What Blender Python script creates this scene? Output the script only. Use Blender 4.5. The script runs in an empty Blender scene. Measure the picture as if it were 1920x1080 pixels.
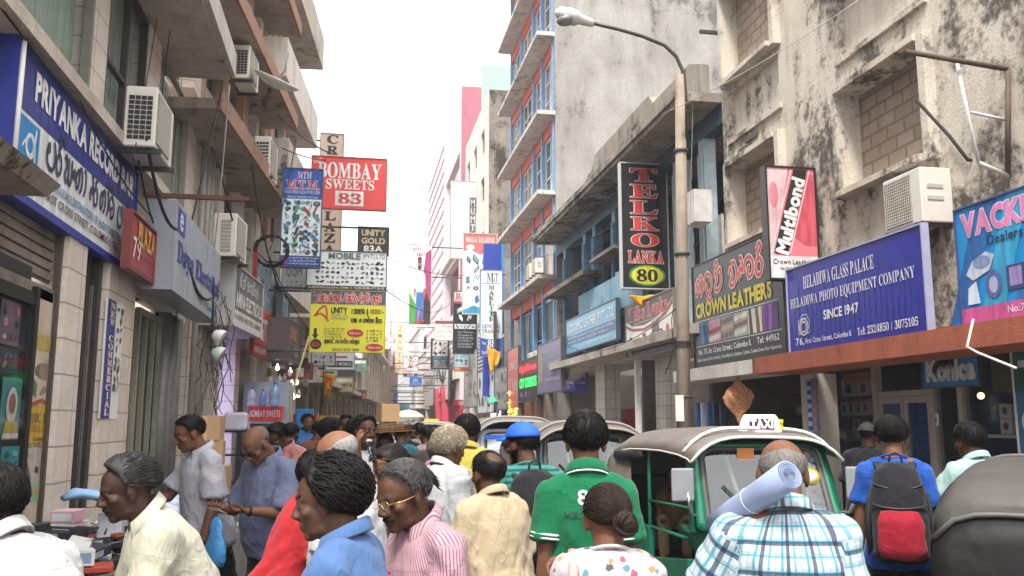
import bpy, bmesh, math, random
from mathutils import Vector, Matrix, noise
random.seed(7)
R = math.radians
SC = bpy.context.scene
COL = SC.collection
# ------------------------------------------------------------------ camera
PITCH = math.atan(252 / 1650); YAW = math.atan(300 / 1650 * math.cos(PITCH))
cd = bpy.data.cameras.new('camera'); cam = bpy.data.objects.new('camera', cd); COL.objects.link(cam)
cd.sensor_width = 36; cd.lens = 1650 / 1920 * 36; cd.clip_start = .05; cd.clip_end = 3000
CAMZ = 1.7
cam.location = (0, 0, CAMZ); cam.rotation_euler = (math.pi / 2 + PITCH, 0, -YAW)
SC.camera = cam
# ------------------------------------------------------------------ world: white overcast sky
wd = bpy.data.worlds.new('World'); SC.world = wd; wd.use_nodes = True
nt = wd.node_tree; bg = nt.nodes['Background']
sky = nt.nodes.new('ShaderNodeTexSky'); sky.sky_type = 'NISHITA'; sky.sun_disc = False
sky.sun_elevation = R(58); sky.sun_rotation = R(150); sky.air_density = 1.0; sky.dust_density = 5.0; sky.ozone_density = 1.0
hs = nt.nodes.new('ShaderNodeHueSaturation'); hs.inputs['Saturation'].default_value = .12; hs.inputs['Value'].default_value = 1.0
wm = nt.nodes.new('ShaderNodeMix'); wm.data_type = 'RGBA'; wm.inputs['Factor'].default_value = .6
wm.inputs['B'].default_value = (8.2, 8.3, 8.4, 1)      # even cloud layer
nt.links.new(sky.outputs[0], hs.inputs['Color']); nt.links.new(hs.outputs[0], wm.inputs['A']); nt.links.new(wm.outputs['Result'], bg.inputs['Color'])
bg.inputs['Strength'].default_value = .115
sl = bpy.data.lights.new('sun', 'SUN'); sun = bpy.data.objects.new('sun', sl); COL.objects.link(sun)
sl.energy = 2.0; sl.angle = R(12); sl.color = (1, .96, .9)
# light comes from behind the camera, high and a little to the left
sun.rotation_euler = (R(32), 0, R(-30))
vs = SC.view_settings
SC.display_settings.display_device = 'sRGB'; vs.view_transform = 'Standard'; vs.look = 'None'; vs.gamma = 1; vs.exposure = 1.58
SC.cycles.max_bounces = 6; SC.cycles.diffuse_bounces = 3; SC.cycles.glossy_bounces = 3; SC.cycles.transparent_max_bounces = 8
SC.cycles.use_denoising = True
# ------------------------------------------------------------------ helpers
def P(px, py, X=None, Y=None, Z=None):
    """world point seen at pixel (1920 wide) on the plane X=, Y= or Z="""
    d = Vector(((px - 960) / 1650, -(py - 540) / 1650, -1))
    d = cam.rotation_euler.to_matrix() @ d
    o = Vector((0, 0, CAMZ))
    t = (X - o.x) / d.x if X is not None else (Y - o.y) / d.y if Y is not None else (Z - o.z) / d.z
    return o + d * t
def PP(px, py, Q, n):
    d = cam.rotation_euler.to_matrix() @ Vector(((px - 960) / 1650, -(py - 540) / 1650, -1)); o = Vector((0, 0, CAMZ)); n = Vector(n)
    return o + d * ((Vector(Q) - o).dot(n) / d.dot(n))
def s2l(c): return c / 12.92 if c <= .04045 else ((c + .055) / 1.055) ** 2.4
def hexc(h):
    if not isinstance(h, str): return tuple(h)
    h = h.lstrip('#'); return tuple(s2l(int(h[i:i + 2], 16) / 255) for i in (0, 2, 4))
MATS = {}
def newmat(name):
    m = bpy.data.materials.new(name); m.use_nodes = True
    return m, m.node_tree, m.node_tree.nodes['Principled BSDF']
def N(nt, t, **kw):
    n = nt.nodes.new('ShaderNode' + t)
    for k, v in kw.items():
        if k.startswith('i_'):
            k = k[2:]; n.inputs[int(k) if k.isdigit() else k.replace('_', ' ')].default_value = v
        else: setattr(n, k, v)
    return n
def L(nt, a, b): nt.links.new(a, b)
def ramp(nt, fac, stops):
    r = N(nt, 'ValToRGB'); L(nt, fac, r.inputs[0]); e = r.color_ramp.elements
    while len(e) < len(stops): e.new(.5)
    for k, (p, c) in enumerate(stops):
        e[k].position = p; e[k].color = tuple(c) + (1,) if len(c) == 3 else c
    return r
def coords(nt, scale=(1, 1, 1), rot=(0, 0, 0), which='Object'):
    tc = N(nt, 'TexCoord'); mp = N(nt, 'Mapping'); mp.inputs['Scale'].default_value = scale; mp.inputs['Rotation'].default_value = rot
    L(nt, tc.outputs[which], mp.inputs[0]); return mp.outputs[0]
def noi(nt, co, scale=5, detail=4, rough=.55, dist=0):
    n = N(nt, 'TexNoise'); n.inputs['Scale'].default_value = scale; n.inputs['Detail'].default_value = detail
    n.inputs['Roughness'].default_value = rough; n.inputs['Distortion'].default_value = dist
    L(nt, co, n.inputs['Vector']); return n.outputs['Fac']
def mixc(nt, fac, a, b, mode='MIX'):
    m = N(nt, 'Mix', data_type='RGBA', blend_type=mode)
    for s, v in (('Factor', fac), ('A', a), ('B', b)):
        k = m.inputs[s]if s == 'Factor' else m.inputs[6 if s == 'A' else 7]
        if hasattr(v, 'links'): L(nt, v, k)
        else: k.default_value = v if not isinstance(v, tuple) else (tuple(v) + (1,) if len(v) == 3 else v)
    return m.outputs[2]
def bumpn(nt, bs, h, strength=.3, dist=.02):
    b = N(nt, 'Bump'); b.inputs['Strength'].default_value = strength; b.inputs['Distance'].default_value = dist
    L(nt, h, b.inputs['Height']); L(nt, b.outputs[0], bs.inputs['Normal'])
def mul(c, k): return tuple(min(1, x * k) for x in c)
def pm(h, rough=.55, var=.12, scale=6, bump=.0, metal=0, spec=.4):
    """plain painted / printed / plastic surface with a little uneven colour"""
    key = ('pm', h, rough, var, scale, bump, metal, spec)
    if key in MATS: return MATS[key]
    m, nt, bs = newmat('paint'); c = hexc(h); co = coords(nt)
    n = noi(nt, co, scale, 5, .6)
    r = ramp(nt, n, [(.3, mul(c, 1 - var)), (.7, mul(c, 1 + var))])
    L(nt, r.outputs[0], bs.inputs['Base Color']); bs.inputs['Roughness'].default_value = rough; bs.inputs['Metallic'].default_value = metal
    bs.inputs['Specular IOR Level'].default_value = spec
    if bump: bumpn(nt, bs, noi(nt, co, scale * 4, 5, .6), bump)
    MATS[key] = m; return m
def emit(h, s):
    key = ('em', h, s)
    if key in MATS: return MATS[key]
    m, nt, bs = newmat('lamp'); c = hexc(h); bs.inputs['Base Color'].default_value = c + (1,)
    bs.inputs['Emission Color'].default_value = c + (1,); bs.inputs['Emission Strength'].default_value = s; MATS[key] = m; return m
def glass(h='#20302e', rough=.06, alpha=.6):
    """window pane: dark tinted gloss, partly see-through"""
    key = ('gl', h, rough, alpha)
    if key in MATS: return MATS[key]
    m, nt, bs = newmat('glass'); bs.inputs['Base Color'].default_value = hexc(h) + (1,); bs.inputs['Roughness'].default_value = rough
    bs.inputs['Specular IOR Level'].default_value = .9; bs.inputs['Alpha'].default_value = alpha; MATS[key] = m; return m
def plaster(base, dirt, mould, amt=.5, mamt=.45, sc=1.0, streak=3.0, seed=0):
    """weathered plaster: patches, rain streaks and black mould"""
    key = ('pl', base, dirt, mould, amt, mamt, sc, streak, seed)
    if key in MATS: return MATS[key]
    m, nt, bs = newmat('weathered_plaster'); b, d, k = hexc(base), hexc(dirt), hexc(mould)
    co = coords(nt); mp = N(nt, 'Mapping'); L(nt, co, mp.inputs[0]); mp.inputs['Location'].default_value = (seed * 3.1, seed * 1.7, seed); mp.inputs['Scale'].default_value = (1, 1, 1)
    st = N(nt, 'Mapping'); L(nt, co, st.inputs[0]); st.inputs['Scale'].default_value = (streak, streak, .45); st.inputs['Location'].default_value = (seed, 0, seed * 2)
    n1 = noi(nt, mp.outputs[0], .9 * sc, 8, .62, .4); n2 = noi(nt, st.outputs[0], 1.3 * sc, 6, .6, .2); n3 = noi(nt, mp.outputs[0], 9 * sc, 6, .7)
    n4 = noi(nt, mp.outputs[0], 30 * sc, 4, .7)
    f1 = ramp(nt, n1, [(.62 - amt * .4, (0, 0, 0)), (.72, (1, 1, 1))])
    c1 = mixc(nt, f1.outputs[0], b, d)
    f2 = ramp(nt, n2, [(.45, (0, 0, 0)), (.75, (.75, .75, .75))])
    c2 = mixc(nt, f2.outputs[0], c1, mul(d, .8))
    ad = N(nt, 'Math', operation='MULTIPLY'); L(nt, n2, ad.inputs[0]); L(nt, n1, ad.inputs[1])
    ad2 = N(nt, 'Math', operation='MULTIPLY_ADD'); L(nt, n3, ad2.inputs[0]); ad2.inputs[1].default_value = .5; L(nt, ad.outputs[0], ad2.inputs[2])
    n5 = noi(nt, mp.outputs[0], .33, 3, .5); pa = N(nt, 'Math', operation='MULTIPLY_ADD'); L(nt, n5, pa.inputs[0]); pa.inputs[1].default_value = .55; pa.inputs[2].default_value = -.275; ad3 = N(nt, 'Math', operation='ADD'); L(nt, pa.outputs[0], ad3.inputs[0]); L(nt, ad2.outputs[0], ad3.inputs[1]); ad2 = ad3
    f3 = ramp(nt, ad2.outputs[0], [(.7 - mamt * .32, (0, 0, 0)), (.78 - mamt * .26, (.9, .9, .9))])
    c3 = mixc(nt, f3.outputs[0], c2, k)
    f4 = ramp(nt, n4, [(.35, (.8, .8, .8)), (.65, (1.08, 1.08, 1.08))])
    c4 = mixc(nt, 1.0, c3, f4.outputs[0], 'MULTIPLY')
    L(nt, c4, bs.inputs['Base Color']); bs.inputs['Roughness'].default_value = .9; bs.inputs['Specular IOR Level'].default_value = .2
    hh = N(nt, 'Math', operation='ADD'); L(nt, n3, hh.inputs[0]); L(nt, n4, hh.inputs[1])
    bumpn(nt, bs, hh.outputs[0], .45, .02); MATS[key] = m; return m
def bricks(c1, c2, mortar, w=.4, h=.2, ms=.02, axes='XZ', rough=.85, off=.5, bump=.5, dirt='#5a4c40', damt=.35, squash=1):
    key = ('br', c1, c2, mortar, w, h, ms, axes, rough, off, dirt, damt)
    if key in MATS: return MATS[key]
    m, nt, bs = newmat('tiles'); tc = N(nt, 'TexCoord'); sp = N(nt, 'SeparateXYZ'); cb = N(nt, 'CombineXYZ')
    L(nt, tc.outputs['Object'], sp.inputs[0])
    if axes == 'SZ':
        a = N(nt, 'Math', operation='ADD'); L(nt, sp.outputs['X'], a.inputs[0]); L(nt, sp.outputs['Y'], a.inputs[1]); L(nt, a.outputs[0], cb.inputs[0])
    else: L(nt, sp.outputs[axes[0]], cb.inputs[0])
    L(nt, sp.outputs[axes[1]], cb.inputs[1])
    wob = noi(nt, tc.outputs['Object'], 2.5, 3); wv = N(nt, 'VectorMath', operation='SCALE'); cx = N(nt, 'CombineXYZ'); L(nt, wob, cx.inputs[0]); L(nt, wob, cx.inputs[1])
    L(nt, cx.outputs[0], wv.inputs[0]); wv.inputs['Scale'].default_value = .03 if rough > .7 else 0
    av = N(nt, 'VectorMath', operation='ADD'); L(nt, cb.outputs[0], av.inputs[0]); L(nt, wv.outputs[0], av.inputs[1])
    br = N(nt, 'TexBrick'); L(nt, av.outputs[0], br.inputs['Vector'])
    br.offset = off; br.inputs['Color1'].default_value = hexc(c1) + (1,); br.inputs['Color2'].default_value = hexc(c2) + (1,); br.inputs['Mortar'].default_value = hexc(mortar) + (1,)
    br.inputs['Scale'].default_value = 1; br.inputs['Mortar Size'].default_value = ms; br.inputs['Brick Width'].default_value = w; br.inputs['Row Height'].default_value = h
    n1 = noi(nt, tc.outputs['Object'], 1.6, 7, .65); f = ramp(nt, n1, [(.45, (0, 0, 0)), (.8, (damt, damt, damt))])
    n2 = noi(nt, tc.outputs['Object'], 22, 4, .7); f2 = ramp(nt, n2, [(.3, (.85, .85, .85)), (.7, (1.08, 1.08, 1.08))])
    c = mixc(nt, f.outputs[0], br.outputs[0], hexc(dirt)); c = mixc(nt, 1.0, c, f2.outputs[0], 'MULTIPLY')
    L(nt, c, bs.inputs['Base Color']); bs.inputs['Roughness'].default_value = rough
    iv = N(nt, 'Math', operation='MULTIPLY_ADD'); L(nt, br.outputs['Fac'], iv.inputs[0]); iv.inputs[1].default_value = -1; L(nt, n2, iv.inputs[2])
    bumpn(nt, bs, iv.outputs[0], bump, .015); MATS[key] = m; return m
# ------------------------------------------------------------------ mesh builder
class MB:
    def __init__(s): s.v = []; s.f = []; s.m = []; s.s = []
    def add(s, vs, fs, m=0, sm=False):
        o = len(s.v); s.v += [tuple(v) for v in vs]
        for f in fs: s.f.append([i + o for i in f]); s.m.append(m); s.s.append(sm)
        return s
    def bb(s, x0, y0, z0, x1, y1, z1, m=0):
        v = [(x, y, z) for x in (x0, x1) for y in (y0, y1) for z in (z0, z1)]
        return s.add(v, [(0, 1, 3, 2), (4, 6, 7, 5), (0, 4, 5, 1), (2, 3, 7, 6), (0, 2, 6, 4), (1, 5, 7, 3)], m)
    def box(s, c, d, m=0, rot=None):
        o = len(s.v); s.bb(-d[0] / 2, -d[1] / 2, -d[2] / 2, d[0] / 2, d[1] / 2, d[2] / 2, m)
        M = (rot if isinstance(rot, Matrix) else Matrix.Rotation(rot or 0, 3, 'Z'))
        for i in range(o, len(s.v)): s.v[i] = tuple(M @ Vector(s.v[i]) + Vector(c))
        return s
    def tube(s, pts, r, n=8, m=0, ref=None, cap=True, sm=True):
        """r: number, or list of numbers / (ra, rb) pairs; ref: direction of the first radius"""
        pts = [Vector(p) for p in pts]; k = len(pts)
        rr = r if isinstance(r, (list, tuple)) else [r] * k
        vs = []; prev = Vector(ref) if ref is not None else None
        for i, p in enumerate(pts):
            t = (pts[min(i + 1, k - 1)] - pts[max(i - 1, 0)])
            t = t.normalized() if t.length > 1e-9 else Vector((0, 0, 1))
            if prev is None: prev = Vector((1, 0, 0)) if abs(t.x) < .9 else Vector((0, 1, 0))
            a = prev - t * prev.dot(t)
            if a.length < 1e-6: a = t.orthogonal()
            a.normalize(); b = t.cross(a)
            if ref is None: prev = a
            ra, rb = rr[i] if isinstance(rr[i], (list, tuple)) else (rr[i], rr[i])
            for j in range(n):
                an = 2 * math.pi * j / n; vs.append(p + a * (ra * math.cos(an)) + b * (rb * math.sin(an)))
        fs = [(i * n + j, i * n + (j + 1) % n, (i + 1) * n + (j + 1) % n, (i + 1) * n + j) for i in range(k - 1) for j in range(n)]
        if cap: fs += [tuple(reversed(range(n))), tuple(range((k - 1) * n, k * n))]
        return s.add(vs, fs, m, sm)
    def cyl(s, a, b, r0, r1=None, n=12, m=0): return s.tube([a, b], [r0, r0 if r1 is None else r1], n, m)
    def ell(s, c, r, rot=None, nu=14, nv=10, m=0):
        vs = []; M = rot or Matrix.Identity(3); c = Vector(c)
        for i in range(1, nv):
            for j in range(nu):
                t = math.pi * i / nv; p = 2 * math.pi * j / nu
                vs.append(c + M @ Vector((r[0] * math.sin(t) * math.cos(p), r[1] * math.sin(t) * math.sin(p), r[2] * math.cos(t))))
        vs += [c + M @ Vector((0, 0, r[2])), c + M @ Vector((0, 0, -r[2]))]; a = len(vs) - 2
        fs = [(i * nu + j, (i + 1) * nu + j, (i + 1) * nu + (j + 1) % nu, i * nu + (j + 1) % nu) for i in range(nv - 2) for j in range(nu)]
        fs += [(a, j, (j + 1) % nu) for j in range(nu)] + [(a + 1, (nv - 2) * nu + (j + 1) % nu, (nv - 2) * nu + j) for j in range(nu)]
        return s.add(vs, fs, m, True)
    def lathe(s, prof, c=(0, 0, 0), n=16, m=0, sx=1, sy=1, rot=None):
        c = Vector(c); M = rot or Matrix.Identity(3); k = len(prof)
        vs = [c + M @ Vector((r * math.cos(2 * math.pi * j / n) * sx, r * math.sin(2 * math.pi * j / n) * sy, z)) for r, z in prof for j in range(n)]
        fs = [(i * n + j, i * n + (j + 1) % n, (i + 1) * n + (j + 1) % n, (i + 1) * n + j) for i in range(k - 1) for j in range(n)]
        fs += [tuple(reversed(range(n))), tuple(range((k - 1) * n, k * n))]
        return s.add(vs, fs, m, True)
    def prism(s, poly, y0, y1, m=0, M=None):
        """polygon in x-z, extruded along y"""
        n = len(poly); vs = [Vector((x, y0, z)) for x, z in poly] + [Vector((x, y1, z)) for x, z in poly]
        if M is not None: vs = [M @ v for v in vs]
        return s.add(vs, [tuple(range(n)), tuple(reversed(range(n, 2 * n)))] + [(i, i + n, (i + 1) % n + n, (i + 1) % n) for i in range(n)], m)
    def wall(s, x0, x1, z0, z1, y0, y1, ops, m=0):
        """wall slab with rectangular openings (ax, bx, az, bz)"""
        xs = sorted({x0, x1, *[min(max(o[i], x0), x1) for o in ops for i in (0, 1)]})
        for a, b in zip(xs, xs[1:]):
            if b - a < 1e-4: continue
            hol = sorted([(max(o[2], z0), min(o[3], z1)) for o in ops if o[0] < b - 1e-5 and o[1] > a + 1e-5])
            z = z0
            for h0, h1 in hol:
                if h0 > z + 1e-4: s.bb(a, y0, z, b, y1, h0, m)
                z = max(z, h1)
            if z < z1 - 1e-4: s.bb(a, y0, z, b, y1, z1, m)
        return s
    def build(s, name, mats, parent=None, loc=None, bevel=0, recalc=True):
        me = bpy.data.meshes.new(name); me.from_pydata(s.v, [], s.f)
        for m in (mats if isinstance(mats, (list, tuple)) else [mats]): me.materials.append(m)
        me.polygons.foreach_set('material_index', s.m); me.polygons.foreach_set('use_smooth', s.s)
        if recalc:
            bm = bmesh.new(); bm.from_mesh(me); bmesh.ops.recalc_face_normals(bm, faces=bm.faces); bm.to_mesh(me); bm.free()
        me.update(); o = bpy.data.objects.new(name, me); COL.objects.link(o)
        if parent is not None: o.parent = parent
        if loc is not None: o.location = loc
        if bevel:
            b = o.modifiers.new('bevel', 'BEVEL'); b.width = bevel; b.segments = 2; b.limit_method = 'ANGLE'
        return o
def tag(o, label, cat, group=None, kind=None):
    if label: o['label'] = label
    if cat: o['category'] = cat
    if group: o['group'] = group
    if kind: o['kind'] = kind
    return o
def thing(name, label, cat, loc=(0, 0, 0), rz=0, group=None, rx=0, ry=0):
    o = bpy.data.objects.new(name, None); COL.objects.link(o); o.empty_display_size = .1
    o.location = loc; o.rotation_euler = (R(rx), R(ry), R(rz)); return tag(o, label, cat, group)
def struct(o): o['kind'] = 'structure'; return o
def dup(root, loc=None, rz=None, label=None):
    def rec(o, par):
        c = o.copy(); COL.objects.link(c)
        if par is not None: c.parent = par
        for ch in list(o.children): rec(ch, c)
        return c
    r = rec(root, None)
    if loc is not None: r.location = loc
    if rz is not None: r.rotation_euler.z = R(rz)
    if label: r['label'] = label
    return r
# ================================================================== ground
def asphalt():
    m, nt, bs = newmat('asphalt'); co = coords(nt); n = noi(nt, co, .8, 8, .65); g = noi(nt, co, 60, 3, .7)
    r = ramp(nt, n, [(.3, (.035, .034, .033)), (.7, (.075, .072, .068))]); c = mixc(nt, 1.0, r.outputs[0], ramp(nt, g, [(.3, (.7, .7, .7)), (.7, (1.25, 1.25, 1.25))]).outputs[0], 'MULTIPLY')
    L(nt, c, bs.inputs['Base Color']); bs.inputs['Roughness'].default_value = .85; bumpn(nt, bs, g, .4, .01); return m
struct(MB().bb(-400, -60, -.3, 400, 900, 0).build('road', asphalt()))
pave = bricks('#8d857c', '#7d766e', '#4c4844', .4, .4, .012, 'XY', .8)
struct(MB().bb(5.6, -6, 0, 7.5, 140, .14).build('right_pavement', pave))
struct(MB().bb(-2.62, -6, 0, -1.35, 13.4, .14).build('left_pavement', pave))
kerbm = pm('#a29c94', .8, .2, 3, .3)
struct(MB().bb(5.45, -6, 0, 5.598, 140, .15).build('right_kerb', kerbm))
struct(MB().bb(-1.348, -6, 0, -1.2, 13.4, .15).build('left_kerb', kerbm))
# ================================================================== materials of the setting
tileL = bricks('#dccfc3', '#d3c5b8', '#9a8c81', .62, .3, .008, 'SZ', .35, .0, .15, '#7d6a5c', .3)
orngL = plaster('#bb9880', '#a38470', '#5d4a3e', .4, .25)
slabM = plaster('#c7baad', '#ab9d90', '#5c5148', .4, .3, 1.2)
greyM = plaster('#9c968f', '#87807a', '#45403b', .5, .4, .8)
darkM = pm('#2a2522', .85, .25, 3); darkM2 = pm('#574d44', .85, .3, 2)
woodD = pm('#3b2a21', .6, .3, 8, .2); steel = pm('#8c8a87', .45, .15, 6, 0, .6); black = pm('#171615', .5, .15)
whiteP = pm('#d8d4cc', .5, .06); creamP = pm('#d6cab6', .6, .1)
def curtain(h):
    m, nt, bs = newmat('curtain'); c = hexc(h); co = coords(nt, (9, 9, .35)); n = noi(nt, co, 2.4, 4, .6)
    r = ramp(nt, n, [(.3, mul(c, .6)), (.65, mul(c, 1.2))]); L(nt, r.outputs[0], bs.inputs['Base Color']); bs.inputs['Roughness'].default_value = .55
    return m
curtG = curtain('#a3b2a6'); curtG2 = curtain('#b0b9ae'); curtW = curtain('#c9c6bc')
paneL = glass('#7f9088', .05, .16); paneD = glass('#161c1e', .05, .55); paneW = glass('#8f9a9a', .08, .5)
def window(par, x0, x1, z0, z1, y, frame, pane, nx=2, nz=2, fw=.05, behind=None, depth=.06, fr_h=None):
    """window part with pane sub-part; frame bars nx x nz"""
    b = MB()
    b.bb(x0, y - depth, z0, x0 + fw, y, z1).bb(x1 - fw, y - depth, z0, x1, y, z1).bb(x0 + fw, y - depth, z0, x1 - fw, y, z0 + fw).bb(x0 + fw, y - depth, z1 - fw, x1 - fw, y, z1)
    for i in range(1, nx): xx = x0 + (x1 - x0) * i / nx; b.bb(xx - fw / 2, y - depth * .9, z0 + fw, xx + fw / 2, y - .002, z1 - fw)
    for i in range(1, nz):
        zz = z0 + (z1 - z0) * (fr_h if fr_h and nz == 2 else i / nz); b.bb(x0 + fw, y - depth * .8, zz - fw * .4, x1 - fw, y - .004, zz + fw * .4)
    w = b.build('window', frame, par)
    MB().bb(x0 + .01, y + .01, z0 + .01, x1 - .01, y + .02, z1 - .01).build('pane', pane, w)
    if behind is not None: MB().bb(x0, y + .1, z0, x1, y + .14, z1).build('curtain', behind, w)
    return w
RZ, LZ = -90, 90
# ================================================================== right: old mouldy building
oldM = plaster('#d3c9bb', '#b3a798', '#4a4641', .45, .6, 1.0, 1.5, 1)
oldM2 = plaster('#ddd3c5', '#c4b8a8', '#57504a', .35, .2, .8, 3, 3)
blk = bricks('#ad9a8a', '#9c8a7b', '#857668', .42, .21, .022, 'XZ', .95, .5, .8, '#6b5d50', .4)
YF = 16.7
old = thing('old_building', 'mould stained old plaster building with window openings bricked up in grey blocks', 'building', (7.5, YF, 0), RZ)
BX = [(YF - 16.3, YF - 14.2), (YF - 12.15, YF - 10.1), (YF - 8.0, YF - 5.9)]
ops = []
for a, b in BX: ops += [(a, b, 5.22, 6.8), (a, b, 7.42, 8.4), (a, b, 8.62, 10.5)]
MB().wall(0, 14.7, 2.92, 13, 0, .4, ops).build('wall', oldM, old)
for a, b in BX: MB().bb(a - .05, .1, 7.3, b + .05, .14, 8.5).build('panel', oldM2, old)
for a, b in BX:
    MB().bb(a - .05, .26, 5.05, b + .05, .36, 6.98).build('block_infill', blk, old); MB().bb(a - .05, .22, 8.7, b + .05, .32, 10.6).build('block_infill', blk, old)
    for z0, z1 in ((5.22, 6.8), (8.62, 10.5)):
        s = MB()
        s.bb(a - .12, -.16, z0 - .09, a - .0, -.002, z1 + .1).bb(b, -.16, z0 - .09, b + .14, -.002, z1 + .1).bb(a, -.2, z1, b, -.002, z1 + .1).bb(a, -.24, z0 - .09, b, -.002, z0)
        s.build('window_surround', oldM, old)
    MB().bb(a - .1, -.06, 7.32, b + .1, -.002, 7.41).build('ledge', oldM, old)
for a, b in ((YF - 15.9, YF - 15.4), (YF - 15.6, YF - 15.1)): MB().bb(a, -.05, 7.0 if a < 1 else 7.12, b, -.002, 7.08 if a < 1 else 7.2).build('vent', pm('#4b443c'), old)
# pillar, canopy, shop recess
MB().bb(YF - 13.95, .0, .14, YF - 13.5, .4, 2.5).build('pillar', plaster('#cfc6ba', '#b5aa9c', '#6a6058', .3, .2), old)
MB().bb(-1.05, -.85, 2.52, YF - 13.93, .0, 2.76).build('canopy', plaster('#cfcac2', '#b9b2a8', '#6a625a', .35, .2), old)
MB().bb(YF - 13.92, -.88, 2.5, 14.7, .0, 2.77).build('canopy', plaster('#a9604a', '#8a5343', '#5c3f36', .5, .3, 1.4), old)
ww = MB(); ww.bb(-1.2, 0.002, .14, -1.02, 4.5, 2.9).bb(14.7, 0, .14, 14.9, 4.5, 2.9).bb(-1.02, 4.4, .14, 14.7, 4.5, 2.9).bb(-1.02, .4, 2.78, 14.7, 4.4, 2.9)
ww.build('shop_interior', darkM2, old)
MB().bb(-1.02, .002, .0, 14.7, 4.4, .16).build('shop_floor', pm('#6a6259', .4), old)
# dark folded door leaves beside the pillar
for k in range(3):
    MB().box((YF - 14.15 - k * .26, .5 + k * .13, 1.33), (.25, .035, 2.3), 0, Matrix.Rotation(R(28 if k % 2 else -35), 3, 'Z')).build('door_leaf', pm('#4a423b', .5, .15), old)
# photo shop front
X0, XF = YF - 14.6, .8
alu = pm('#aaa096', .4, .12, 5, 0, .3)
f = MB()
for yy in (14.6, 12.98, 11.56, 10.95, 9.6): f.bb(YF - yy - .05, XF - .06, .16, YF - yy + .05, XF + .06, 2.75)
f.bb(YF - 14.55, XF - .04, 2.66, YF - 9.6, XF + .04, 2.75).bb(YF - 12.93, XF - .04, 2.1, YF - 11.61, XF + .04, 2.18)
f.build('shop_front_frame', alu, old)
for k, (a, b) in enumerate(((12.9, 12.28), (12.26, 11.64))):
    d = MB(); a, b = YF - a, YF - b; d.bb(a, XF - .03, .2, a + .07, XF + .03, 2.09).bb(b - .07, XF - .03, .2, b, XF + .03, 2.09).bb(a + .07, XF - .03, 1.99, b - .07, XF + .03, 2.09).bb(a + .07, XF - .03, .2, b - .07, XF + .03, .4)
    dd = d.build('door', alu, old)
    MB().bb(a + .07, XF - .006, .4, b - .07, XF + .006, 1.99).build('pane', glass('#1c3f80', .04, .45), dd)
    hx = b - .1 if k == 0 else a + .1
    MB().tube([(hx, XF - .04, .85), (hx, XF - .1, .9), (hx, XF - .1, 1.3), (hx, XF - .04, 1.35)], .016, 8).build('handle', pm('#a08b5a', .3, .1, 5, 0, .9), dd)
for a, b in ((14.55, 13.03), (11.51, 11.0), (10.9, 9.65)):
    MB().bb(YF - a, XF - .006, .2, YF - b, XF + .006, 2.66).build('shop_window', glass('#101416', .05, .18), old)
# ================================================================== right: blue shop building with deep eaves
bluM = plaster('#6f97ad', '#4f7288', '#2c3238', .5, .4, 1.3, 3, 4)
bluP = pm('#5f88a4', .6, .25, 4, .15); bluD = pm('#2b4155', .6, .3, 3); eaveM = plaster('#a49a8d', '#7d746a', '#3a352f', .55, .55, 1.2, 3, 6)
YT = 32.15
tel = thing('blue_shop_building', 'run down pale blue shop building with deep dark eaves and stepped parapet', 'building', (7.5, YT, 0), RZ)
LT = YT - YF - .02; LG = YT - 17.92
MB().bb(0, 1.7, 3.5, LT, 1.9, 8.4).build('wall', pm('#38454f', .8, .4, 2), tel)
MB().bb(0, 0, 3.45, LT, 1.7, 3.7).build('floor_slab', slabM, tel)
b = MB(); b.bb(0, 0, 7.95, LT, .35, 8.38); b.build('beam', bluD, tel)
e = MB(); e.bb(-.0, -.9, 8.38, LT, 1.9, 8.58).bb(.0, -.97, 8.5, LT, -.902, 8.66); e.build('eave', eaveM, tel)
pp = [(.3, 8.58), (LT, 8.58), (LT, 9.2), (LT - .6, 9.45), (LT - 3, 9.45), (LT - 3.3, 9.75), (LT - 8.3, 9.75), (LT - 8.6, 9.4), (LT - 10, 9.15), (1.2, 9.0), (.3, 8.9)]
MB().prism(pp, -.45, -.25).build('parapet', plaster('#9c968c', '#847c70', '#3b352e', .5, .5, 1.3, 3, 8), tel)
MB().prism([(LT - 8, 9.05), (LT - 3.6, 9.05), (LT - 3.6, 9.2), (LT - 8, 9.2)], -.50, -.452).build('moulding', eaveM, tel)
for x, w in ((1.2, .3), (4.0, .34), (5.2, .3), (7.4, .36), (8.4, .34), (10.6, .4), (12.6, .35), (14.2, .3)):
    c = MB(); c.bb(x - w / 2, 0.02, 3.7, x + w / 2, w, 7.95)
    for k in (-1, 0, 1): c.bb(x + k * w * .28 - w * .07, -.03, 4.0, x + k * w * .28 + w * .07, .02, 7.6)
    c.build('column', bluP if x < 11 else pm('#9aa7ad', .6, .2, 4), tel)
for a, b, c in ((1.4, 3.9, '#3c2f29'), (4.3, 5.0, '#5a6a72'), (5.5, 7.1, '#463830'), (8.7, 10.3, '#3d4a52'), (10.9, 12.3, '#4a3b32'), (12.8, 14.0, '#3c2f29')):
    window(tel, a, b, 4.7, 7.4, 1.66, pm(c, .6, .2), paneD, 3, 3, .06)
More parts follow.
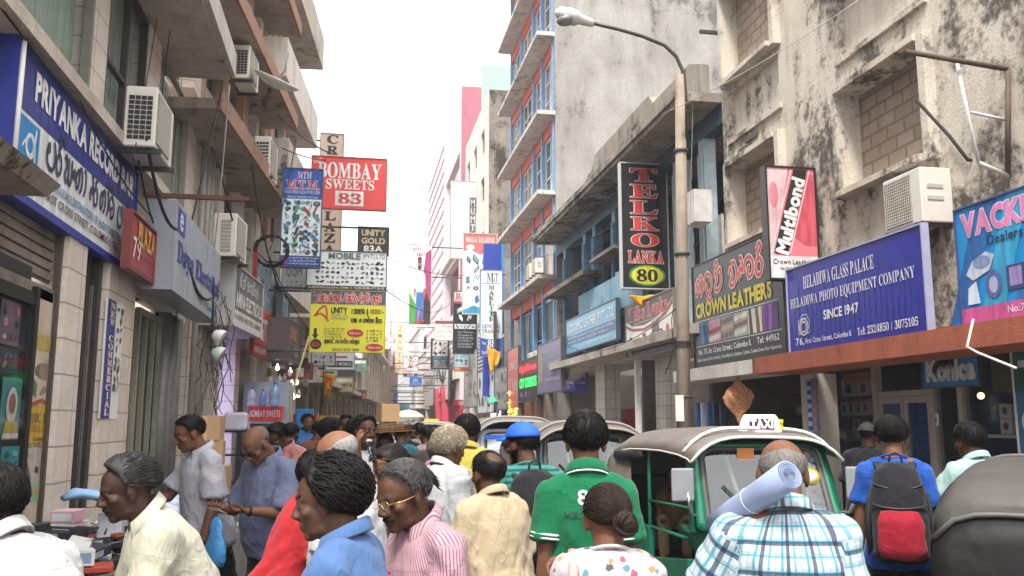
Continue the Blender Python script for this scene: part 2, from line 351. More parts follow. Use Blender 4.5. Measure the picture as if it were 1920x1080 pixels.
# balcony parapets, broken inner slab, brackets
bal = MB(); bal.bb(4.6, -.35, 4.85, 8.8, -.2, 5.75).bb(8.95, -.42, 4.75, 11.25, -.25, 5.8).bb(4.6, -.2, 4.7, 11.25, 0, 4.86); bal.build('balcony', plaster('#8fb0c0', '#6d8ea0', '#39424a', .45, .4, 1.5, 4, 2), tel)
bl = MB(); bl.bb(1.0, -.75, 6.15, 6.6, -.0, 6.3).bb(6.7, -.55, 6.45, 9.2, 0, 6.55); bl.build('sunshade', plaster('#8c8278', '#6d645b', '#332e29', .5, .5), tel)
cp = MB(); cp.bb(2.4, -.85, 3.48, LT, -.002, 3.68); cp.prism([(2.4, 3.1), (3.6, 3.1), (5.0, 3.48), (2.4, 3.48)], -.5, -.1); cp.build('canopy', plaster('#b5aca0', '#958b80', '#4a433c', .4, .35), tel)
ti = bricks('#c9c4ba', '#c2bcb2', '#8a857d', .3, .3, .01, 'SZ', .4, 0, .2, '#6d655c', .4)
for a, b in ((YT - 26.9, YT - 25.9), (YT - 21.3, YT - 20.6)): MB().bb(a, 0, .14, b, .5, 3.45).build('pillar', ti, tel)
MB().bb(YT - 21.3, -.012, .14, YT - 20.6, 0, 1.55).build('tile_dado', pm('#5f8f80', .3, .1), tel)
MB().bb(YT - 21.75, -.4, .14, YT - 21.62, -.27, 3.48).build('post', pm('#d9d6d0', .5), tel)
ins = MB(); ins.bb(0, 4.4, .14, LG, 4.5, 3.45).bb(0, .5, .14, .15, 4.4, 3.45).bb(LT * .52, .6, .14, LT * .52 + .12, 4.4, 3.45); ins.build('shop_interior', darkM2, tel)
MB().bb(0, .002, 0, LG, 4.4, .16).build('shop_floor', pm('#7a7067', .4), tel)
MB().bb(YT - 24.9, 1.2, .16, YT - 22.4, 1.24, 2.4).build('blue_shelf_panel', pm('#2f5f86', .5, .3, 2), tel)
MB().bb(LT - 1.6, .3, 3.7, LT - .9, .36, 6.2).build('shutter', pm('#9a958c', .6, .2), tel)
MB().bb(LT - 1.1, -.5, 5.9, LT - .45, -.1, 6.6).build('vent_hood', pm('#c5c1ba', .6, .15), tel)
# ================================================================== right: tall building with orange bands and sunshades
YO = 41.8; LO = YO - YT - .02
wallG = plaster('#9d9993', '#827d77', '#5d5954', .6, .42, .6, 1.6, 5)
orM = pm('#c2583a', .7, .2, 3, .1); lbl = pm('#6f93c0', .6, .15); ledM = plaster('#c9c0b6', '#a89d92', '#544a43', .4, .35, 1.1)
orb = thing('banded_building', 'tall building with projecting sunshades, orange bands and blue mullions beside bare grey wall', 'building', (7.5, YO, 0), RZ)
MB().bb(LO - .3, 0, 0, LO, 18, 24.5).build('side_wall', wallG, orb)
MB().bb(0, 2.5, 0, LO - .3, 2.7, 23.5).build('wall', pm('#8f8a84', .8, .2), orb)
ZL = [7.1, 10.39, 13.6, 16.86, 20.2, 23.4]
for i, z in enumerate(ZL):
    MB().bb(.0, -.72 if i < 5 else -1.1, z, LO, -.002, z + .16).build('sunshade', ledM, orb)
    MB().bb(.0, 0, z - .5, LO - .3, .3, z + .3).build('orange_band', orM, orb)
xm = [0, YO - 39.2, YO - 36.3, YO - 34.5, LO - .3]
for i, z in enumerate(ZL[:-1]):
    z1 = ZL[i + 1] - .5
    for k, (a, b) in enumerate(zip(xm, xm[1:])):
        pn = glass('#3c7c70', .06, .65) if (i == 1 and k == 3) else glass('#a5adad', .08, .3) if (i + k) % 3 else glass('#4a5252', .06, .6)
        if z < 8 and k == 3: MB().bb(a + .1, .05, z + .3, b, .2, z1).build('blind_wall', slabM, orb); continue
        window(orb, a + .1, b - .05, z + .3, z1, .15, pm('#c9c6c0', .6), pn, 3 if b - a > 2.4 else 2, 3, .07, [curtW, curtain('#c9c6be'), curtain('#a9aeb0')][(i * 2 + k) % 3])
for x in xm: MB().bb(x - .09, -.06, 3.2, x + .09, .1, 23.4).build('mullion', lbl, orb)
MB().bb(YO - 37.5, -.05, 7.35, YO - 36.0, .04, 8.0).build('spandrel', orM, orb)
# first floor with big glass and lower floor
MB().bb(0, -.0, 3.1, LO - .3, .3, 3.5).build('orange_band', pm('#7d4a3c', .7, .2), orb)
window(orb, YO - 39.3, YO - 36.8, 3.6, 6.5, .15, pm('#5b7a92', .5), paneW, 2, 1, .08); window(orb, YO - 37.5, YO - 34.9, 3.6, 6.5, .15, pm('#5b7a92', .5), paneD, 1, 2, .08)
window(orb, YO - 34.6, YO - 32.5, 3.6, 6.55, .15, pm('#c8cac8', .4), glass('#7d9a9e', .05, .5), 1, 1, .1)
MB().bb(YO - 36.7, -.04, 3.5, YO - 36.45, .2, 6.6).build('mullion', pm('#3f78a6', .5), orb)
for x in (YO - 41.5, YO - 38.5, YO - 36.2, YO - 34.4, LO - .5): MB().bb(x - .22, -.0, .14, x + .22, .4, 3.1).build('pillar', pm('#8b7f72', .6, .2, 3), orb)
MB().bb(0, 3.4, .14, LO - .3, 3.5, 3.1).build('shop_interior', darkM2, orb)
MB().bb(YO - 35.9, .6, .2, YO - 34.7, .66, 2.5).build('shop_door', pm('#7a7268', .5), orb)
MB().bb(YO - 33.6, .3, .16, YO - 33.3, .4, 2.7).build('inner_wall', pm('#a49a8c', .6), orb)
# blue return wall beyond it
blw = thing('blue_wall', 'deep blue painted projecting wall behind the green lettered hanging sign', 'wall', (6.45, 44.0, 0))
MB().bb(0, 0, 3.0, 1.05, .35, 10.8).build('panel', pm('#24409a', .6, .12, 2), blw)
MB().bb(.9, -.05, .14, 1.05, -.002, 10.8).build('edge_strip', pm('#3f86b0', .5), blw)
# ================================================================== right: farther buildings
whM = plaster('#d9cfc6', '#c4b8ae', '#8c8078', .3, .15); stM = plaster('#8f857a', '#6f655b', '#2f2a26', .6, .6, .9, 2, 2)
wb = thing('white_building', 'cream office building with small dark windows and a mould stained side wall', 'building', (7.5, 60.5, 0), RZ)
MB().wall(0, 11.1, 3.2, 21.2, 0, .3, [(a, a + 1.5, z, z + 1.5) for z in (8.3, 11.6, 15, 18) for a in (1, 4.4, 7.8)]).build('wall', whM, wb)
MB().bb(11.1, 0, 3.2, 11.3, 7, 21.2).build('side_wall', stM, wb); MB().bb(0, 1, 3.2, 11.1, 1.2, 21).build('inner_wall', darkM2, wb)
for z in (8.3, 11.6, 15, 18):
    for a in (1, 4.4, 7.8): window(wb, a, a + 1.5, z, z + 1.5, .2, pm('#7d5a50', .6), paneD, 2, 2, .07)
for x in (.3, 3.2, 6.2, 9.1): MB().bb(x, 0, .1, x + .35, .4, 3.2).build('pillar', whM, wb)
MB().bb(0, 2.6, .1, 11.1, 2.7, 3.2).build('shop_interior', darkM2, wb)
redM = pm('#a05a66', .7, .15, 2); pnkM = pm('#d98f96', .7, .12, 2); grnM = pm('#92ad9d', .7, .1, 2)
rb = thing('red_building', 'tall red and pink building with a pale green tower and deep red recesses', 'building', (7.5, 75.6, 0), RZ)
MB().wall(0, 12.8, 3.3, 26, 0, .5, [(1.5, 11.5, 10, 14.0), (1.5, 11.5, 16, 22)]).build('wall', pm('#cdbfc0', .7, .1), rb)
MB().bb(12.8, -.05, 8, 13.1, 1.4, 26.6).build('red_fin', redM, rb); MB().bb(12.9, 1.4, 3.3, 13.1, 9, 28.4).build('green_tower', grnM, rb); MB().bb(0, 2.5, 9.8, 12.8, 2.7, 23).build('red_recess', redM, rb)
MB().bb(1.5, .5, 9.7, 11.5, 2.5, 9.9).bb(1.5, .5, 14.0, 11.5, 2.5, 16).build('red_floor', redM, rb)
for z in (14.4, 4.8): MB().bb(0, -.3, z, 12.8, -.0, z + .7).build('band', whM, rb)
lo = MB()
for k in range(9): lo.bb(2, -.04, 5.8 + k * .4, 11, -.0, 5.95 + k * .4)
lo.build('louvre', pm('#b9a3a3', .6), rb)
MB().bb(0, -.15, 2.9, 12.8, 0, 3.3).bb(0, .0, .1, 12.8, .3, 2.9).build('red_shop_front', pm('#a01f33', .5, .1), rb)
for k in range(2): MB().prism([(9.2 - k * 5, .2), (9.9 - k * 5, .2), (8.4 - k * 5, 4.4), (7.6 - k * 5, 4.4)], -.9, -.4).build('slanted_pier', pm('#ab2438', .5, .1), rb)
sb = thing('striped_building', 'pale pink striped office block with thin red floor lines far down the street', 'building', (7.5, 92.3, 0), RZ)
MB().bb(0, 0, 3, 16.5, 6, 27.8).build('wall', pm('#dccfcf', .7, .06), sb)
for k in range(19): MB().bb(0, -.06, 4.5 + k * 1.2, 16.5, -.0, 4.75 + k * 1.2).build('floor_line', pm('#bd9498', .7), sb)
for x in (0, 5, 10, 16): MB().bb(x, 0, 0, x + .5, .5, 3).build('pillar', whM, sb)
MB().bb(0, 1, 0, 16.5, 1.2, 3).build('shop_interior', darkM2, sb)
fars = [('cream_building', 'low cream shop house with a dark doorway near the street end', 7.5, 108, 15.5, 9, '#d5cdc3'), ('white_shop_house', 'white shop house of three storeys at the far street end', 7.9, 128, 21, 13, '#dcdad6'), ('pale_grey_block', 'pale grey block closing the far right street side', 8.5, 170, 41, 11, '#cfcfcf')]
for nm, lb, x, y, ln, h, c in fars:
    t = thing(nm, lb, 'building', (x, y, 0), RZ)
    MB().wall(0, ln, 0, h, 0, .4, [(k * 3.2 + .8, k * 3.2 + 2.4, z, z + 1.7) for k in range(int(ln / 3.3)) for z in ([.3, 3.9, 7] if h > 9.5 else [.3, 4.2])]).build('wall', plaster(c, '#bdb3a8', '#8c847b', .3, .2), t)
    MB().bb(0, 1, 0, ln, 1.2, h - .3).build('inner_wall', darkM2, t)
    MB().bb(0, -.8, 3.0, ln, -.0, 3.2).build('canopy', slabM, t); MB().bb(-.1, -.2, h, ln + .1, .6, h + .35).build('cornice', whM, t)
# ================================================================== left: tiled building A
YA = 2.5
la = thing('tiled_building', 'beige tiled building with tall curtained windows over the record shop sign', 'building', (-2.6, YA, 0), LZ)
def AX(y): return y - YA
cols = [(6.2, 6.7), (8.66, 9.13), (10.78, 11.5), (13.55, 14.12)]
for a, b in cols: MB().bb(AX(a), -.035, 3.2, AX(b), .5, 6.54).build('pillar', tileL, la)
MB().bb(0, -.75, 6.55, AX(12.56), .5, 6.76).build('balcony_slab', slabM, la)
MB().bb(0, -.82, 6.6, AX(12.56), -.752, 6.95).build('slab_edge', plaster('#cfc8bf', '#b3a99d', '#6f665d', .3, .25), la)
MB().bb(0, -.3, 4.42, AX(14), .0, 4.54).build('ledge', slabM, la)
MB().bb(0, .0, 3.2, AX(14.12), .12, 4.42).build('wall', tileL, la)
wins = [(4.0, 6.2, 1, '#7b7a72'), (6.7, 8.66, 1, '#7b7a72'), (9.13, 10.78, 2, '#3e3833'), (11.5, 13.55, 1, '#8f8a80')]
for k, (a, b, nx, c) in enumerate(wins):
    window(la, AX(a), AX(b), 4.54, 6.53, .05, pm(c, .5), paneL, nx, 2 if k == 2 else 1, .06, [curtW, curtG, curtG2, curtain('#a5aaa1')][k], .08, .45)
for a, b in ((4, 6.2), (6.7, 8.66), (9.13, 10.78), (11.5, 13.55)): window(la, AX(a), AX(b), 6.9, 9.2, .2, pm('#8b857b', .5), paneL, 2, 2, .06, curtW)
for a, b in cols: MB().bb(AX(a), -.08, 6.78, AX(b), .5, 9.6).build('pillar', tileL, la)
MB().bb(0, -.75, 9.6, AX(12.56), .5, 9.75).build('balcony_slab', slabM, la); MB().bb(0, 0, 9.75, AX(14.12), .3, 14).build('wall', tileL, la)
MB().bb(AX(14.12) - .01, .5, 0, AX(14.12), 6, 14).build('side_wall', tileL, la)
# ground floor: pillars, shop bays
gp = [(4.4, 4.9, .1), (7.9, 8.4, -.2), (9.18, 10.25, -.2)]
for a, b, y in gp: MB().bb(AX(a), y, .14, AX(b), .6, 3.35).build('pillar', tileL, la)
MB().bb(AX(7.845), -.15, .14, AX(7.898), -.1, 3.3).build('shutter_rail', pm('#4a4038', .6, .3, 5), la)
def roller(par, x0, x1, y, zt, zb):
    m = MB(); n = int((zt - zb) / .085)
    for k in range(n):
        z = zt - k * .085; m.bb(x0, y - .018, z - .062, x1, y, z, 0).bb(x0, y, z - .085, x1, y + .012, z - .03, 0)
    m.bb(x0, y - .04, zb - .1, x1, y + .02, zb + .01, 0)
    return m.build('roller_shutter', plaster('#8a7f74', '#6b5f54', '#3a322b', .5, .45, 2.5, 2, 3), par)
roller(la, 0, AX(7.83), -.08, 3.35, 2.78)
MB().bb(0, -.11, .14, AX(7.33), -.05, 2.9).build('display_back', pm('#20201f', .5), la)
f = MB(); f.bb(AX(7.33), -.16, .14, AX(7.41), -.05, 2.75).bb(0, -.15, 2.6, AX(7.33), -.112, 2.7).bb(0, -.15, .14, AX(7.33), -.112, .55); f.build('display_frame', black, la)
MB().bb(0, -.152, .56, AX(7.33), -.148, 2.59).build('shop_window', glass('#101414', .05, .08), la)
MB().bb(AX(7.415), -.12, .14, AX(7.84), -.05, 2.76).build('panel', pm('#b5a58f', .6, .2, 3), la)
# doorway between the pillars
MB().bb(AX(8.4), .5, .14, AX(9.18), .56, 3.3).build('inner_wall', tileL, la)
d = MB(); d.bb(AX(8.78), -.1, .14, AX(8.9), .3, 3.3).bb(AX(8.98), -.15, .14, AX(9.1), .2, 3.3).bb(AX(8.42), .1, 3.0, AX(9.1), .3, 3.3); d.build('steel_gate', pm('#352c27', .5, .3, 6), la)
s = MB()
for k in range(14): s.bb(AX(8.94) - .006, -.12 + k * .022, .16, AX(8.94) + .006, -.106 + k * .022, 3.0)
s.build('gate_bars', steel, la)
# glass shop front, grey shutters
window(la, AX(10.3), AX(11.3), .2, 3.1, .15, pm('#4c4640', .5), glass('#1e2624', .05, .45), 2, 1, .09)
window(la, AX(11.35), AX(12.7), .2, 3.1, .05, pm('#8c8678', .4), glass('#51605a', .05, .5), 3, 1, .08, curtain('#9c9684'))
for k in range(6): MB().tube([(AX(12.75) + k * .2, -.02 + .03 * (k % 2), .14), (AX(12.75) + k * .2, -.02 + .03 * (k % 2), 3.2)], .085, 8).build('steel_column', pm('#7d7b78', .5, .2, 4, 0, .3), la)
MB().bb(AX(12.7), .1, .14, AX(14.12), .16, 3.3).build('shutter_back', pm('#5a5753', .6), la)
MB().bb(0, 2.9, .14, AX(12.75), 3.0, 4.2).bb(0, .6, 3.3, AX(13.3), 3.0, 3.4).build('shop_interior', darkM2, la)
# ================================================================== left: building B (the street bends a little)
lb = thing('orange_edged_building', 'brown tiled building with orange edged balcony slabs above the electrical shops', 'building', (-2.65, 14.2, 0), 85)
ZB = [6.2, 8.25, 10.5, 12.8, 15.1]
ored = plaster('#a5806c', '#947868', '#4d372b', .4, .25)
for z in ZB:
    MB().bb(-1.35, -.72, z, 5.6, .3, z + .16).build('balcony_slab', plaster('#a99c91', '#8f8277', '#4d433b', .4, .3), lb)
    MB().bb(-1.35, -.78, z + .0, 5.6, -.722, z + .3).build('slab_edge', ored, lb)
for i, z in enumerate([3.6] + ZB[:-1]):
    zt = ZB[i]; z0 = z + .3 if i else z
    for k, x in enumerate((.02, 1.7, 3.4, 5.1)):
        MB().bb(x, -.05, z0, x + .5, .4, zt - .01).build('pillar', orngL if i else tileL, lb)
        if k < 3: window(lb, x + .5, (1.7, 3.4, 5.1)[k], z0 + (.7 if i % 2 else .25), zt - .1, .15, pm('#8b857b', .5), glass('#5c6e66', .05, .35), 2, 1, .06, [curtG, curtW, curtG2][(k + i) % 3]); MB().bb(x + .5, .05, z0, (1.7, 3.4, 5.1)[k], .3, z0 + .9).build('sill_wall', tileL, lb)
MB().bb(0, .3, 3.3, 5.6, .5, 3.8).build('wall', slabM, lb); MB().bb(.0, .4, 0, .05, 5, 14.4).build('side_wall', tileL, lb)
for x in (.1, 1.75, 3.4, 5.1): MB().bb(x, -.12, 0, x + .4, .3, 3.4).build('pillar', tileL, lb)
for x in (.75, 1.05, 1.3): MB().tube([(x - .5, -.16, 0), (x - .5, -.16, 6.4)], .05, 8).build('drain_pipe', pm('#8f8a82', .5, .2), lb)
prp = MB(); prp.bb(1.9, .25, .1, 3.4, .3, 3.3); prp.build('purple_lit_panel', pm('#4c3bb0', .4, .15, 2), lb)  # purple lighting of the shopfront is put into the panel colour
MB().bb(2.85, .17, .7, 2.91, .24, 3.0).build('tube_lamp', emit('#d9d4ff', 4), lb)
MB().bb(0, 3, 0, 5.6, 3.1, 3.6).bb(0, .5, 3.3, 5.6, 3, 3.4).build('shop_interior', pm('#2d2830', .8), lb)
# ================================================================== left: building C, tall beige balconies
lc = thing('balcony_building', 'tall beige grey building with stacked solid balconies, last high one along the crowded stalls', 'building', (-2.72 + .0872 * 5.62, 13.4 + .9962 * 5.62, 0), 85)
cM = plaster('#c2b7ab', '#a89c90', '#554b43', .4, .3); cM2 = plaster('#d5cbc0', '#bbafa3', '#645a52', .3, .25)
for i, z in enumerate((4.6, 6.9, 9.2, 11.5, 13.8, 16.1)):
    MB().bb(0, -.62 - .1 * (i % 2), z, 5.2, .2, z + .9).build('balcony', cM if i % 2 else cM2, lc)
    for k in range(3): window(lc, .3 + k * 1.65, 1.6 + k * 1.65, z + .95, z + 2.25, .12, pm('#b0aaa0', .5), paneD, 2, 1, .06)
for k in range(4): MB().bb(-.1 + k * 1.7, -.04, 3.2, .2 + k * 1.7, .4, 18.6).build('pillar', [cM2, orngL, cM2, cM2][k], lc)
MB().bb(0, .5, 3.2, 5.2, .7, 18.6).build('wall', darkM2, lc); MB().bb(5.1, .0, 0, 5.25, 6, 18.6).build('side_wall', cM, lc)
for k in range(3): MB().bb(.1 + k * 2.2, -.1, 0, .55 + k * 2.2, .3, 3.3).build('pillar', cM2, lc); MB().bb(.0 + k * 2.2, -.15, 1.9, .65 + k * 2.2, -.102, 2.1).build('capital', cM2, lc)
MB().bb(0, 2.6, 0, 5.2, 2.7, 3.6).bb(0, .4, 3.2, 5.2, 2.6, 3.3).build('shop_interior', darkM2, lc)
# ================================================================== left: low far shop houses and the street end
dirB = Vector((.0872, .9962, 0)); pb = Vector((-2.65, 14.2, 0))
for nm, lbx, x0, ln, h, c in (('low_shop_house', 'low brown shop house with pilasters beyond the tall balconies', 11.0, 9, 4.6, '#a08d7a'), ('white_low_house', 'small white house with dark doors past the low brown shop', 20.2, 14, 4.4, '#cfc8bf'), ('far_cream_house', 'two storey cream house far down the left street side', 34.5, 22, 6.2, '#d8d2c8'), ('far_white_house', 'white gabled house standing near the far street end', 57, 30, 7.5, '#dad8d4')):
    q = pb + dirB * x0; t = thing(nm, lbx, 'building', (q.x, q.y, 0), 85)
    MB().wall(0, ln, 0, h, 0, .3, [(k * 2.6 + .5, k * 2.6 + 2.1, z, z + 1.6 + (.9 if z < 1 else 0)) for k in range(int(ln / 2.7)) for z in ([.1, 3.8] if h > 6 else [.1])]).build('wall', plaster(c, '#b8ab9c', '#7d7268', .35, .25), t)
    MB().bb(0, 1.2, 0, ln, 1.3, h - .2).build('shop_interior', darkM2, t); MB().bb(-.1, -.5, h, ln + .1, 1.5, h + .25).build('cornice', whM, t)
    MB().bb(0, -.9, 2.8, ln, -.002, 2.95).build('canopy', slabM, t)
    for k in range(int(ln / 2.7) + 1): MB().bb(k * 2.6 - .05, -.1, 0, k * 2.6 + .35, -.002, h).build('pilaster', pm('#b5a796', .7, .2), t)
t = thing('end_building', 'pale white building closing the far end of the street', 'building', (4.3, 172, 0))
MB().wall(-3, 9, 0, 12, 0, .5, [(k * 2.4 - 2, k * 2.4 - .6, z, z + 1.6) for k in range(4) for z in (4.2, 7.5)]).build('wall', plaster('#d9d9d8', '#c5c5c4', '#a5a5a4', .3, .1), t); MB().bb(-3, 1, 0, 9, 1.2, 11).build('inner_wall', pm('#8a9098'), t); MB().prism([(-3.4, 12), (9.4, 12), (3, 15)], -.3, .8).build('gable', pm('#c8c4c0'), t)
t = thing('slim_white_building', 'slim white building with a blue grey glass face left of the street end', 'building', (2.2, 112, 0), 0)
MB().bb(0, 0, 0, 3.4, 6, 12).build('wall', pm('#d8dadc', .6, .05), t); MB().prism([(-.3, 12), (3.7, 12), (3.7, 12.8)], -.3, 6).build('roof', pm('#b5a89c', .7), t)
for k in range(4): MB().bb(.5, -.05, 2 + k * 2.4, 2.9, -.0, 3.3 + k * 2.4).build('window', glass('#7d8fae', .1, .9), t)
# ================================================================== signs and lettering
def mmap(s, u, l, d):
    return ''.join(chr(u + ord(c) - 65) if 'A' <= c <= 'Z' else chr(l + ord(c) - 97) if 'a' <= c <= 'z' else chr(d + ord(c) - 48) if '0' <= c <= '9' else c for c in s)
STY = {'s': (0x1D400, 0x1D41A, 0x1D7CE), 'c': (0x1D4D0, 0x1D4EA, 0x1D7CE)}
TC = {}
TSC = bpy.data.scenes.new('lettering_bench')
GLY = {}
def glyph(c, sty, off):
    k = (c, sty, off)
    if k in GLY: return GLY[k]
    cu = bpy.data.curves.new('t', 'FONT'); cu.body = mmap(c, *STY[sty]) if STY.get(sty) else c; cu.offset = off + (.016 if sty == 'b' else 0); cu.resolution_u = 3; cu.shear = .22 if sty == 'i' else 0
    o = bpy.data.objects.new('t', cu); TSC.collection.objects.link(o)
    with bpy.context.temp_override(scene=TSC, view_layer=TSC.view_layers[0]): dg = bpy.context.evaluated_depsgraph_get(); me = bpy.data.meshes.new_from_object(o.evaluated_get(dg))
    bpy.data.objects.remove(o); bpy.data.curves.remove(cu)
    GLY[k] = ([(v.co.x, v.co.y) for v in me.vertices], [tuple(p.vertices) for p in me.polygons]); bpy.data.meshes.remove(me); return GLY[k]
def tmesh(s, sty='b', off=0.0):
    k = (s, sty, off)
    if k in TC: return TC[k]
    v, f, x = [], [], 0
    for ch in s:
        if ch == ' ': x += .3; continue
        g, gf = glyph(ch, sty, off); b = [a for a, _ in glyph(ch, sty, 0.0)[0]]
        if not b: continue
        x0, x1 = min(b), max(b)
        n = len(v); v += [(a - x0 + x, c) for a, c in g]; f += [tuple(i + n for i in q) for q in gf]; x += x1 - x0 + (.06 if sty == 's' else .085 if sty != 'c' else .02)
    xs = [a for a, b in v] or [0, 1]; ys = [b for a, b in v] or [0, 1]
    TC[k] = (v, f, (min(xs), min(ys), max(xs), max(ys))); return TC[k]
# hand drawn round letters (strokes on a unit box) for the island script on the boards
GL = {'p': '.3 .5,.2 .8,.05 .6,.06 .2,.35 0,.75 .02,.95 .3,.93 .7,.72 1', 'r': '.08 .3,.15 .6,.45 .72,.68 .45,.55 .08,.22 .05,.08 .3|.4 .72,.3 .95,.6 1.05', 'y': '.05 .75,.2 .95,.3 .6,.12 .2,.35 0,.55 .3,.52 .95|.55 .3,.75 0,.97 .2,.97 .95',
 'N': '.1 .5,.25 .65,.4 .5,.25 .35,.1 .5', 'k': '.1 .2,.12 .6,.4 .8,.5 .4,.3 .1,.1 .2|.5 .4,.55 .85,.8 .9,.97 .5,.8 .1,.6 .1', 'A': '.1 1,.35 .9,.4 .4,.2 0', 'e': '.2 .1,.05 .35,.25 .6,.45 .4,.4 1,.15 1.05', 'o': '.1 1,.35 .9,.4 .4,.2 0|.2 1.25,.4 1.4,.5 1.1',
 'd': '.15 .3,.1 .75,.5 .95,.9 .7,.85 .2,.45 .1,.4 .45,.65 .5', 'h': '.1 1.1,.3 1.35,.5 1.2,.35 1.05', 'b': '.3 .85,.1 .7,.08 .2,.4 0,.8 .1,.95 .5,.8 .95,.55 .75,.75 .5', 'v': '.1 .2,.1 .75,.45 .95,.85 .7,.85 .2,.5 .02,.3 .25,.5 .45',
 'u': '.2 -.1,.5 -.35,.8 -.2', 'n': '.1 .6,.25 .9,.45 .55,.2 .1,.55 0,.92 .25,.9 .95,.6 .8', 'l': '.1 .5,.3 .75,.45 .4,.2 .05,.6 0,.95 .4,.75 .95,.35 .95', 's': '.08 .7,.25 .9,.35 .4,.15 .1,.4 0,.6 .4,.5 .9,.75 1,.95 .6,.85 .05', 't': '.1 .75,.3 .95,.4 .5,.15 .15,.5 0,.9 .2,.9 .8,.6 .95',
 'm': '.1 .9,.3 .95,.3 .4,.1 .2,.3 0,.6 .1,.9 .2,.9 .9,.6 .7,.85 .5', 'T': '.85 .85,.4 1,.1 .6,.2 .1,.6 0,.92 .3', 'i': '.15 1.05,.35 1.4,.7 1.35,.85 1.05', 'g': '.15 .1,.05 .6,.4 .95,.6 .5,.45 .1|.6 .5,.75 .95,.97 .6,.85 .1', 'w': '.1 .8,.1 .2,.4 0,.5 .5,.6 0,.92 .2,.92 .9'}
WIDE = {'N': .5, 'A': .5, 'e': .55, 'o': .55, 'h': 0, 'u': 0, 'i': 0}
def catmull(pts, n=6):
    q = [pts[0]] + pts + [pts[-1]]; out = []
    for i in range(1, len(q) - 2):
        a, b, c, d = q[i - 1:i + 3]
        for k in range(n):
            t = k / n; out.append(tuple(.5 * (2 * b[j] + (c[j] - a[j]) * t + (2 * a[j] - 5 * b[j] + 4 * c[j] - d[j]) * t * t + (3 * b[j] - a[j] - 3 * c[j] + d[j]) * t ** 3) for j in (0, 1)))
    return out + [pts[-1]]
def grimy(h):
    """printed board colour, sun bleached and streaked by rain"""
    if ('gr', h) in MATS: return MATS[('gr', h)]
    m, nt, bs = newmat('printed_board'); c = hexc(h); g = noi(nt, coords(nt, (5, 1, .7)), 2.2, 5, .65); b = noi(nt, coords(nt), 1.7, 4, .6)
    r = ramp(nt, b, [(.3, c), (.75, tuple(x * .86 + .035 for x in c))]); k = ramp(nt, g, [(.4, (.72, .7, .67)), (.6, (1, 1, 1))])
    L(nt, mixc(nt, 1.0, r.outputs[0], k.outputs[0], 'MULTIPLY'), bs.inputs['Base Color']); bs.inputs['Roughness'].default_value = .45; bs.inputs['Specular IOR Level'].default_value = .3
    bumpn(nt, bs, b, .25, .03); MATS[('gr', h)] = m; return m
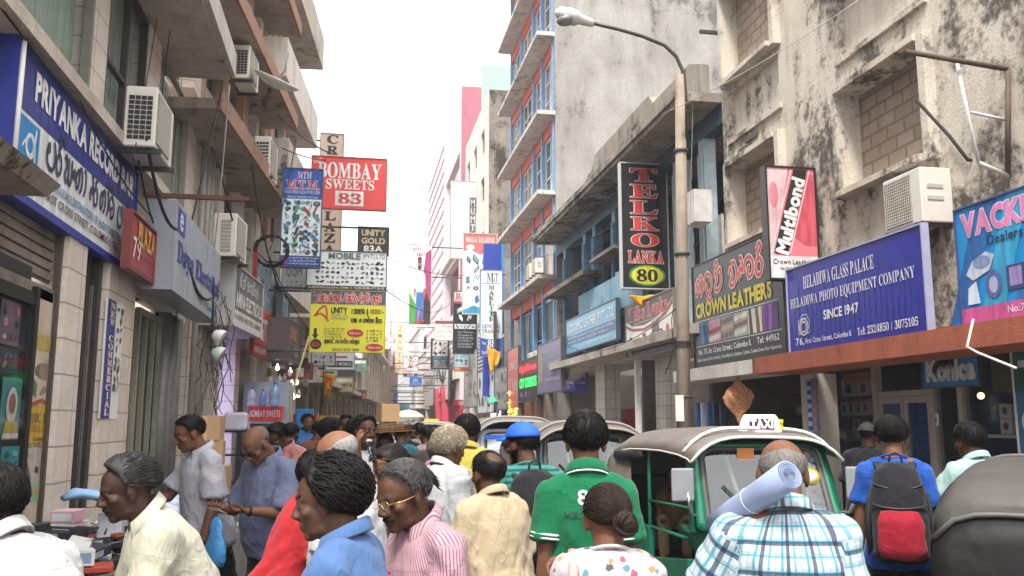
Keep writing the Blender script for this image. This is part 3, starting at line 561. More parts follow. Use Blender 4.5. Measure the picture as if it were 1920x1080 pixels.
class Sign:
    def __init__(s, name, label, o, W, H, rz=0, bg='#ffffff', depth=.1, frame=None, fw=.035, group=None, cat='sign', side=None, tilt=0, rough=.35):
        s.t = thing(name, label, cat, tuple(o), rz, group, rx=tilt); s.W, s.H = W, H; s.mb = MB(); s.mats = []
        MB().bb(0, 0, 0, W, depth, H).build('panel', pm(side or bg, rough, .05, 3), s.t)
        if side and side != bg: s.rect(0, 0, 1, 1, bg, 0)
        if frame:
            f = MB(); f.bb(-fw, -.02, -fw, 0, depth + .01, H + fw).bb(W, -.02, -fw, W + fw, depth + .01, H + fw).bb(0, -.02, -fw, W, depth + .01, 0).bb(0, -.02, H, W, depth + .01, H + fw); f.build('frame', pm(frame, .4, .1), s.t)
    def mi(s, c):
        m = c if not isinstance(c, str) else grimy(c)
        if m not in s.mats: s.mats.append(m)
        return s.mats.index(m)
    def q(s, pts, ly): return [(x * s.W, -.002 - .0022 * ly, z * s.H) for x, z in pts]
    def poly(s, pts, c, ly=1): s.mb.add(s.q(pts, ly), [tuple(range(len(pts)))], s.mi(c)); return s
    def rect(s, x0, z0, x1, z1, c, ly=1): return s.poly([(x0, z0), (x1, z0), (x1, z1), (x0, z1)], c, ly)
    def ell(s, cx, cz, rx, rz, c, ly=2, n=22): return s.poly([(cx + rx * math.cos(2 * math.pi * k / n), cz + rz * math.sin(2 * math.pi * k / n)) for k in range(n)], c, ly)
    def line(s, pts, w, c, ly=2, smooth=0):
        """stroke of width w metres through fractional points"""
        p = [(x * s.W, z * s.H) for x, z in (catmull(pts, smooth) if smooth else pts)]; n = len(p); vs = []; fs = []
        for i in range(n):
            a, b = p[max(i - 1, 0)], p[min(i + 1, n - 1)]; dx, dz = b[0] - a[0], b[1] - a[1]; l = math.hypot(dx, dz) or 1; nx, nz = -dz / l * w / 2, dx / l * w / 2
            y = -.002 - .0022 * ly - i * 6e-5; vs += [(p[i][0] + nx, y, p[i][1] + nz), (p[i][0] - nx, y, p[i][1] - nz)]
        fs = [(2 * i, 2 * i + 1, 2 * i + 3, 2 * i + 2) for i in range(n - 1)]; s.mb.add(vs, fs, s.mi(c)); return s
    def text(s, st, box, c, sty='b', ly=4, off=0, fit=False, ol=None, olw=.03, shear=0, rot=0):
        if sty == 's': off = min(off, .015); olw = min(olw, .03)
        for cc, of, l in ([(ol, off + olw, ly - 1)] if ol else []) + [(c, off, ly)]:
            v, f, bb = tmesh(st, sty, of); _, _, b0 = tmesh(st, sty, off)
            if not v: continue
            x0, z0, x1, z1 = box[0] * s.W, box[1] * s.H, box[2] * s.W, box[3] * s.H
            sx = (x1 - x0) / max(b0[2] - b0[0], 1e-6); sz = (z1 - z0) / max(b0[3] - b0[1], 1e-6)
            if fit: k = min(sx, sz); x0 += ((x1 - x0) - k * (b0[2] - b0[0])) / 2; sx = sz = k
            cx, cz = (x0 + x1) / 2, (z0 + z1) / 2; ca, sa = math.cos(rot), math.sin(rot); vs = []
            for a, b in v:
                zz = z0 + (b - b0[1]) * sz; xx = x0 + (a - b0[0]) * sx + shear * (zz - z0)
                if rot: xx, zz = cx + (xx - cx) * ca - (zz - cz) * sa, cz + (xx - cx) * sa + (zz - cz) * ca
                vs.append((xx, -.002 - .0022 * l, zz))
            s.mb.add(vs, f, s.mi(cc))
        return s
    def vtext(s, st, box, c, sty='s', gap=.25, **k):
        n = len(st); h = (box[3] - box[1]) / n
        for i, ch in enumerate(st):
            if ch == ' ': continue
            z1 = box[3] - i * h; nw = .45 if ch in 'I1' else 1; cx = (box[0] + box[2]) / 2; w = (box[2] - box[0]) / 2 * nw
            s.text(ch, (cx - w, z1 - h * (1 - gap / 2), cx + w, z1 - h * gap / 2), c, sty, **k)
        return s
    def curl(s, word, box, c, w=.13, ly=4, ol=None, olw=1.8):
        """hand drawn letters; word is a string of stroke codes, space = gap"""
        tot = sum(.6 if ch == ' ' else WIDE.get(ch, 1.08) for ch in word); x = 0; sx = (box[2] - box[0]) / tot; h = (box[3] - box[1]) / 1.75
        st = w * h * s.H
        for ch in word:
            if ch == ' ': x += .6; continue
            ad = WIDE.get(ch, 1.08); xb = x - .95 if ad == 0 else x
            for stroke in GL.get(ch, GL['A']).split('|'):
                pts = [tuple(map(float, p.split())) for p in stroke.split(',')]
                pts = [(box[0] + (xb + a) * sx, box[1] + (b + .35) * h) for a, b in pts]
                if ol: s.line(pts, st * olw, ol, ly - 1, 5)
                s.line(pts, st, c, ly, 5)
            x += ad
        return s
    def goods(s, x0, z0, x1, z1, nx, nz, seed, cols=('#2b3138', '#3f5f6a', '#8a9aa4', '#1c2228', '#5f9a9a', '#c23b3b', '#d9dde0', '#3a7f5a', '#4a6fb0'), ly=2):
        """rows of small product pictures"""
        r = random.Random(seed); dx, dz = (x1 - x0) / nx, (z1 - z0) / nz
        for i in range(nx):
            for k in range(nz):
                if r.random() < .08: continue
                cx, cz = x0 + (i + .5 + r.uniform(-.12, .12)) * dx, z0 + (k + .5 + r.uniform(-.12, .12)) * dz; a, b = dx * r.uniform(.2, .42), dz * r.uniform(.18, .4); c = r.choice(cols); m = r.random()
                an = r.uniform(-.7, .7)
                def rr(pts): return [(cx + (x * math.cos(an) - z * math.sin(an)), cz + (x * math.sin(an) + z * math.cos(an)) * 1) for x, z in pts]
                if m < .35:
                    s.poly(rr([(-a, -b), (a, -b), (a, b), (-a, b)]), c, ly); s.poly(rr([(-a * .7, -b * .5), (a * .7, -b * .5), (a * .7, b * .75), (-a * .7, b * .75)]), r.choice(cols), ly + 1)
                elif m < .6: s.ell(cx, cz, a, b, c, ly, 14); s.ell(cx, cz, a * .55, b * .55, r.choice(cols), ly + 1, 12)
                elif m < .8: s.line([(cx - a, cz - b), (cx - a * .2, cz + b), (cx + a * .4, cz - b * .3), (cx + a, cz + b)], min(dx * s.W, dz * s.H) * .1, c, ly, 4)
                else: s.poly(rr([(-a, -b * .3), (-a * .3, -b), (a, -b * .6), (a * .8, b * .5), (0, b)]), c, ly)
        return s
    def lines(s, box, n, c, seed=0, fill=.9, ly=3, wl=None, sty='b'):
        """small print"""
        h = (box[3] - box[1]) / n
        for i in range(n):
            st = wl[i % len(wl)]; s.text(st, (box[0], box[3] - (i + .85) * h, box[0] + (box[2] - box[0]) * (1 if i % 2 == 0 else fill), box[3] - (i + .2) * h), c, sty, ly)
        return s
    def done(s):
        if s.mb.f: s.mb.build('lettering', s.mats, s.t, recalc=False)
        return s.t
    def bar(s, x0, z, x1, r=.02, y=.06, c='#4a4541'):
        MB().tube([(x0, y, z), (x1, y, z)], r, 8).build('bracket', pm(c, .5, .2, 5), s.t); return s
def frect(px0, py0, px1, py1, Y):
    a, b = P(px0, py1, Y=Y), P(px1, py0, Y=Y); a2 = P(px0, py0, Y=Y); b2 = P(px1, py1, Y=Y)
    x0 = (a.x + a2.x) / 2; x1 = (b.x + b2.x) / 2
    return (x0, Y, (a.z + b2.z) / 2), x1 - x0, (b.z + a2.z - a.z - b2.z) / 2
def hang(name, label, px, Y, wallx=None, group='hanging shop signs over the street', bars=(.96, .05), depth=.12, **k):
    o, W, H = frect(*px, Y); s = Sign(name, label, o, W, H, 0, depth=depth, group=group, **k)
    if wallx is not None:
        for b in bars:
            if wallx < o[0]: s.bar(wallx - o[0], b * H, .15 * W, .025 * min(1.6, Y / 20), depth + .03)
            else: s.bar(.85 * W, b * H, wallx - o[0], .025 * min(1.6, Y / 20), depth + .03)
    return s
def wq(X, tl, tr, br, bl, rz=-90, n=(1, 0, 0), Q=None):
    Q = Q or (X, 0, 0); a, b, c, d = (PP(*p, Q, n) for p in (tl, tr, br, bl)); zb = (c.z + d.z) / 2; o = (a + d) / 2; w = ((b + c) / 2 - o); w.z = 0
    return (o.x, o.y, zb), w.length, (a.z + b.z) / 2 - zb, rz
def wb_(out, *q): return wq(0, *q, rz=85, n=(.9962, -.0872, 0), Q=B0 + Vector((.9962, -.0872, 0)) * out)
B0 = Vector((-2.65, 14.2, 0))
# ------------------------------------------------------------------ left fascia boards
s = Sign('fascia_sign', 'blue and white record bar board with curly script, nearest on the tiled building', (-2.4, 6.45, 3.3), 3.5, 1.13, 90, '#e3e4e6', .34, '#2c3a8c', .03, side='#2a3a94')
s.rect(0, .56, 1, 1, '#26338c', 1).text('PRIYANKA RECORD BAR', (.1, .68, .96, .89), '#f2f3f5', 'b', off=.03)
s.rect(.035, .24, .15, .53, '#1f86c6', 2).ell(.1, .37, .03, .085, '#e8eef2', 3).ell(.096, .37, .016, .05, '#1f86c6', 4).line([(.125, .5), (.12, .4), (.125, .28)], .03, '#e8eef2', 5).line([(.05, .33), (.08, .42), (.11, .44)], .02, '#e8eef2', 5, 4)
s.curl('priyNkA erkodh bArh', (.2, .26, .95, .62), '#20264f', .15)
s.text("WHOLESALE DISTRIBUTORS OF AUDIO CASSETTES & C.D'S", (.24, .2, .94, .265), '#2f7fb5', 'b').text('79, FIRST CROSS STREET, COLOMBO 11. TEL : 380108', (.15, .09, .95, .165), '#5a2430', 'b')
s.rect(0, 0, 1, .04, '#33409a', 2); s.done()
MB().tube([(0, -.03, .0), (0, -.03, 1.09)], .02, 6).build('corner_strip', whiteP, s.t)
s = Sign('fascia_sign', 'red board with big yellow capitals and the number 79, beside the blue and white board', *wq(-2.2, (250, 400), (292, 438), (285, 525), (236, 502), 90), '#9a3034', .06, '#7a3a36', .02)
s.text('PLAZA', (.28, .5, .97, .93), '#e8b23a', 'b', off=.02).text('79', (.1, .2, .4, .6), '#e8d9d6', 'b').text('NEW ELECTRONIC SHOPS', (.42, .3, .95, .36), '#5a1a1c', 'b').rect(0, 0, 1, .05, '#6a2226', 1); s.done()
dgry = '#9aa0aa'
s = Sign('fascia_sign', 'silver grey board with raised blue serif letters on the electrical shop', *wq(-2.0, (332, 387), (412, 470), (410, 595), (318, 558), 90), '#aab0bb', .32, None, side='#8f939b', rough=.28)
s.text('Daya Electrical', (.06, .28, .98, .6), '#23439e', 's', off=.015).text('e', (.07, .72, .13, .92), '#e9eef5', 'b', ly=3).rect(.04, .68, .17, .96, '#2a4fae', 2).text('Electrical', (.7, .08, .95, .17), '#2a4fae', 'b'); s.done()
def onB(u, out, z): q = B0 + dirB * u + Vector((.9962, -.0872, 0)) * out; return (q.x, q.y, z)
s = Sign('fascia_sign', 'grey and white board with white capitals past the silver board', *wb_(.7, (442, 488), (495, 545), (487, 635), (437, 605)), '#6d6a6e', .55, '#b9b5b2', .02, side='#a9a5a3')
s.rect(0, 0, 1, .26, '#d9d7d5', 1).text('AMINA ELECTRICALS', (.05, .32, .97, .58), '#eceae8', 'b', off=.02).curl('arina ilktrikl'.replace('a', 'A'), (.12, .62, .8, .92), '#e0dedd', .15).text('No. 81, FIRST CROSS STREET, COLOMBO 11', (.05, .1, .95, .2), '#55525a', 'b'); s.done()
s = Sign('banner_sign', 'tall red and picture printed banner beside the grey and white board', *wb_(.6, (484, 478), (519, 508), (506, 678), (471, 660)), '#b03a34', .05, '#8c2f2c', .02)
s.rect(0, .45, 1, 1, '#7c9bb0', 1).rect(0, .42, 1, .5, '#d9622f', 2).goods(.05, .52, .95, .98, 5, 3, 3, ('#5a8fc0', '#d98a3a', '#8a4a3a', '#6aa06a', '#e8d9b0', '#3a5f9a')).text('DIGITAL', (.1, .16, .95, .4), '#e8dcd8', 'b').rect(0, 0, 1, .12, '#8e2626', 2).text('WHOLESALE & RETAIL DEALERS', (.05, .03, .95, .09), '#e8dcd8', 'b'); s.done()
s = Sign('fascia_sign', 'dark brown board with orange letter blocks and small white signs below', *wb_(1.0, (540, 596), (564, 615), (562, 684), (539, 669)), '#4a423e', .4, '#5d5450', .03, side='#3c3633')
s.text('DMK', (.12, .5, .7, .85), '#c07a3a', 'b', off=.05).text('SS', (.55, .12, .75, .36), '#d9d2cc', 'b').line([(.1, .42), (.9, .42)], .03, '#8a7f78'); s.done()
s = Sign('fascia_sign', 'pale glass blue board between the red banner and the dark brown board', *wb_(.8, (529, 546), (540, 560), (538, 669), (526, 657)), '#8fa6b2', .1, '#5c6a70', .03); s.goods(.05, .1, .95, .95, 2, 4, 8, ('#6a8a9c', '#b5c4cc', '#7d98a6')); s.done()
s = Sign('pillar_sign', 'narrow vertical shop name plate in white on blue, fixed to the tiled pillar', *wq(-2.395, (204, 567), (238, 569), (214, 785), (186, 785), 90), '#dcd8d2', .02, None)
s.rect(0, 0, .5, 1, '#29418f', 1).vtext('NEW COMMERCIAL', (.13, .02, .4, .98), '#f0e6e6', 's', .2, ol='#c0392f', olw=.05, off=.01).goods(.55, .22, .97, .98, 2, 9, 5, ('#3d5a6a', '#5a6a4a', '#7a4a4a', '#4a6a7a', '#2f6a5f')); s.done()
# ------------------------------------------------------------------ left hanging signs
PR = '#e2e8ec'
s = hang('hanging_sign', 'tall blue topped sign with red M.T.M. letters and rows of gadget pictures', (529, 317, 602, 500), 17.6, -1.9, bg='#d7e6ea', frame='#3c4a6a', fw=.02)
s.rect(0, .69, 1, 1, '#1f55b0', 1).rect(0, 0, 1, .11, '#23419a', 1).text('MTM', (.36, .9, .72, .97), '#dfe7f5', 's').line([(.3, .89), (.55, .98), (.75, .97)], .015, '#e04a4a', 4, 4).text('M.T.M.', (.07, .79, .93, .88), '#d23a30', 's', ol='#f2f2f2', olw=.04).text('ELECTRICALS (PVT) LTD.', (.04, .735, .96, .775), '#f0f2f6', 's').text('Dealers in Electricals & Electronics', (.12, .7, .9, .722), '#e8ecf4', 's')
s.goods(.02, .115, .98, .685, 5, 9, 11).goods(.02, .115, .98, .685, 4, 8, 12, ly=5).text('88/10', (.02, .02, .17, .09), '#e05050', 'b').lines((.22, .015, .97, .1), 3, '#e6ebf5', wl=['No. 88/10, 1ST CROSS STREET, COLOMBO 11', 'Tel: 0112 446 118, 0777 320 115']); s.done()
s = hang('hanging_sign', 'big red sign with white lettering and the number 83 in a white box', (584, 296, 724, 391), 21, -1.6, bg='#d8433f', frame='#b9352f', fw=.02, bars=(.02,))
s.text('BOMBAY', (.08, .58, .93, .9), '#f7efec', 's', off=.045).text('SWEETS', (.19, .37, .84, .57), '#f7efec', 's', off=.045).rect(.32, .05, .7, .34, '#f5eeea', 2).text('83', (.36, .09, .67, .3), '#d8433f', 's', off=.03).text('FIRST', (.015, .88, .14, .95), '#f7efec', 's', rot=.5); s.done()
s = hang('hanging_sign', 'tall beige vertical sign with dark serif capitals behind the red sweets sign', (598, 251, 641, 478), 24.5, -1.4, bg='#c9b5a0', frame='#9c8a78', fw=.02, depth=.2)
s.vtext('CROSS PLAZA', (.28, .0, .78, 1.0), '#40352f', 's', .2, off=.02); s.done()
s = hang('hanging_sign', 'small black sign with gold letters above the white gadget board', (672, 427, 728, 477), 19, -1.6, bg='#2d2928', frame='#1b1918', fw=.02, bars=(1.03,))
s.text('UNITY', (.1, .68, .9, .92), '#cbb98e', 'b', off=.03).text('GOLD', (.1, .38, .9, .62), '#cbb98e', 'b', off=.03).text('83A', (.18, .08, .82, .33), '#ecebe8', 'b', off=.02); s.done()
s = hang('hanging_sign', 'wide white board of small gadget pictures with grey capitals on top', (576, 472, 724, 544), 18.4, -1.7, bg='#e2e4e4', frame='#3f3835', fw=.02)
s.text('MOBILE', (.26, .8, .67, .97), '#6d7a78', 'b', off=.02).text('(PVT) LTD', (.7, .8, .98, .96), '#7d8a88', 'b').goods(.1, .14, .98, .76, 14, 5, 21, ('#2b3138', '#3f5f6a', '#7a8a94', '#8a5a4a', '#1c2228')).rect(0, 0, 1, .11, '#4a3a34', 2).text('No: 83/1/12/24 1st Cross Street, Colombo - 11.  Tel: 0112 388 888, 0777 226 325', (.02, .025, .98, .09), '#efeae6', 'b'); s.done()
s = hang('hanging_sign', 'pale grey sign with three thin capital letters next to the gadget board', (530, 497, 574, 543), 18.9, -1.8, bg='#c9cbca', frame='#8a8784', fw=.02)
s.text('QQM', (.12, .5, .82, .88), '#6a6d6d', 'n').goods(.1, .08, .9, .42, 4, 2, 9, ('#9aa2a4', '#b0b6b8')); s.done()
s = hang('hanging_sign', 'yellow banner with a red emblem and black curly script over the stalls', (582, 546, 722, 660), 17.9, -1.7, bg='#d6cf2c', frame='#a8a03a', fw=.015, bars=(.99, .01), depth=.03)
s.rect(0, .78, 1, 1, '#6a6a7a', 1)
rr = random.Random(4)
for k in range(90): s.ell(rr.random(), rr.uniform(.8, .99), .012, .012, rr.choice(['#e0d9c8', '#3a3a6a', '#d9b23a', '#a04a6a', '#e8e8e8', '#4a6a5a']), 2, 8)
s.curl('utsv smyT vistiru viduli bubul', (.08, .79, .94, .97), '#c8342c', .17, ol='#f0e6e0')
s.line([(.05, .58), (.14, .72), (.2, .73), (.22, .55)], .035, '#d2452f', 3, 5).line([(.05, .58), (.14, .62), (.24, .5)], .035, '#d2452f', 4, 5).text('UNITY', (.27, .63, .49, .73), '#2a2618', 'b', off=.02).text('GOLD', (.27, .53, .49, .62), '#b0a860', 'b')
s.curl('antnAv ru', (.54, .6, .78, .74), '#2a2618', .16).text('1000/-', (.8, .63, .98, .71), '#2a2618', 'b').curl('vsr k vgkimk shitv', (.54, .46, .96, .58), '#2a2618', .16)
s.poly([(.05, .38), (.09, .38), (.09, .28), (.115, .28), (.07, .2), (.025, .28), (.05, .28)], '#2c2a18', 3).ell(.08, .12, .075, .085, '#33241a', 3).text('83A', (.025, .08, .135, .16), '#d24a4a', 'b', ly=5)
s.lines((.18, .22, .46, .4), 4, '#8a8638', wl=['CALL 0112 329 366', 'LED BULBS  12 - 24', 'TV ANTENNA  7']).ell(.6, .31, .11, .065, '#c8342c', 3).text('Sale is on', (.53, .29, .67, .33), '#efe6d8', 'b', ly=5).goods(.74, .16, .97, .38, 5, 4, 2, ('#8a8638', '#7a7a5a', '#9a9448')).ell(.86, .08, .12, .06, '#c8342c', 5).text('Visit us now', (.77, .06, .95, .1), '#efe6d8', 'b', ly=7)
s.curl('susevTi trevelin konsul', (.19, .12, .66, .22), '#2a2618', .17).text('0112 329 366', (.3, .015, .66, .06), '#4a4620', 's'); s.done()
s = hang('hanging_sign', 'small pale sign with thin border below the yellow banner', (612, 658, 664, 692), 26, -1.0, bg='#d5d8da', frame='#8f9496', fw=.03); s.rect(.05, .1, .95, .45, '#4d5150', 2).rect(.35, .62, .75, .72, '#c05050', 2).text('CITY MOBILE', (.1, .2, .9, .36), '#e5e5e5', 'b'); s.done()
# ------------------------------------------------------------------ right big boards
s = Sign('fascia_sign', 'black leather shop board with yellow capitals, red curly script and fabric pictures', *wq(6.85, (1297, 505), (1464, 426), (1474, 664), (1305, 692)), '#1e1c1c', .1, '#2b2928', .02)
s.curl('kvunh ledrhs', (.04, .62, .98, .97), '#c8352b', .17, ol='#e8d6cc', olw=1.7).text('CROWN LEATHERS', (.04, .475, .9, .62), '#d6c52c', 'b', off=.03)
s.line([(.03, .445), (.97, .445)], .015, '#d0d0d0').line([(.03, .205), (.97, .205)], .015, '#d0d0d0')
fc = [('#2f6f8a', '#7a4a6a', '#3a9ab0', '#2a4a7a'), ('#c58aa8', '#d9d3d0', '#a03a4a', '#c08a9a'), ('#8a8378', '#6d665c', '#a09a8e', '#5d574e'), ('#9aa592', '#c2c8b8', '#7a4a48', '#d0cbb8'), ('#cfc4b4', '#3a2f2a', '#d9d0c2', '#6a4a3a'), ('#7a3a9a', '#5a2a7a', '#9a5ab8', '#6a3288')]
for k, f in enumerate(fc):
    x0 = .05 + k * .15; s.rect(x0, .22, x0 + .145, .43, f[0], 2)
    for j in range(3): s.poly([(x0 + .02 + j * .035, .22), (x0 + .055 + j * .035, .22), (x0 + .04 + j * .035 + .02 * (k % 2), .43), (x0 + .01 + j * .035 + .02 * (k % 2), .43)] if k in (0, 4, 5) else [(x0, .23 + j * .065), (x0 + .145, .25 + j * .065), (x0 + .145, .29 + j * .065), (x0, .27 + j * .065)], f[1 + j], 3)
s.text('No. 78, 1st Cross Street, Colombo 11.', (.06, .115, .68, .175), '#e4e2e0', 'b').text('Tel: 449162', (.74, .125, .95, .18), '#e4e2e0', 'b').text('Dealers Imported & Local Rexine, Velvet Material, Upholstry, Cushion, Cushion Cover, Floor Carpet etc.', (.04, .05, .97, .09), '#d4d2d0', 'b'); s.done()
s = Sign('fascia_sign', 'deep blue photo company board with white serif capitals and a camera drawing', *wq(6.7, (1478, 507), (1728, 422), (1740, 622), (1480, 662)), '#26288c', .07, '#9a9cb8', .025, rough=.3)
for k in range(26): s.rect(.02 + k * .037, .0, .026 + k * .037, .35 + .6 * ((k * 37) % 11) / 11, '#2b2e93', 1)
s.text('HELADIWA GLASS PALACE', (.15, .72, .7, .87), '#e4e4ec', 's').text('HELADIWA PHOTO EQUIPMENT COMPANY', (.025, .5, .95, .64), '#e4e4ec', 's').text('SINCE 1947', (.31, .31, .58, .42), '#e4e4ec', 'b', off=.01).text('76,', (.06, .06, .135, .16), '#e4e4ec', 'b').text('First Cross Street, Colombo 11.', (.145, .07, .52, .14), '#e4e4ec', 'b').text('Tel: 2324850 / 3075105', (.56, .07, .95, .155), '#e4e4ec', 's')
cw = '#d5d6e6'
s.line([(.09, .2), (.09, .36), (.115, .38), (.125, .42), (.165, .42), (.175, .37), (.185, .36), (.185, .2), (.09, .2)], .014, cw, 3)
for rr_, c in ((.042, cw), (.034, '#26288c'), (.028, cw), (.02, '#26288c')): s.ell(.137, .28, rr_, rr_ * 2.5, c, 4 + int((.042 - rr_) * 120))
s.rect(.125, .37, .16, .385, cw, 3); s.done()
s = Sign('fascia_sign', 'bright blue lighting shop board with pink capitals and lamp pictures at the right edge', *wq(6.68, (1793, 392), (2100, 295), (2120, 562), (1805, 608)), '#1f86c4', .08, '#3a4a7a', .02, rough=.3)
for k, c in enumerate(('#1a63ac', '#35a5d6', '#1d74b8', '#4ab5dc')): s.poly([(k * .22 - .1, 0), (k * .22 + .06, 0), (k * .22 + .3, 1), (k * .22 + .15, 1)], c, 1)
s.rect(0, 0, 1, .13, '#d4549a', 2).text('VACKER', (.04, .74, .62, .95), '#e58ac0', 'b', off=.03, ol='#f3dbe9').text('Dealers in Lighting', (.22, .6, .8, .71), '#16204a', 'b').text('No:74,First Cross Street', (.32, .03, .9, .1), '#f0dcea', 'b')
s.poly([(.05, .42), (.1, .52), (.2, .58), (.26, .54), (.22, .42), (.1, .36)], '#c9d3e4', 4).ell(.17, .5, .06, .055, '#8296c0', 5).poly([(.06, .3), (.12, .35), (.14, .16), (.05, .16)], '#d9dfee', 4).ell(.24, .3, .055, .12, '#5a6ab0', 4).ell(.24, .29, .03, .07, '#b9c0e0', 5).rect(.33, .22, .45, .42, '#3a3f78', 4).rect(.35, .25, .43, .4, '#9a8ac0', 5).ell(.6, .36, .07, .14, '#d0d8ea', 4); s.done()
s = hang('hanging_sign', 'pink and red light box sign with slanted white lettering on a black diagonal band', (1441, 316, 1530, 522), 12.95, 7.5, bg='#d77882', frame='#2d2624', fw=.03, bars=(1.03,), depth=.16)
s.rect(0, 0, 1, .2, '#e6e2e2', 1).poly([(.0, .2), (.12, .2), (.45, 1), (0, 1)], '#dcb9be', 1).poly([(.3, .45), (.75, .3), (1, .3), (1, .95), (.8, .95)], '#cf5766', 1).ell(.13, .75, .1, .12, '#d98892', 2)
s.poly([(.08, .22), (.37, .22), (.86, .99), (.57, .99)], '#211d1e', 3).text('Multibond', (-.33, .5, 1.25, .63), '#f2eeee', 'b', rot=math.atan2(.77 * 1.83, .49 * .8), off=.03, ly=5).line([(.42, .22), (.91, .99)], .02, '#efd5d8', 3).line([(.03, .22), (.52, .99)], .02, '#efd5d8', 3).text('Crown Leather S', (.06, .125, .95, .17), '#2d2626', 'b').text('No.78, 1st Cross Street', (.2, .07, .9, .1), '#4d4545', 'b'); s.done()
s = hang('hanging_sign', 'tall black vertical sign with red serif capitals and a green oval 80', (1166, 308, 1251, 540), 20.6, 7.4, bg='#232226', frame='#b8b5b2', fw=.03, bars=(1.0, .1), depth=.16)
s.vtext('TELKO', (.2, .315, .8, .975), '#d0403a', 's', .18, off=.03, ol='#efe0dc', olw=.02).text('LANKA', (.12, .195, .9, .295), '#d0403a', 's', off=.02, ol='#efe0dc', olw=.03).ell(.53, .1, .4, .085, '#3f8a3a', 2).ell(.53, .1, .35, .072, '#d8d23a', 3).text('80', (.3, .05, .76, .148), '#1f1d1d', 's', off=.03, ly=5); s.done()
s = Sign('fascia_sign', 'white product board with a dark arched heading in red letters, below the tall black sign', *wq(6.9, (1174, 575), (1262, 545), (1265, 655), (1175, 672)), '#d5cfc8', .08, '#6d625a', .03)
s.poly([(0, .72), (0, 1), (1, 1), (1, .9), (.85, .72), (.6, .6), (.4, .56), (.15, .6)], '#5a4b45', 1).poly([(.0, .66), (.15, .55), (.4, .5), (.62, .55), (.86, .68), (1, .88), (1, .8), (.86, .62), (.62, .5), (.4, .46), (.15, .5), (.0, .6)], '#a8403c', 2).text('Telko Lanka', (.08, .68, .9, .94), '#c23a36', 's', ol='#e0d0c8', olw=.03).text('Mobile & Electronic General & Consumer Electronics', (.2, .6, .78, .65), '#cfc4bc', 'b').rect(0, 0, 1, .12, '#4a423e', 1).text('1st Cross Street, Colombo 11.  Tel: 011 2 342513', (.22, .03, .95, .09), '#d5cfc8', 'b').ell(.09, .1, .07, .1, '#3a3432', 2).text('80', (.05, .05, .13, .15), '#e5ded6', 'b')
s.goods(.04, .2, .97, .5, 6, 1, 4, ('#5a5f78', '#c9b5b5', '#c05a6a', '#4a423e', '#8a8680')).rect(.58, .36, .72, .56, '#6a6058', 4); s.done()
s = Sign('fascia_sign', 'faded light blue leather shop board with white capitals under the blue balcony', *wq(6.9, (1061, 603), (1155, 561), (1156, 634), (1063, 664)), '#5f9ab8', .1, '#3f4d58', .03)
s.rect(0, .22, 1, .5, '#4a6a9a', 1).text('COLOMBO LEATHER (PVT) LTD.', (.09, .52, .97, .86), '#e2eaee', 'b', off=.01).lines((.05, .24, .95, .48), 2, '#c9d8e4', wl=['IMPORTERS & DEALERS IN ALL KINDS OF REXINE,', 'FURNITURE, CUSHIONS & UPHOLSTERY MATERIALS']).rect(.02, .58, .07, .84, '#b5b9b0', 2).text('80, FIRST CROSS STREET, COLOMBO 11', (.3, .07, .9, .16), '#d8e4ea', 'b'); s.done()
s = Sign('shop_front_sign', 'blue shop sign with grey white rounded letters over the glass doors', *wq(8.22, (1728, 668), (1835, 662), (1836, 722), (1732, 727)), '#2d7cb8', .03, '#4a4a48', .015)
s.text('Konica', (.07, .16, .95, .88), '#dfe2df', 'b', off=.05).line([(.16, .2), (.1, .42), (.17, .68)], .012, '#2d7cb8', 6); s.done()
s = Sign('shop_front_sign', 'worn orange strip with faint dark words above the shelf of boxes', (8.3, 13.95, 2.36), .92, .16, -90, '#b0662c', .02); s.text('Kodak Express', (.1, .2, .9, .75), '#7a3a22', 'b'); s.done()
s = Sign('shop_front_sign', 'worn orange strip with faint red words at the right of the blue sign', (8.22, 11.45, 2.4), .5, .17, -90, '#b06a32', .02); s.text('Kodak Film', (.08, .2, .92, .78), '#8a2f22', 'b'); s.done()
s = Sign('panel_sign', 'tall narrow green and blue panel at the right end of the photo shop', (8.0, 9.6, 1.2), .7, 1.45, -90, '#2f5f86', .05, '#c9c9c4', .02); s.rect(0, .6, 1, 1, '#1f5a48', 1).ell(.4, .35, .3, .12, '#d5d8d5', 2).rect(.12, .8, .5, .86, '#d8e2dc', 2); s.done()
# ------------------------------------------------------------------ right mid boards
def rboard(name, label, X, px0, px1, zb, H, bg, depth=.12, frame='#4a4542'):
    y0, y1 = P(px0, 680, X=X).y, P(px1, 680, X=X).y; return Sign(name, label, (X, y0, zb), y0 - y1, H, -90, bg, depth, frame, .04)
s = rboard('fascia_sign', 'violet grey optician board with a picture at its left', 6.75, 1008, 1052, 2.75, 1.75, '#6a6580'); s.rect(.03, .2, .25, .85, '#8a8678', 2).text('Opticians', (.5, .45, .95, .62), '#c9c6d6', 'i').lines((.3, .65, .8, .85), 2, '#b0adc4', wl=['VISION CARE', 'EYE TESTING']).text('www.visioncare.lk', (.35, .22, .95, .3), '#c9c6d6', 'b'); s.done()
s = rboard('display_sign', 'black running light board with red and green letters', 6.75, 973, 1007, 2.55, 1.6, '#1d1a1c'); s.rect(.03, .62, .98, .95, '#7a1018', 1).rect(.03, .28, .98, .6, '#0f3a1a', 1).text('Digital Screens', (.06, .68, .96, .88), emit('#ff3030', 1.2), 'b').text('CITY COMM SYS', (.06, .32, .97, .56), emit('#2fe05a', 1.2), 'b').text('No. 82 J', (.08, .06, .6, .22), '#8f86c8', 'b'); s.done()
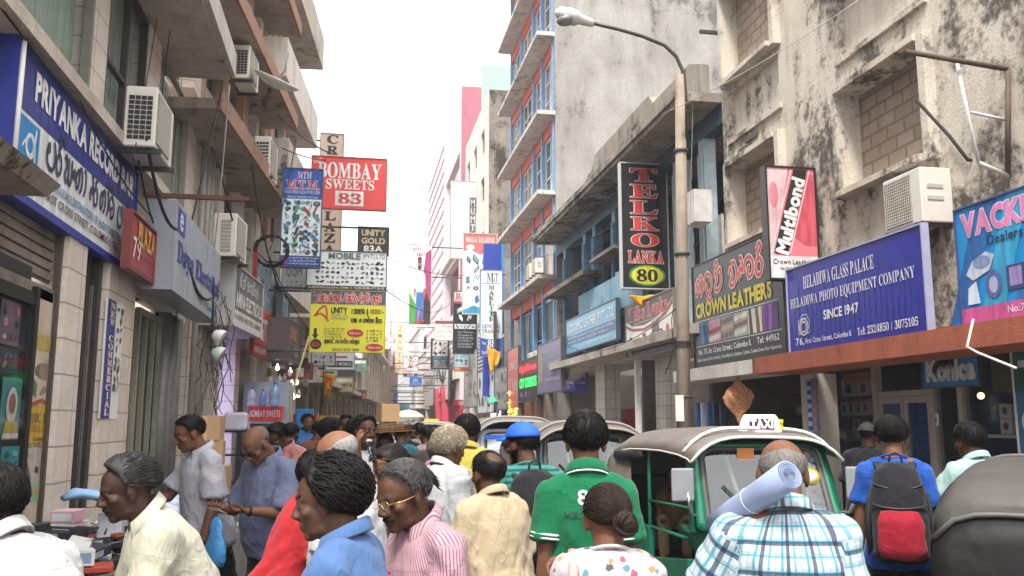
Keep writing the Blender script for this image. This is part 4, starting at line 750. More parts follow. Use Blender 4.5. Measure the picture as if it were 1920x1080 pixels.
s = rboard('fascia_sign', 'faded red board with pale letters left of the running light board', 6.75, 952, 972, 2.35, 2.5, '#b5605a'); s.text('LINKS', (.15, .62, .9, .78), '#dcb9b4', 'b').text('IT Shop', (.1, .2, .95, .5), '#dcb9b4', 's'); s.done()
s = rboard('fascia_sign', 'grey photo printed board left of the faded red board', 6.75, 928, 951, 2.3, 1.9, '#8d8a88'); s.goods(.03, .1, .97, .95, 4, 2, 14, ('#5d5a58', '#b5b2ae', '#3f3d3c', '#a09c98')); s.done()
s = rboard('fascia_sign', 'white board of dark product pictures under a striped louvre', 6.75, 896, 927, 2.2, 2.2, '#cfd0d4'); s.goods(.03, .08, .97, .95, 5, 2, 15, ('#2d2f38', '#4a4d5a', '#1f2126', '#6a6d78')); s.done()
s = rboard('louvre_panel', 'white panel of slanting dark slats above the product board', 6.78, 896, 926, 4.5, 2.6, '#d5d5d8')
for k in range(12): s.rect(.02, .04 + k * .08, .98, .08 + k * .08, '#3a3a3e', 1)
s.done()
s = rboard('fascia_sign', 'beige board with grey pictures beside a teal post', 6.8, 871, 895, 2.6, 3.2, '#b3aca2'); s.goods(.05, .1, .95, .9, 3, 4, 16, ('#8a8378', '#5d564e', '#c9c2b8')); s.done()
s = Sign('wall_sign', 'small violet sign with white curly script by the grey pillar', (6.9, 30.8, 2.95), 2.9, 1.15, 0, '#4a4a9a', .06, '#33337a', .03); o = s.t; s.t.location = (*P(1055, 705, Y=30.2).xy, 2.75); s.W_ = 1
s.curl('sugArN mhl sel', (.1, .4, .9, .72), '#d9d9ea', .17).curl('nogevlin krunu pesult', (.06, .7, .95, .95), '#b9b9d6', .15).text('No. 84', (.05, .08, .25, .22), '#d9d9ea', 'b').text('Wholesale & Retail Dealers', (.1, .25, .9, .36), '#b9b9d6', 'b'); s.done(); o.scale = (.3, 1, 1); o.scale = (P(1102, 700, Y=30.2).x - P(1055, 700, Y=30.2).x) / 2.9, 1, 1
s = rboard('fascia_sign', 'pale board with brown brush letters on the red shop front', 6.9, 796, 814, 3.2, 4.2, '#d9cdc6'); s.text('Pradeepa', (.1, .3, .9, .7), '#7a5a4e', 'c'); s.done()
s = rboard('fascia_sign', 'white board with dark figures over the red shop front', 6.9, 815, 841, 3.4, 3.6, '#dcd6d4'); s.goods(.1, .25, .9, .95, 4, 1, 17, ('#3a3434', '#6a5f5c', '#2b2626')).rect(.02, .05, .7, .18, '#b03a3a', 2); s.done()
# ------------------------------------------------------------------ right far hanging signs
s = hang('hanging_sign', 'white vertical sign with green serif capitals and a blue number 88', (901, 507, 941, 668), 43, 7.4, bg='#e4e8ea', frame='#5f7fae', fw=.04)
s.rect(0, 0, 1, .24, '#2f4fa6', 1).ell(.5, .24, .62, .045, '#e4e8ea', 2).text('M', (.28, .86, .6, .97), '#1f6f5a', 's').text('GT', (.52, .86, .82, .97), '#1f6f5a', 's').line([(.05, .845), (.95, .845)], .03, '#3a8a7a').vtext('MAKLITE', (.38, .4, .64, .83), '#1f6f5a', 's', .15, off=.02).text('GENERAL', (.06, .325, .95, .37), '#2d4a58', 's').text('TRADING', (.06, .27, .95, .315), '#2d4a58', 's').text('No.', (.08, .13, .28, .17), '#e8ecf4', 's').text('88', (.34, .1, .7, .19), '#e8ecf4', 's', off=.03).text('Tel/Fax 2 586465', (.06, .02, .95, .06), '#e8ecf4', 'b'); s.done()
s = hang('hanging_sign', 'tall white sign with a red curved top and electrical goods pictures', (869, 439, 931, 588), 45.5, 7.4, bg='#dfe6e6', frame='#b9b9b6', fw=.05)
s.poly([(0, .78), (.2, .8), (.5, .74), (.8, .8), (1, .78), (1, 1), (0, 1)], '#d2706a', 1).text('MEGA TRADING', (.06, .89, .95, .96), '#efdcd8', 's', off=.02).ell(.2, .83, .13, .035, '#efdcd8', 3).poly([(0, 0), (1, 0), (1, .14), (.6, .06), (.3, .1), (0, .04)], '#3f9ec0', 2).goods(.04, .12, .97, .74, 4, 5, 31, ('#5f8a8e', '#2d3f48', '#9ab5b8', '#3a7a9a')); s.done()
s = hang('hanging_sign', 'black sign of white vehicle drawings with a red ampersand logo', (851, 547, 893, 662), 50, 7.3, bg='#1d1c20', frame='#3a383a', fw=.05)
s.rect(0, .84, 1, 1, '#dcd6d6', 1).text('R&', (.06, .88, .55, .98), '#c23a3a', 's', off=.03).text('PC COMPUTER', (.06, .85, .9, .875), '#3a3436', 'b').rect(0, .8, 1, .835, '#b03434', 2).goods(.08, .5, .92, .78, 2, 2, 33, ('#cfcfd2', '#8f8f94', '#e2e2e4')).rect(.03, .39, .97, .47, '#cdcdd2', 2).goods(.05, .4, .95, .46, 5, 1, 34, ('#2d2d33', '#4a4a50'), 3).lines((.18, .08, .85, .36), 6, '#b5b5ba', wl=['New 155 Big Mansion', 'Colombo 11', 'Tel: 0112 436 508']); s.done()
s = hang('hanging_sign', 'white sign in overexposed pale colours with a dark vertical name strip at its right', (846, 341, 893, 484), 55, 7.3, bg='#e3dfdd', frame='#9c9490', fw=.06, bars=(1.02,))  # overexposure of the far street is put into these pale colours
s.rect(.72, .0, 1, .8, '#6d6a6c', 1).vtext('MUMTHAZ', (.78, .02, .94, .78), '#dcd8d6', 'b', .2).lines((.1, .3, .62, .95), 9, '#c9c3c0', wl=['TEXTILE', 'FANCY GOODS', 'WATCHES']); s.done()
s = hang('poster_sign', 'tall poster of a bearded man in sunglasses, white shirt and jeans with pink script', (768, 459, 808, 608), 50, 7.4, bg='#d4d8da', frame='#b5b2b0', fw=.04, bars=(.98, .6))
s.poly([(.4, 0), (1, 0), (1, .95), (.75, .9), (.55, .5)], '#a8386e', 1).poly([(.0, 0), (.42, .0), (.3, .25), (0, .4)], '#4f9a3a', 2).poly([(.55, 0), (.98, 0), (.98, .25), (.8, .4), (.6, .2)], '#2b1f22', 2).text('gents', (.12, .91, .6, .98), '#a04058', 'c').text('khiller', (.3, .85, .85, .93), '#a04058', 'c')
s.poly([(.2, .42), (.22, .62), (.34, .69), (.55, .69), (.72, .62), (.76, .45), (.66, .44), (.63, .4), (.32, .4), (.3, .44)], '#d9dadd', 4).poly([(.32, .4), (.64, .4), (.68, .2), (.66, .08), (.54, .06), (.5, .28), (.42, .16), (.4, .05), (.28, .06), (.3, .2)], '#3f6fae', 5).ell(.46, .77, .085, .055, '#a5714f', 5).poly([(.36, .76), (.38, .7), (.46, .68), (.54, .7), (.56, .76), (.5, .73), (.42, .73)], '#241c1a', 6).poly([(.36, .79), (.37, .835), (.46, .845), (.55, .835), (.56, .79), (.46, .81)], '#211917', 6).rect(.38, .77, .54, .79, '#141416', 7).poly([(.21, .44), (.3, .44), (.28, .34), (.22, .34)], '#a5714f', 4).poly([(.67, .45), (.75, .45), (.72, .36), (.66, .36)], '#a5714f', 4).ell(.34, .03, .09, .018, '#b03a3a', 6).ell(.62, .045, .1, .018, '#b03a3a', 6); s.done()
s = hang('hanging_sign', 'dark bordered sign of appliance pictures with white print below, next to a red pier', (811, 638, 839, 689), 58, 7.3, bg='#c9c6c2', frame='#2d2a2a', fw=.12)
s.goods(.05, .45, .95, .95, 3, 3, 41, ('#3a3a3c', '#6a6a68', '#2b2b2d')).rect(0, .02, 1, .3, '#3c4458', 2).rect(0, .3, 1, .42, '#3f6a74', 2).lines((.1, .04, .9, .28), 3, '#d5d8dc', wl=['DIGITAL WORLD', 'Tel 0112 440']); s.done()
s = hang('hanging_sign', 'white sign coloured pale as if overexposed with a maroon top strip above the appliance sign', (816, 602, 850, 637), 57, 7.3, bg='#d5cfca', frame='#b5aeaa', fw=.05); s.rect(0, .85, 1, 1, '#8a4a52', 1).text('Fonez', (.35, .6, .95, .82), '#b58a86', 'c').goods(.1, .1, .9, .55, 5, 2, 42, ('#bdb6b2', '#c9c2be')); s.done()  # low contrast colours imitate the overexposed distance
s = hang('hanging_sign', 'light blue picture sign with a red and yellow base under the black vehicle sign', (852, 664, 879, 695), 52, 7.3, bg='#a9c4ce', frame='#8a8a88', fw=.05); s.goods(.05, .3, .95, .95, 3, 3, 43).rect(0, 0, 1, .22, '#c05a40', 2).rect(.05, .05, .4, .18, '#d9b23a', 3); s.done()
s = hang('hanging_sign', 'white speckled sign with red vertical letters over a small blue number plate', (757, 668, 783, 706), 70, 7.5, bg='#dcd6d4', frame='#9c9694', fw=.06)
for k in range(50): s.ell(rr.random(), rr.uniform(.2, 1), .05, .025, rr.choice(['#5a5454', '#8a8484', '#c9c3c1', '#3a3636']), 1, 6)
s.vtext('SALS', (.38, .4, .62, .98), '#c2303a', 'b', .2, off=.03).text('Cellular', (.08, .22, .92, .38), '#c2303a', 'c').rect(0, 0, 1, .16, '#3a4070', 2).text('A/118', (.25, .03, .75, .13), '#dcdce6', 'b'); s.done()
s = hang('hanging_sign', 'small bright blue number sign reading 116', (769, 708, 790, 723), 66, 7.5, bg='#2b5fae', frame='#4a78ba', fw=.05); s.text('116', (.22, .45, .7, .88), '#dfe6f2', 's').text('ELECTRIC CENTRE', (.08, .12, .92, .32), '#b9cbe6', 'b'); s.done()
s = hang('hanging_sign', 'tall cream vertical sign with orange brown capitals hanging far down the street', (742, 609, 757, 698), 75, 7.5, bg='#e2cdb0', frame='#cdb89a', fw=.06); s.vtext('ZMANTAZ', (.25, .02, .75, .98), '#c99a6a', 'b', .25); s.done()
s = hang('hanging_sign', 'thin white vertical sign with pink red letters beside the cream vertical sign', (729, 600, 736, 685), 72, 7.5, bg='#e6d5d5', frame='#cfb9b9', fw=.05); s.vtext('SHOES FOR ALL', (.2, .02, .8, .98), '#c2454f', 'b', .2); s.done()
s = hang('hanging_sign', 'orange red vertical sign with white round capitals near the street end', (714, 690, 731, 735), 82, 7.5, bg='#cc4a2c', frame='#b54a30', fw=.06); s.vtext('ROGAA', (.2, .02, .8, .98), '#f0e2da', 'b', .15, off=.03); s.done()
s = hang('hanging_sign', 'white sign with blue base under the orange red vertical sign', (700, 723, 726, 752), 86, 7.5, bg='#dce0e6', frame='#b9bec6', fw=.06); s.rect(0, .0, 1, .3, '#e2e4e8', 1).rect(.45, .2, 1, .45, '#3458a8', 2).goods(.03, .5, .45, .95, 2, 2, 44, ('#3a6a7a', '#5a8a9a')); s.done()
s = hang('hanging_sign', 'light blue sign with white letters low over the far crowd', (744, 757, 768, 768), 90, 7.6, bg='#6fb3c6', frame='#8ac0ce', fw=.06); s.text('LUCKY TEX', (.1, .25, .9, .75), '#e2eef2', 'b'); s.done()
for k, (px, Y, c, lb) in enumerate((((690, 700, 700, 722), 95, '#d8d0d0', 'pale vertical sign with thin red letters far off'), ((732, 735, 742, 768), 92, '#8fb5d0', 'light blue picture sign behind the cardboard carton'), ((737, 735, 745, 757), 88, '#3a7ac0', 'plain blue strip sign far down the right side'), ((784, 705, 792, 730), 76, '#d8d4d2', 'small white plate sign beside the number sign'), ((700, 736, 716, 744), 93, '#4a5f9a', 'small dark blue strip sign near the street end'), ((722, 640, 728, 660), 84, '#d9c9c9', 'tiny pale pink sign above the orange red vertical sign'))):
    s = hang('hanging_sign', lb, px, Y, 7.5, bg=c, frame='#b9b5b2', fw=.05); s.vtext('STAR', (.25, .05, .75, .95), '#c2454f', 'b') if k == 0 else s.goods(.1, .05, .9, .95, 2, 4, 60 + k); s.done()
# ================================================================== three wheelers
def canvas(h):
    m, nt, bs = newmat('vinyl_canvas'); c = hexc(h); co = coords(nt); n = noi(nt, co, 3, 6, .6); w = noi(nt, coords(nt, (2, 6, 2)), 2.2, 3, .5, .6)
    r = ramp(nt, n, [(.3, mul(c, .8)), (.7, mul(c, 1.15))]); L(nt, r.outputs[0], bs.inputs['Base Color']); bs.inputs['Roughness'].default_value = .6; bs.inputs['Specular IOR Level'].default_value = .3; bumpn(nt, bs, w, .22, .04); return m
CANV = canvas('#6d655f'); CANB = canvas('#171616'); CANG = canvas('#77726d')
rub = pm('#1d1c1c', .6, .1); chrome = pm('#c9c9c9', .2, .05, 5, 0, .9); greyp = pm('#84868a', .4, .08)
def car_paint(h):
    key = ('cp', h)
    if key in MATS: return MATS[key]
    m, nt, bs = newmat('car_paint'); c = hexc(h); co = coords(nt); n = noi(nt, co, 4, 6, .65); r = ramp(nt, n, [(.3, mul(c, .82)), (.72, mul(c, 1.1))]); L(nt, r.outputs[0], bs.inputs['Base Color'])
    bs.inputs['Roughness'].default_value = .28; bs.inputs['Coat Weight'].default_value = .3; MATS[key] = m; return m
def loft(mb, rings, m=0, cap=True, closed=True):
    n = len(rings[0]); vs = [p for r in rings for p in r]; k = n if closed else n - 1
    fs = [(i * n + j, i * n + (j + 1) % n, (i + 1) * n + (j + 1) % n, (i + 1) * n + j) for i in range(len(rings) - 1) for j in range(k)]
    if cap and closed: fs += [tuple(reversed(range(n))), tuple(range((len(rings) - 1) * n, len(rings) * n))]
    return mb.add(vs, fs, m, True)
def solid(o, t): md = o.modifiers.new('thickness', 'SOLIDIFY'); md.thickness = t; md.offset = 0; return o
scrg = glass('#3a4544', .03, .42); scrg.node_tree.nodes['Principled BSDF'].inputs['IOR'].default_value = 2.1
def tuktuk(label, loc, rz, paint, roof=CANV, rear=None, piping='#d9d5cd', screen=None, group='three wheelers in the crowd', mirror=True, roofz=0, sq=0):
    t = thing('three_wheeler', label, 'three wheeler', loc, rz, group); pt = car_paint(paint)
    # front cowl and nose (faces +y)
    mb = MB(); rings = []
    for z, hw, y, d in ((.34, .26, 1.22, .35), (.5, .38, 1.3, .5), (.66, .51, 1.26, .6), (.78, .6, 1.18, .5), (.885, .645, 1.11, .4)):
        ring = []
        for j in range(13):
            a = math.pi * j / 12; ring.append((hw * math.copysign(abs(math.cos(a)) ** .55, math.cos(a)), y - d + d * abs(math.sin(a)) ** .55, z))
        rings.append(ring)
    loft(mb, rings); mb.build('front_cowl', pt, t)
    mb = MB(); mb.bb(-.62, -1.25, .3, .62, 1.0, .4).bb(-.66, -1.28, .4, -.61, -.05, .78).bb(.61, -1.28, .4, .66, -.05, .78).bb(-.61, -1.3, .4, .61, -1.24, .95)
    for s in (-1, 1):
        mb.prism([(0, .4), (.95, .4), (.95, .62), (0, .5)], -.025, .025, 0, Matrix.Translation((s * .635, -.05, 0)) @ Matrix.Rotation(R(90), 4, 'Z'))
        mb.tube([(s * .64, 1.0, .85), (s * .625, .93, 1.25), (s * .585, .82, 1.58)], .035, 8).tube([(s * .63, -.1, .7), (s * .62, -.12, 1.52)], .018, 8)
    mb.build('body', pt, t, bevel=.012)
    # windscreen: painted frame, rubber seal, pane, inner braces
    def scr(u, v): z = .88 + .7 * v; return Vector(((.625 - .04 * v) * u, 1.09 - .24 * v, z))
    def rrect(a, b, r, n=5):
        out = []
        for cx, cz, a0 in ((a - r, b - r, 0), (-a + r, b - r, 90), (-a + r, -b + r, 180), (a - r, -b + r, 270)):
            for k in range(n + 1): an = R(a0 + 90 * k / n); out.append((cx + r * math.cos(an), cz + r * math.sin(an)))
        return out
    def ringz(a, b, r, off): return [scr(x, (z + 1) / 2) + Vector((0, off, 0)) for x, z in rrect(a, b, r)]
    o1, o2, o3, o4 = ringz(1.03, 1.03, .12, 0), ringz(.9, .9, .22, .012), ringz(.9, .9, .22, .03), ringz(.83, .82, .2, .014)
    mb = MB(); loft(mb, [o1, o2], 0, False); solid(mb.build('windscreen_frame', pt, t), .03)
    mb = MB(); loft(mb, [o2, o3, o4], 0, False); solid(mb.build('rubber_seal', pm('#55524f', .5, .1), t), .012)
    mb = MB(); mb.add(o4, [tuple(range(len(o4)))]); mb.build('windscreen', screen or scrg, t)
    for s in (-1, 1): MB().tube([scr(s * .5, .97) - Vector((0, .05, 0)), scr(s * .28, .02) - Vector((0, .05, 0))], .02, 8).build('brace', pm('#8f8e8a', .4, .1), t)
    MB().tube([scr(.12, .03) + Vector((0, .05, 0)), scr(.62, .5) + Vector((0, .035, 0))], .008, 6).build('wiper', black, t)
    for s in (-1, 1):
        h = MB().tube([(s * .47, 1.0, .66), (s * .47, 1.22, .66), (s * .47, 1.27, .66)], [.05, .085, .08], 16).build('headlight', pt, t); MB().ell((s * .47, 1.268, .66), (.072, .025, .072)).build('lens', pm('#cfd4d6', .1, .03, 5, 0, .3), h)
        MB().tube([(s * .4, 1.2, .86), (s * .4, 1.25, .86)], .03, 10).build('indicator', pm('#d07a2a', .3), t)
    MB().bb(-.19, 1.29, .72, .19, 1.305, .84).build('number_plate', pm('#dfe0dc', .5), t)
    # roof: vinyl hood with piped edges
    mb = MB(); rings = []; nx = 15; Ztop = 1.69 + roofz
    sta = [(1.06, -.085), (1.0, -.03), (.8, .0), (.4, .02), (.0, .02), (-.5, .01), (-.95, -.03), (-1.2, -.09), (-1.3, -.19)]
    for y, dz in sta:
        ring = []
        for j in range(nx):
            u = -1 + 2 * j / (nx - 1); sag = .012 * math.sin(y * 9 + u * 2) * (1 - abs(u)); ring.append((.68 * (abs(u) ** .85 * (1 if u > 0 else -1)) * (1 if y < 1 else .985), y, Ztop + dz - (.13 if sq else .2) * abs(u) ** (8 if sq else 3.6) - sag + (.03 if y > 1.03 else 0)))
        rings.append(ring)
    n = nx; loft(mb, rings, 0, False, False); solid(mb.build('roof_hood', roof, t), .02)
    mb = MB(); r0 = rings[0]
    mb.tube([Vector(p) + Vector((0, .012, 0)) for p in r0], .014, 6).tube([Vector((p[0] * 1.0, .9, p[2] + .075)) for p in r0], .016, 6)
    for s in (0, -1): mb.tube([Vector(r[s]) + Vector((0, 0, -.005)) for r in rings], .011, 6)
    mb.tube([Vector(p) + Vector((0, -.01, 0)) for p in rings[-1]], .014, 6); mb.build('piping', pm(piping, .5, .1), t)
    # rear canvas
    mb = MB(); rr = []
    for f_ in (0, .25, .5, .75, 1.0):
        rr.append([(p[0] * (1 + .03 * math.sin(f_ * 3)), -1.3 - .03 * math.sin(f_ * 3.1), p[2] + (.92 - p[2]) * f_) for p in rings[-1]])
    loft(mb, rr, 0, False, False)
    for s in (0, -1): loft(mb, [[rings[i][s] for i in range(5, 9)], [(rings[i][s][0], rings[i][s][1] if i < 8 else -1.3, .78) for i in range(5, 9)]], 0, False, False)
    solid(mb.build('rear_canvas', rear or roof, t), .015)
    for s in (-1, 1): MB().tube([(s * .66, -.15, 1.44), (s * .665, -.5, 1.43), (s * .66, -.95, 1.42)], [.05, .065, .06], 10).build('rolled_curtain', CANB, t)
    MB().bb(-.58, -1.1, .5, .58, -.55, .68).bb(-.58, -1.22, .68, .58, -1.08, 1.2).build('passenger_seat', pm('#232022', .5, .1), t, bevel=.03); MB().bb(-.3, .05, .45, .3, .35, .68).build('driver_seat', pm('#232022', .5, .1), t, bevel=.03)
    for s in (-1, 1):
        MB().tube([(s * .63, -.1, .78), (s * .63, .85, .78)], .016, 8).build('side_rail', pt, t); MB().tube([(s * .63, -.1, 1.02), (s * .63, .88, 1.04)], .012, 8).build('side_rail', pt, t)
    MB().tube([(-.3, .62, 1.02), (0, .7, .98), (.3, .62, 1.02)], .015, 8).tube([(0, .7, .98), (0, .95, .5)], .03, 8).build('handlebar', black, t)
    def wheel(x, y):
        w = MB().lathe([(.1, -.05), (.17, -.06), (.21, -.035), (.215, 0), (.21, .035), (.17, .06), (.1, .05)], (x, y, .215), 20, 0, rot=Matrix.Rotation(R(90), 3, 'Y')).build('wheel', rub, t); MB().lathe([(.02, -.055), (.11, -.05), (.11, .05), (.02, .055)], (x, y, .215), 16, 0, rot=Matrix.Rotation(R(90), 3, 'Y')).build('rim', chrome, w)
    wheel(0, 1.0); wheel(-.55, -.85); wheel(.55, -.85)
    MB().tube([(0, .72, .3), (0, .85, .46), (0, 1.0, .5), (0, 1.15, .46), (0, 1.25, .34)], [(.09, .02)] * 5, 8, ref=(1, 0, 0)).build('mudguard', pt, t)
    if mirror:
        for s in (-1, 1):
            a = MB().tube([(s * .6, 1.0, 1.0), (s * .68, 1.1, 1.0), (s * .72, 1.12, 1.1), (s * .72, 1.1, 1.2)], .014, 8).build('mirror', chrome, t)
            MB().box((s * .76, 1.1, 1.25), (.19, .03, .27)).build('mirror_back', greyp, a, bevel=.025)
    return t
T1 = tuktuk('green taxi three wheeler facing the camera with a lit white roof sign', (3.38, 7.95, 0), 180, '#0f6b4e'); T1.scale = (1, 1, .965)
s = MB().tube([(0, 0, 0), (0, 0, .03), (0, 0, .13), (0, 0, .165)], [(.19, .085), (.185, .08), (.155, .06), (.13, .045)], 20, ref=(1, 0, 0)).build('roof_sign', pm('#e8e6df', .35, .03), T1, (-.05, .84, 1.665)); s.rotation_euler.z = R(-15)
MB().add([(.105, .0815, .035), (-.105, .0815, .035), (-.1, .069, .13), (.1, .069, .13)], [(0, 1, 2, 3)]).build('sign_face', pm('#2a1418', .3), s)
Sg = Sign.__new__(Sign); Sg.W, Sg.H = .2, .085; Sg.mb = MB(); Sg.mats = []
Sg.text('TAXI', (.04, .05, .96, .95), emit('#ffb3b8', 1.6), 'b', off=.02); o = Sg.mb.build('sign_lettering', Sg.mats, s, recalc=False); o.rotation_euler = (R(-7), 0, R(180)); o.location = (.1, .073, .042)
k = MB()
for i in range(3):
    for j in range(3):
        if (i + j) % 2 == 0: k.bb(-.188 + .0 * i, -.03 + .022 * i, .035 + j * .03, -.160 + .0 * i, -.01 + .022 * i, .063 + j * .03)
k.build('checker', pm('#d8c82a', .4), s)
st = MB(); st.bb(.05, .905, 1.44, .2, .91, 1.54); st.build('sticker', pm('#d88a4a', .5), T1)
rk = Matrix.Rotation(R(19), 3, 'X')
for r0, c, yy, nm in ((.075, '#d8b92a', .018, 'round_sticker'), (.052, '#e4e0d8', .021, 'sticker_face')): o = MB().tube([(0, 0, 0), (0, .002, 0)], r0, 20).build(nm, pm(c, .4), T1, (-.43, .955 + yy, 1.3)); o.rotation_euler.x = R(19)
T2 = tuktuk('grey roofed three wheeler parked right behind the green taxi', (2.72, 11.0, 0), 180, '#2b3a3c', piping='#8f887f')
T3 = tuktuk('white and blue three wheeler with a windscreen painted white for its reflection behind the man in the cap', (2.65, 15.2, 0), 180, '#d6dade', CANG, piping='#9a948a', screen=pm('#cfd8dc', .15, .04), roofz=.08)  # opaque white screen colour stands for the bright reflection on the glass
MB().bb(-.56, 1.09, 1.43, .56, 1.105, 1.5).build('windscreen_band', pm('#2a5fc0', .4), T3)
for x in (-.12, .02): MB().ell((x, 1.0, 1.53), (.06, .03, .03)).build('ribbon_bow', pm('#2a3a8a', .5), T3)
T4 = tuktuk('distant green three wheeler with a yellow roof sign in the far crowd', (3.1, 36, 0), 180, '#0f7a4c')
MB().bb(-.3, .7, 1.68, .3, .8, 1.83).build('roof_sign', pm('#d8b92a', .4), T4, bevel=.02)
T5 = tuktuk('black hooded three wheeler seen from behind at the right edge', (3.9, 4.1, 0), -42, '#1f2a26', canvas('#4a4643'), CANB, '#55524f', mirror=False, sq=1); T5.scale = (1, 1, .875)
T6 = tuktuk('maroon three wheeler far down the street behind the green one', (4.4, 44, 0), 175, '#6a2430'); T7 = tuktuk('blue three wheeler far away by the right pavement', (4.3, 56, 0), 180, '#2a4a8a')
# far white van
t = thing('parked_van', 'white van standing far down the street among the crowd', 'van', (4.6, 26.5, 0), 180)
mb = MB(); loft(mb, [[(x * w, y, z) for x, z in ((-.8, .35), (.8, .35), (.84, 1.0), (.72, zt), (-.72, zt), (-.84, 1.0))] for y, w, zt in ((2.1, .85, .95), (1.9, .95, 1.1), (1.3, 1, 1.72), (.6, 1, 1.82), (-2, 1, 1.8), (-2.1, .95, 1.7))]); mb.build('body', car_paint('#d6d8d8'), t)
MB().add([(-.66, 1.96, 1.12), (.66, 1.96, 1.12), (.6, 1.42, 1.66), (-.6, 1.42, 1.66)], [(0, 1, 2, 3)]).build('windscreen', glass('#1c2426', .05, .9), t)
for s in (-1, 1):
    MB().box((s * .6, 2.02, .75), (.25, .1, .14)).build('headlight', pm('#d5d8da', .15), t, bevel=.03); MB().bb(s * .83 - .02, -1.6, 1.05, s * .83 + .02, 1.1, 1.5).build('side_window', glass('#1c2426', .05, .9), t)
    for y in (1.3, -1.3): MB().lathe([(.15, -.1), (.3, -.09), (.32, 0), (.3, .09), (.15, .1)], (s * .74, y, .32), 18, 0, rot=Matrix.Rotation(R(90), 3, 'Y')).build('wheel', rub, t)
# ================================================================== street lamp
LY = 14.2
base = P(1279, 792, Y=LY); tp = P(1275, 142, Y=LY)
lp = thing('street_lamp', 'concrete street lamp post with curved steel arm and white lamp head', 'street lamp', (base.x, LY, 0))
conc = plaster('#9c8f80', '#857969', '#5a4e43', .45, .25, 2)
MB().tube([(0, 0, 0), (tp.x - base.x, 0, tp.z)], [(.135, .135), (.095, .095)], 8).build('post', conc, lp)
def lpt(px, py): q = P(px, py, Y=LY - .05); return (q.x - base.x, q.y - LY, q.z)
arm = [lpt(1285, 260), lpt(1285, 175), lpt(1281, 135), lpt(1268, 106), lpt(1246, 85), lpt(1205, 68), lpt(1160, 55), lpt(1105, 42)]
MB().tube(arm, [.035] * 3 + [.032] * 5, 10).build('arm', pm('#4d463f', .5, .2, 5, 0, .4), lp)
h0, h1 = Vector(lpt(1112, 44)), Vector(lpt(1040, 22)); dv = h1 - h0
MB().tube([h0 - dv * .02, h0 + dv * .1, h0 + dv * .35, h0 + dv * .42, h0 + dv * .62, h0 + dv * .88, h0 + dv], [(.05, .06), (.085, .075), (.1, .085), (.15, .13), (.17, .14), (.13, .11), (.04, .03)], 18, ref=(0, 1, 0)).build('lamp_head', pm('#d3d1cc', .4, .05), lp)
q = h0 + dv * .68 - Vector((0, 0, .08)); MB().ell(q, (.2, .15, .1), Matrix.Rotation(R(-16), 3, 'Y')).build('lens', pm('#8f9190', .12, .1, 30, 0, .4), lp)
for z, r in ((2.1, .15), (4.55, .135), (6.4, .125)): MB().lathe([(r, 0), (r, .05)], (0.0 + (tp.x - base.x) * z / tp.z, 0, z), 12).build('band', pm('#4a453f', .6, .2), lp)
MB().bb(-.16, -.15, 1.72, -.02, -.12, 2.15).build('paper_notice', pm('#dedad2', .7), lp)
MB().tube([(-.14, -.1, 3.6), (-.19, -.14, 3.4), (-.17, -.13, 3.0), (-.2, -.12, 2.75), (-.3, -.05, 2.5)], .008, 6).build('loose_wire', black, lp)
mb = MB()
for k in range(9): mb.lathe([(.128, 0), (.133, .005), (.128, .01)], ((tp.x - base.x) * .4, 0, 2.95 + k * .012 + .004 * (k % 3)), 12)
mb.build('wire_wrap', pm('#3b342d', .6), lp)
# ================================================================== air conditioners
def ac(label, loc, rz, w=.8, h=.6, d=.3, guard=False):
    t = thing('air_conditioner', label, 'air conditioner', loc, rz, 'air conditioner units on the facades')
    MB().bb(0, -d, 0, w, 0, h).build('casing', pm('#d3cec4', .45, .07, 3), t, bevel=.015)
    g = MB(); cx, cz, r = w * .4, h * .5, h * .42
    g.bb(.04, -d - .008, .05, w * .76, -d - .002, h - .05)
    gg = g.build('grille', pm('#8f8a80', .6, .1), t); m = MB()
    for k in range(16): z = .06 + (h - .12) * k / 15; m.bb(.04, -d - .016, z - .006, w * .76, -d - .0082, z + .006)
    for k in range(14): x = .05 + (w * .7) * k / 13; m.bb(x - .004, -d - .02, .05, x + .004, -d - .0162, h - .05)
    m.build('mesh', pm('#b5afa4', .5), gg)
    sv = MB()
    for k in range(9):
        for j in range(4 if guard else 1):
            z = .07 + (h - .16) * k / 9; y0 = -d + .04 + j * (d - .07) / 4 if guard else -d + .08
            for x in (-.006,): sv.bb(x, y0, z, x + .004, y0 + ((d - .1) / 4 if guard else d * .45), z + .04)
    sv.build('side_vent', pm('#2a2928', .6) if guard else pm('#9a958b', .5), t)
    sv = MB()
    for z in (.62, .4): sv.bb(w + .002, -d * .8, h * z, w + .012, -d * .3, h * z + .05)
    sv.build('side_handle', pm('#b0aaa0', .5), t)
    MB().bb(.06, -d - .05, -.05, .1, .05, -.0).build('bracket', pm('#3f3a36', .6, .3), t); MB().bb(w - .1, -d - .05, -.05, w - .06, .05, -.0).build('bracket', pm('#3f3a36', .6, .3), t)
    return t
ac('dusty air conditioner above the blue photo company board', (7.5, 10.6, 4.22), -90, .8, .72, .45)
ac('large air conditioner over the record bar board on the tiled building', (-2.3, 8.9, 4.4), 90, .82, .62, .3, True)
ac('high air conditioner beside the white dish on the left building', (-2.2, 15.0, 7.55), 85, .8, .6, .3, True)
ac('air conditioner under the orange slab left of the hanging signs', (-1.95, 16.6, 6.3), 85, .8, .75, .3, True)
ac('closed pale air conditioner above the grey and white board', (-2.2, 14.0, 4.25), 85, .8, .68, .35)
for (y, z), l in zip(((34.6, 7.6), (35.8, 7.6), (34.6, 3.9), (35.6, 3.9), (36.6, 3.7), (38.9, 3.5)), ('pair', 'upper', 'lower', 'middle', 'small', 'last')):
    ac('small pale air conditioner on the banded building wall', (7.35, y, z), -90, .8, .6, .3)
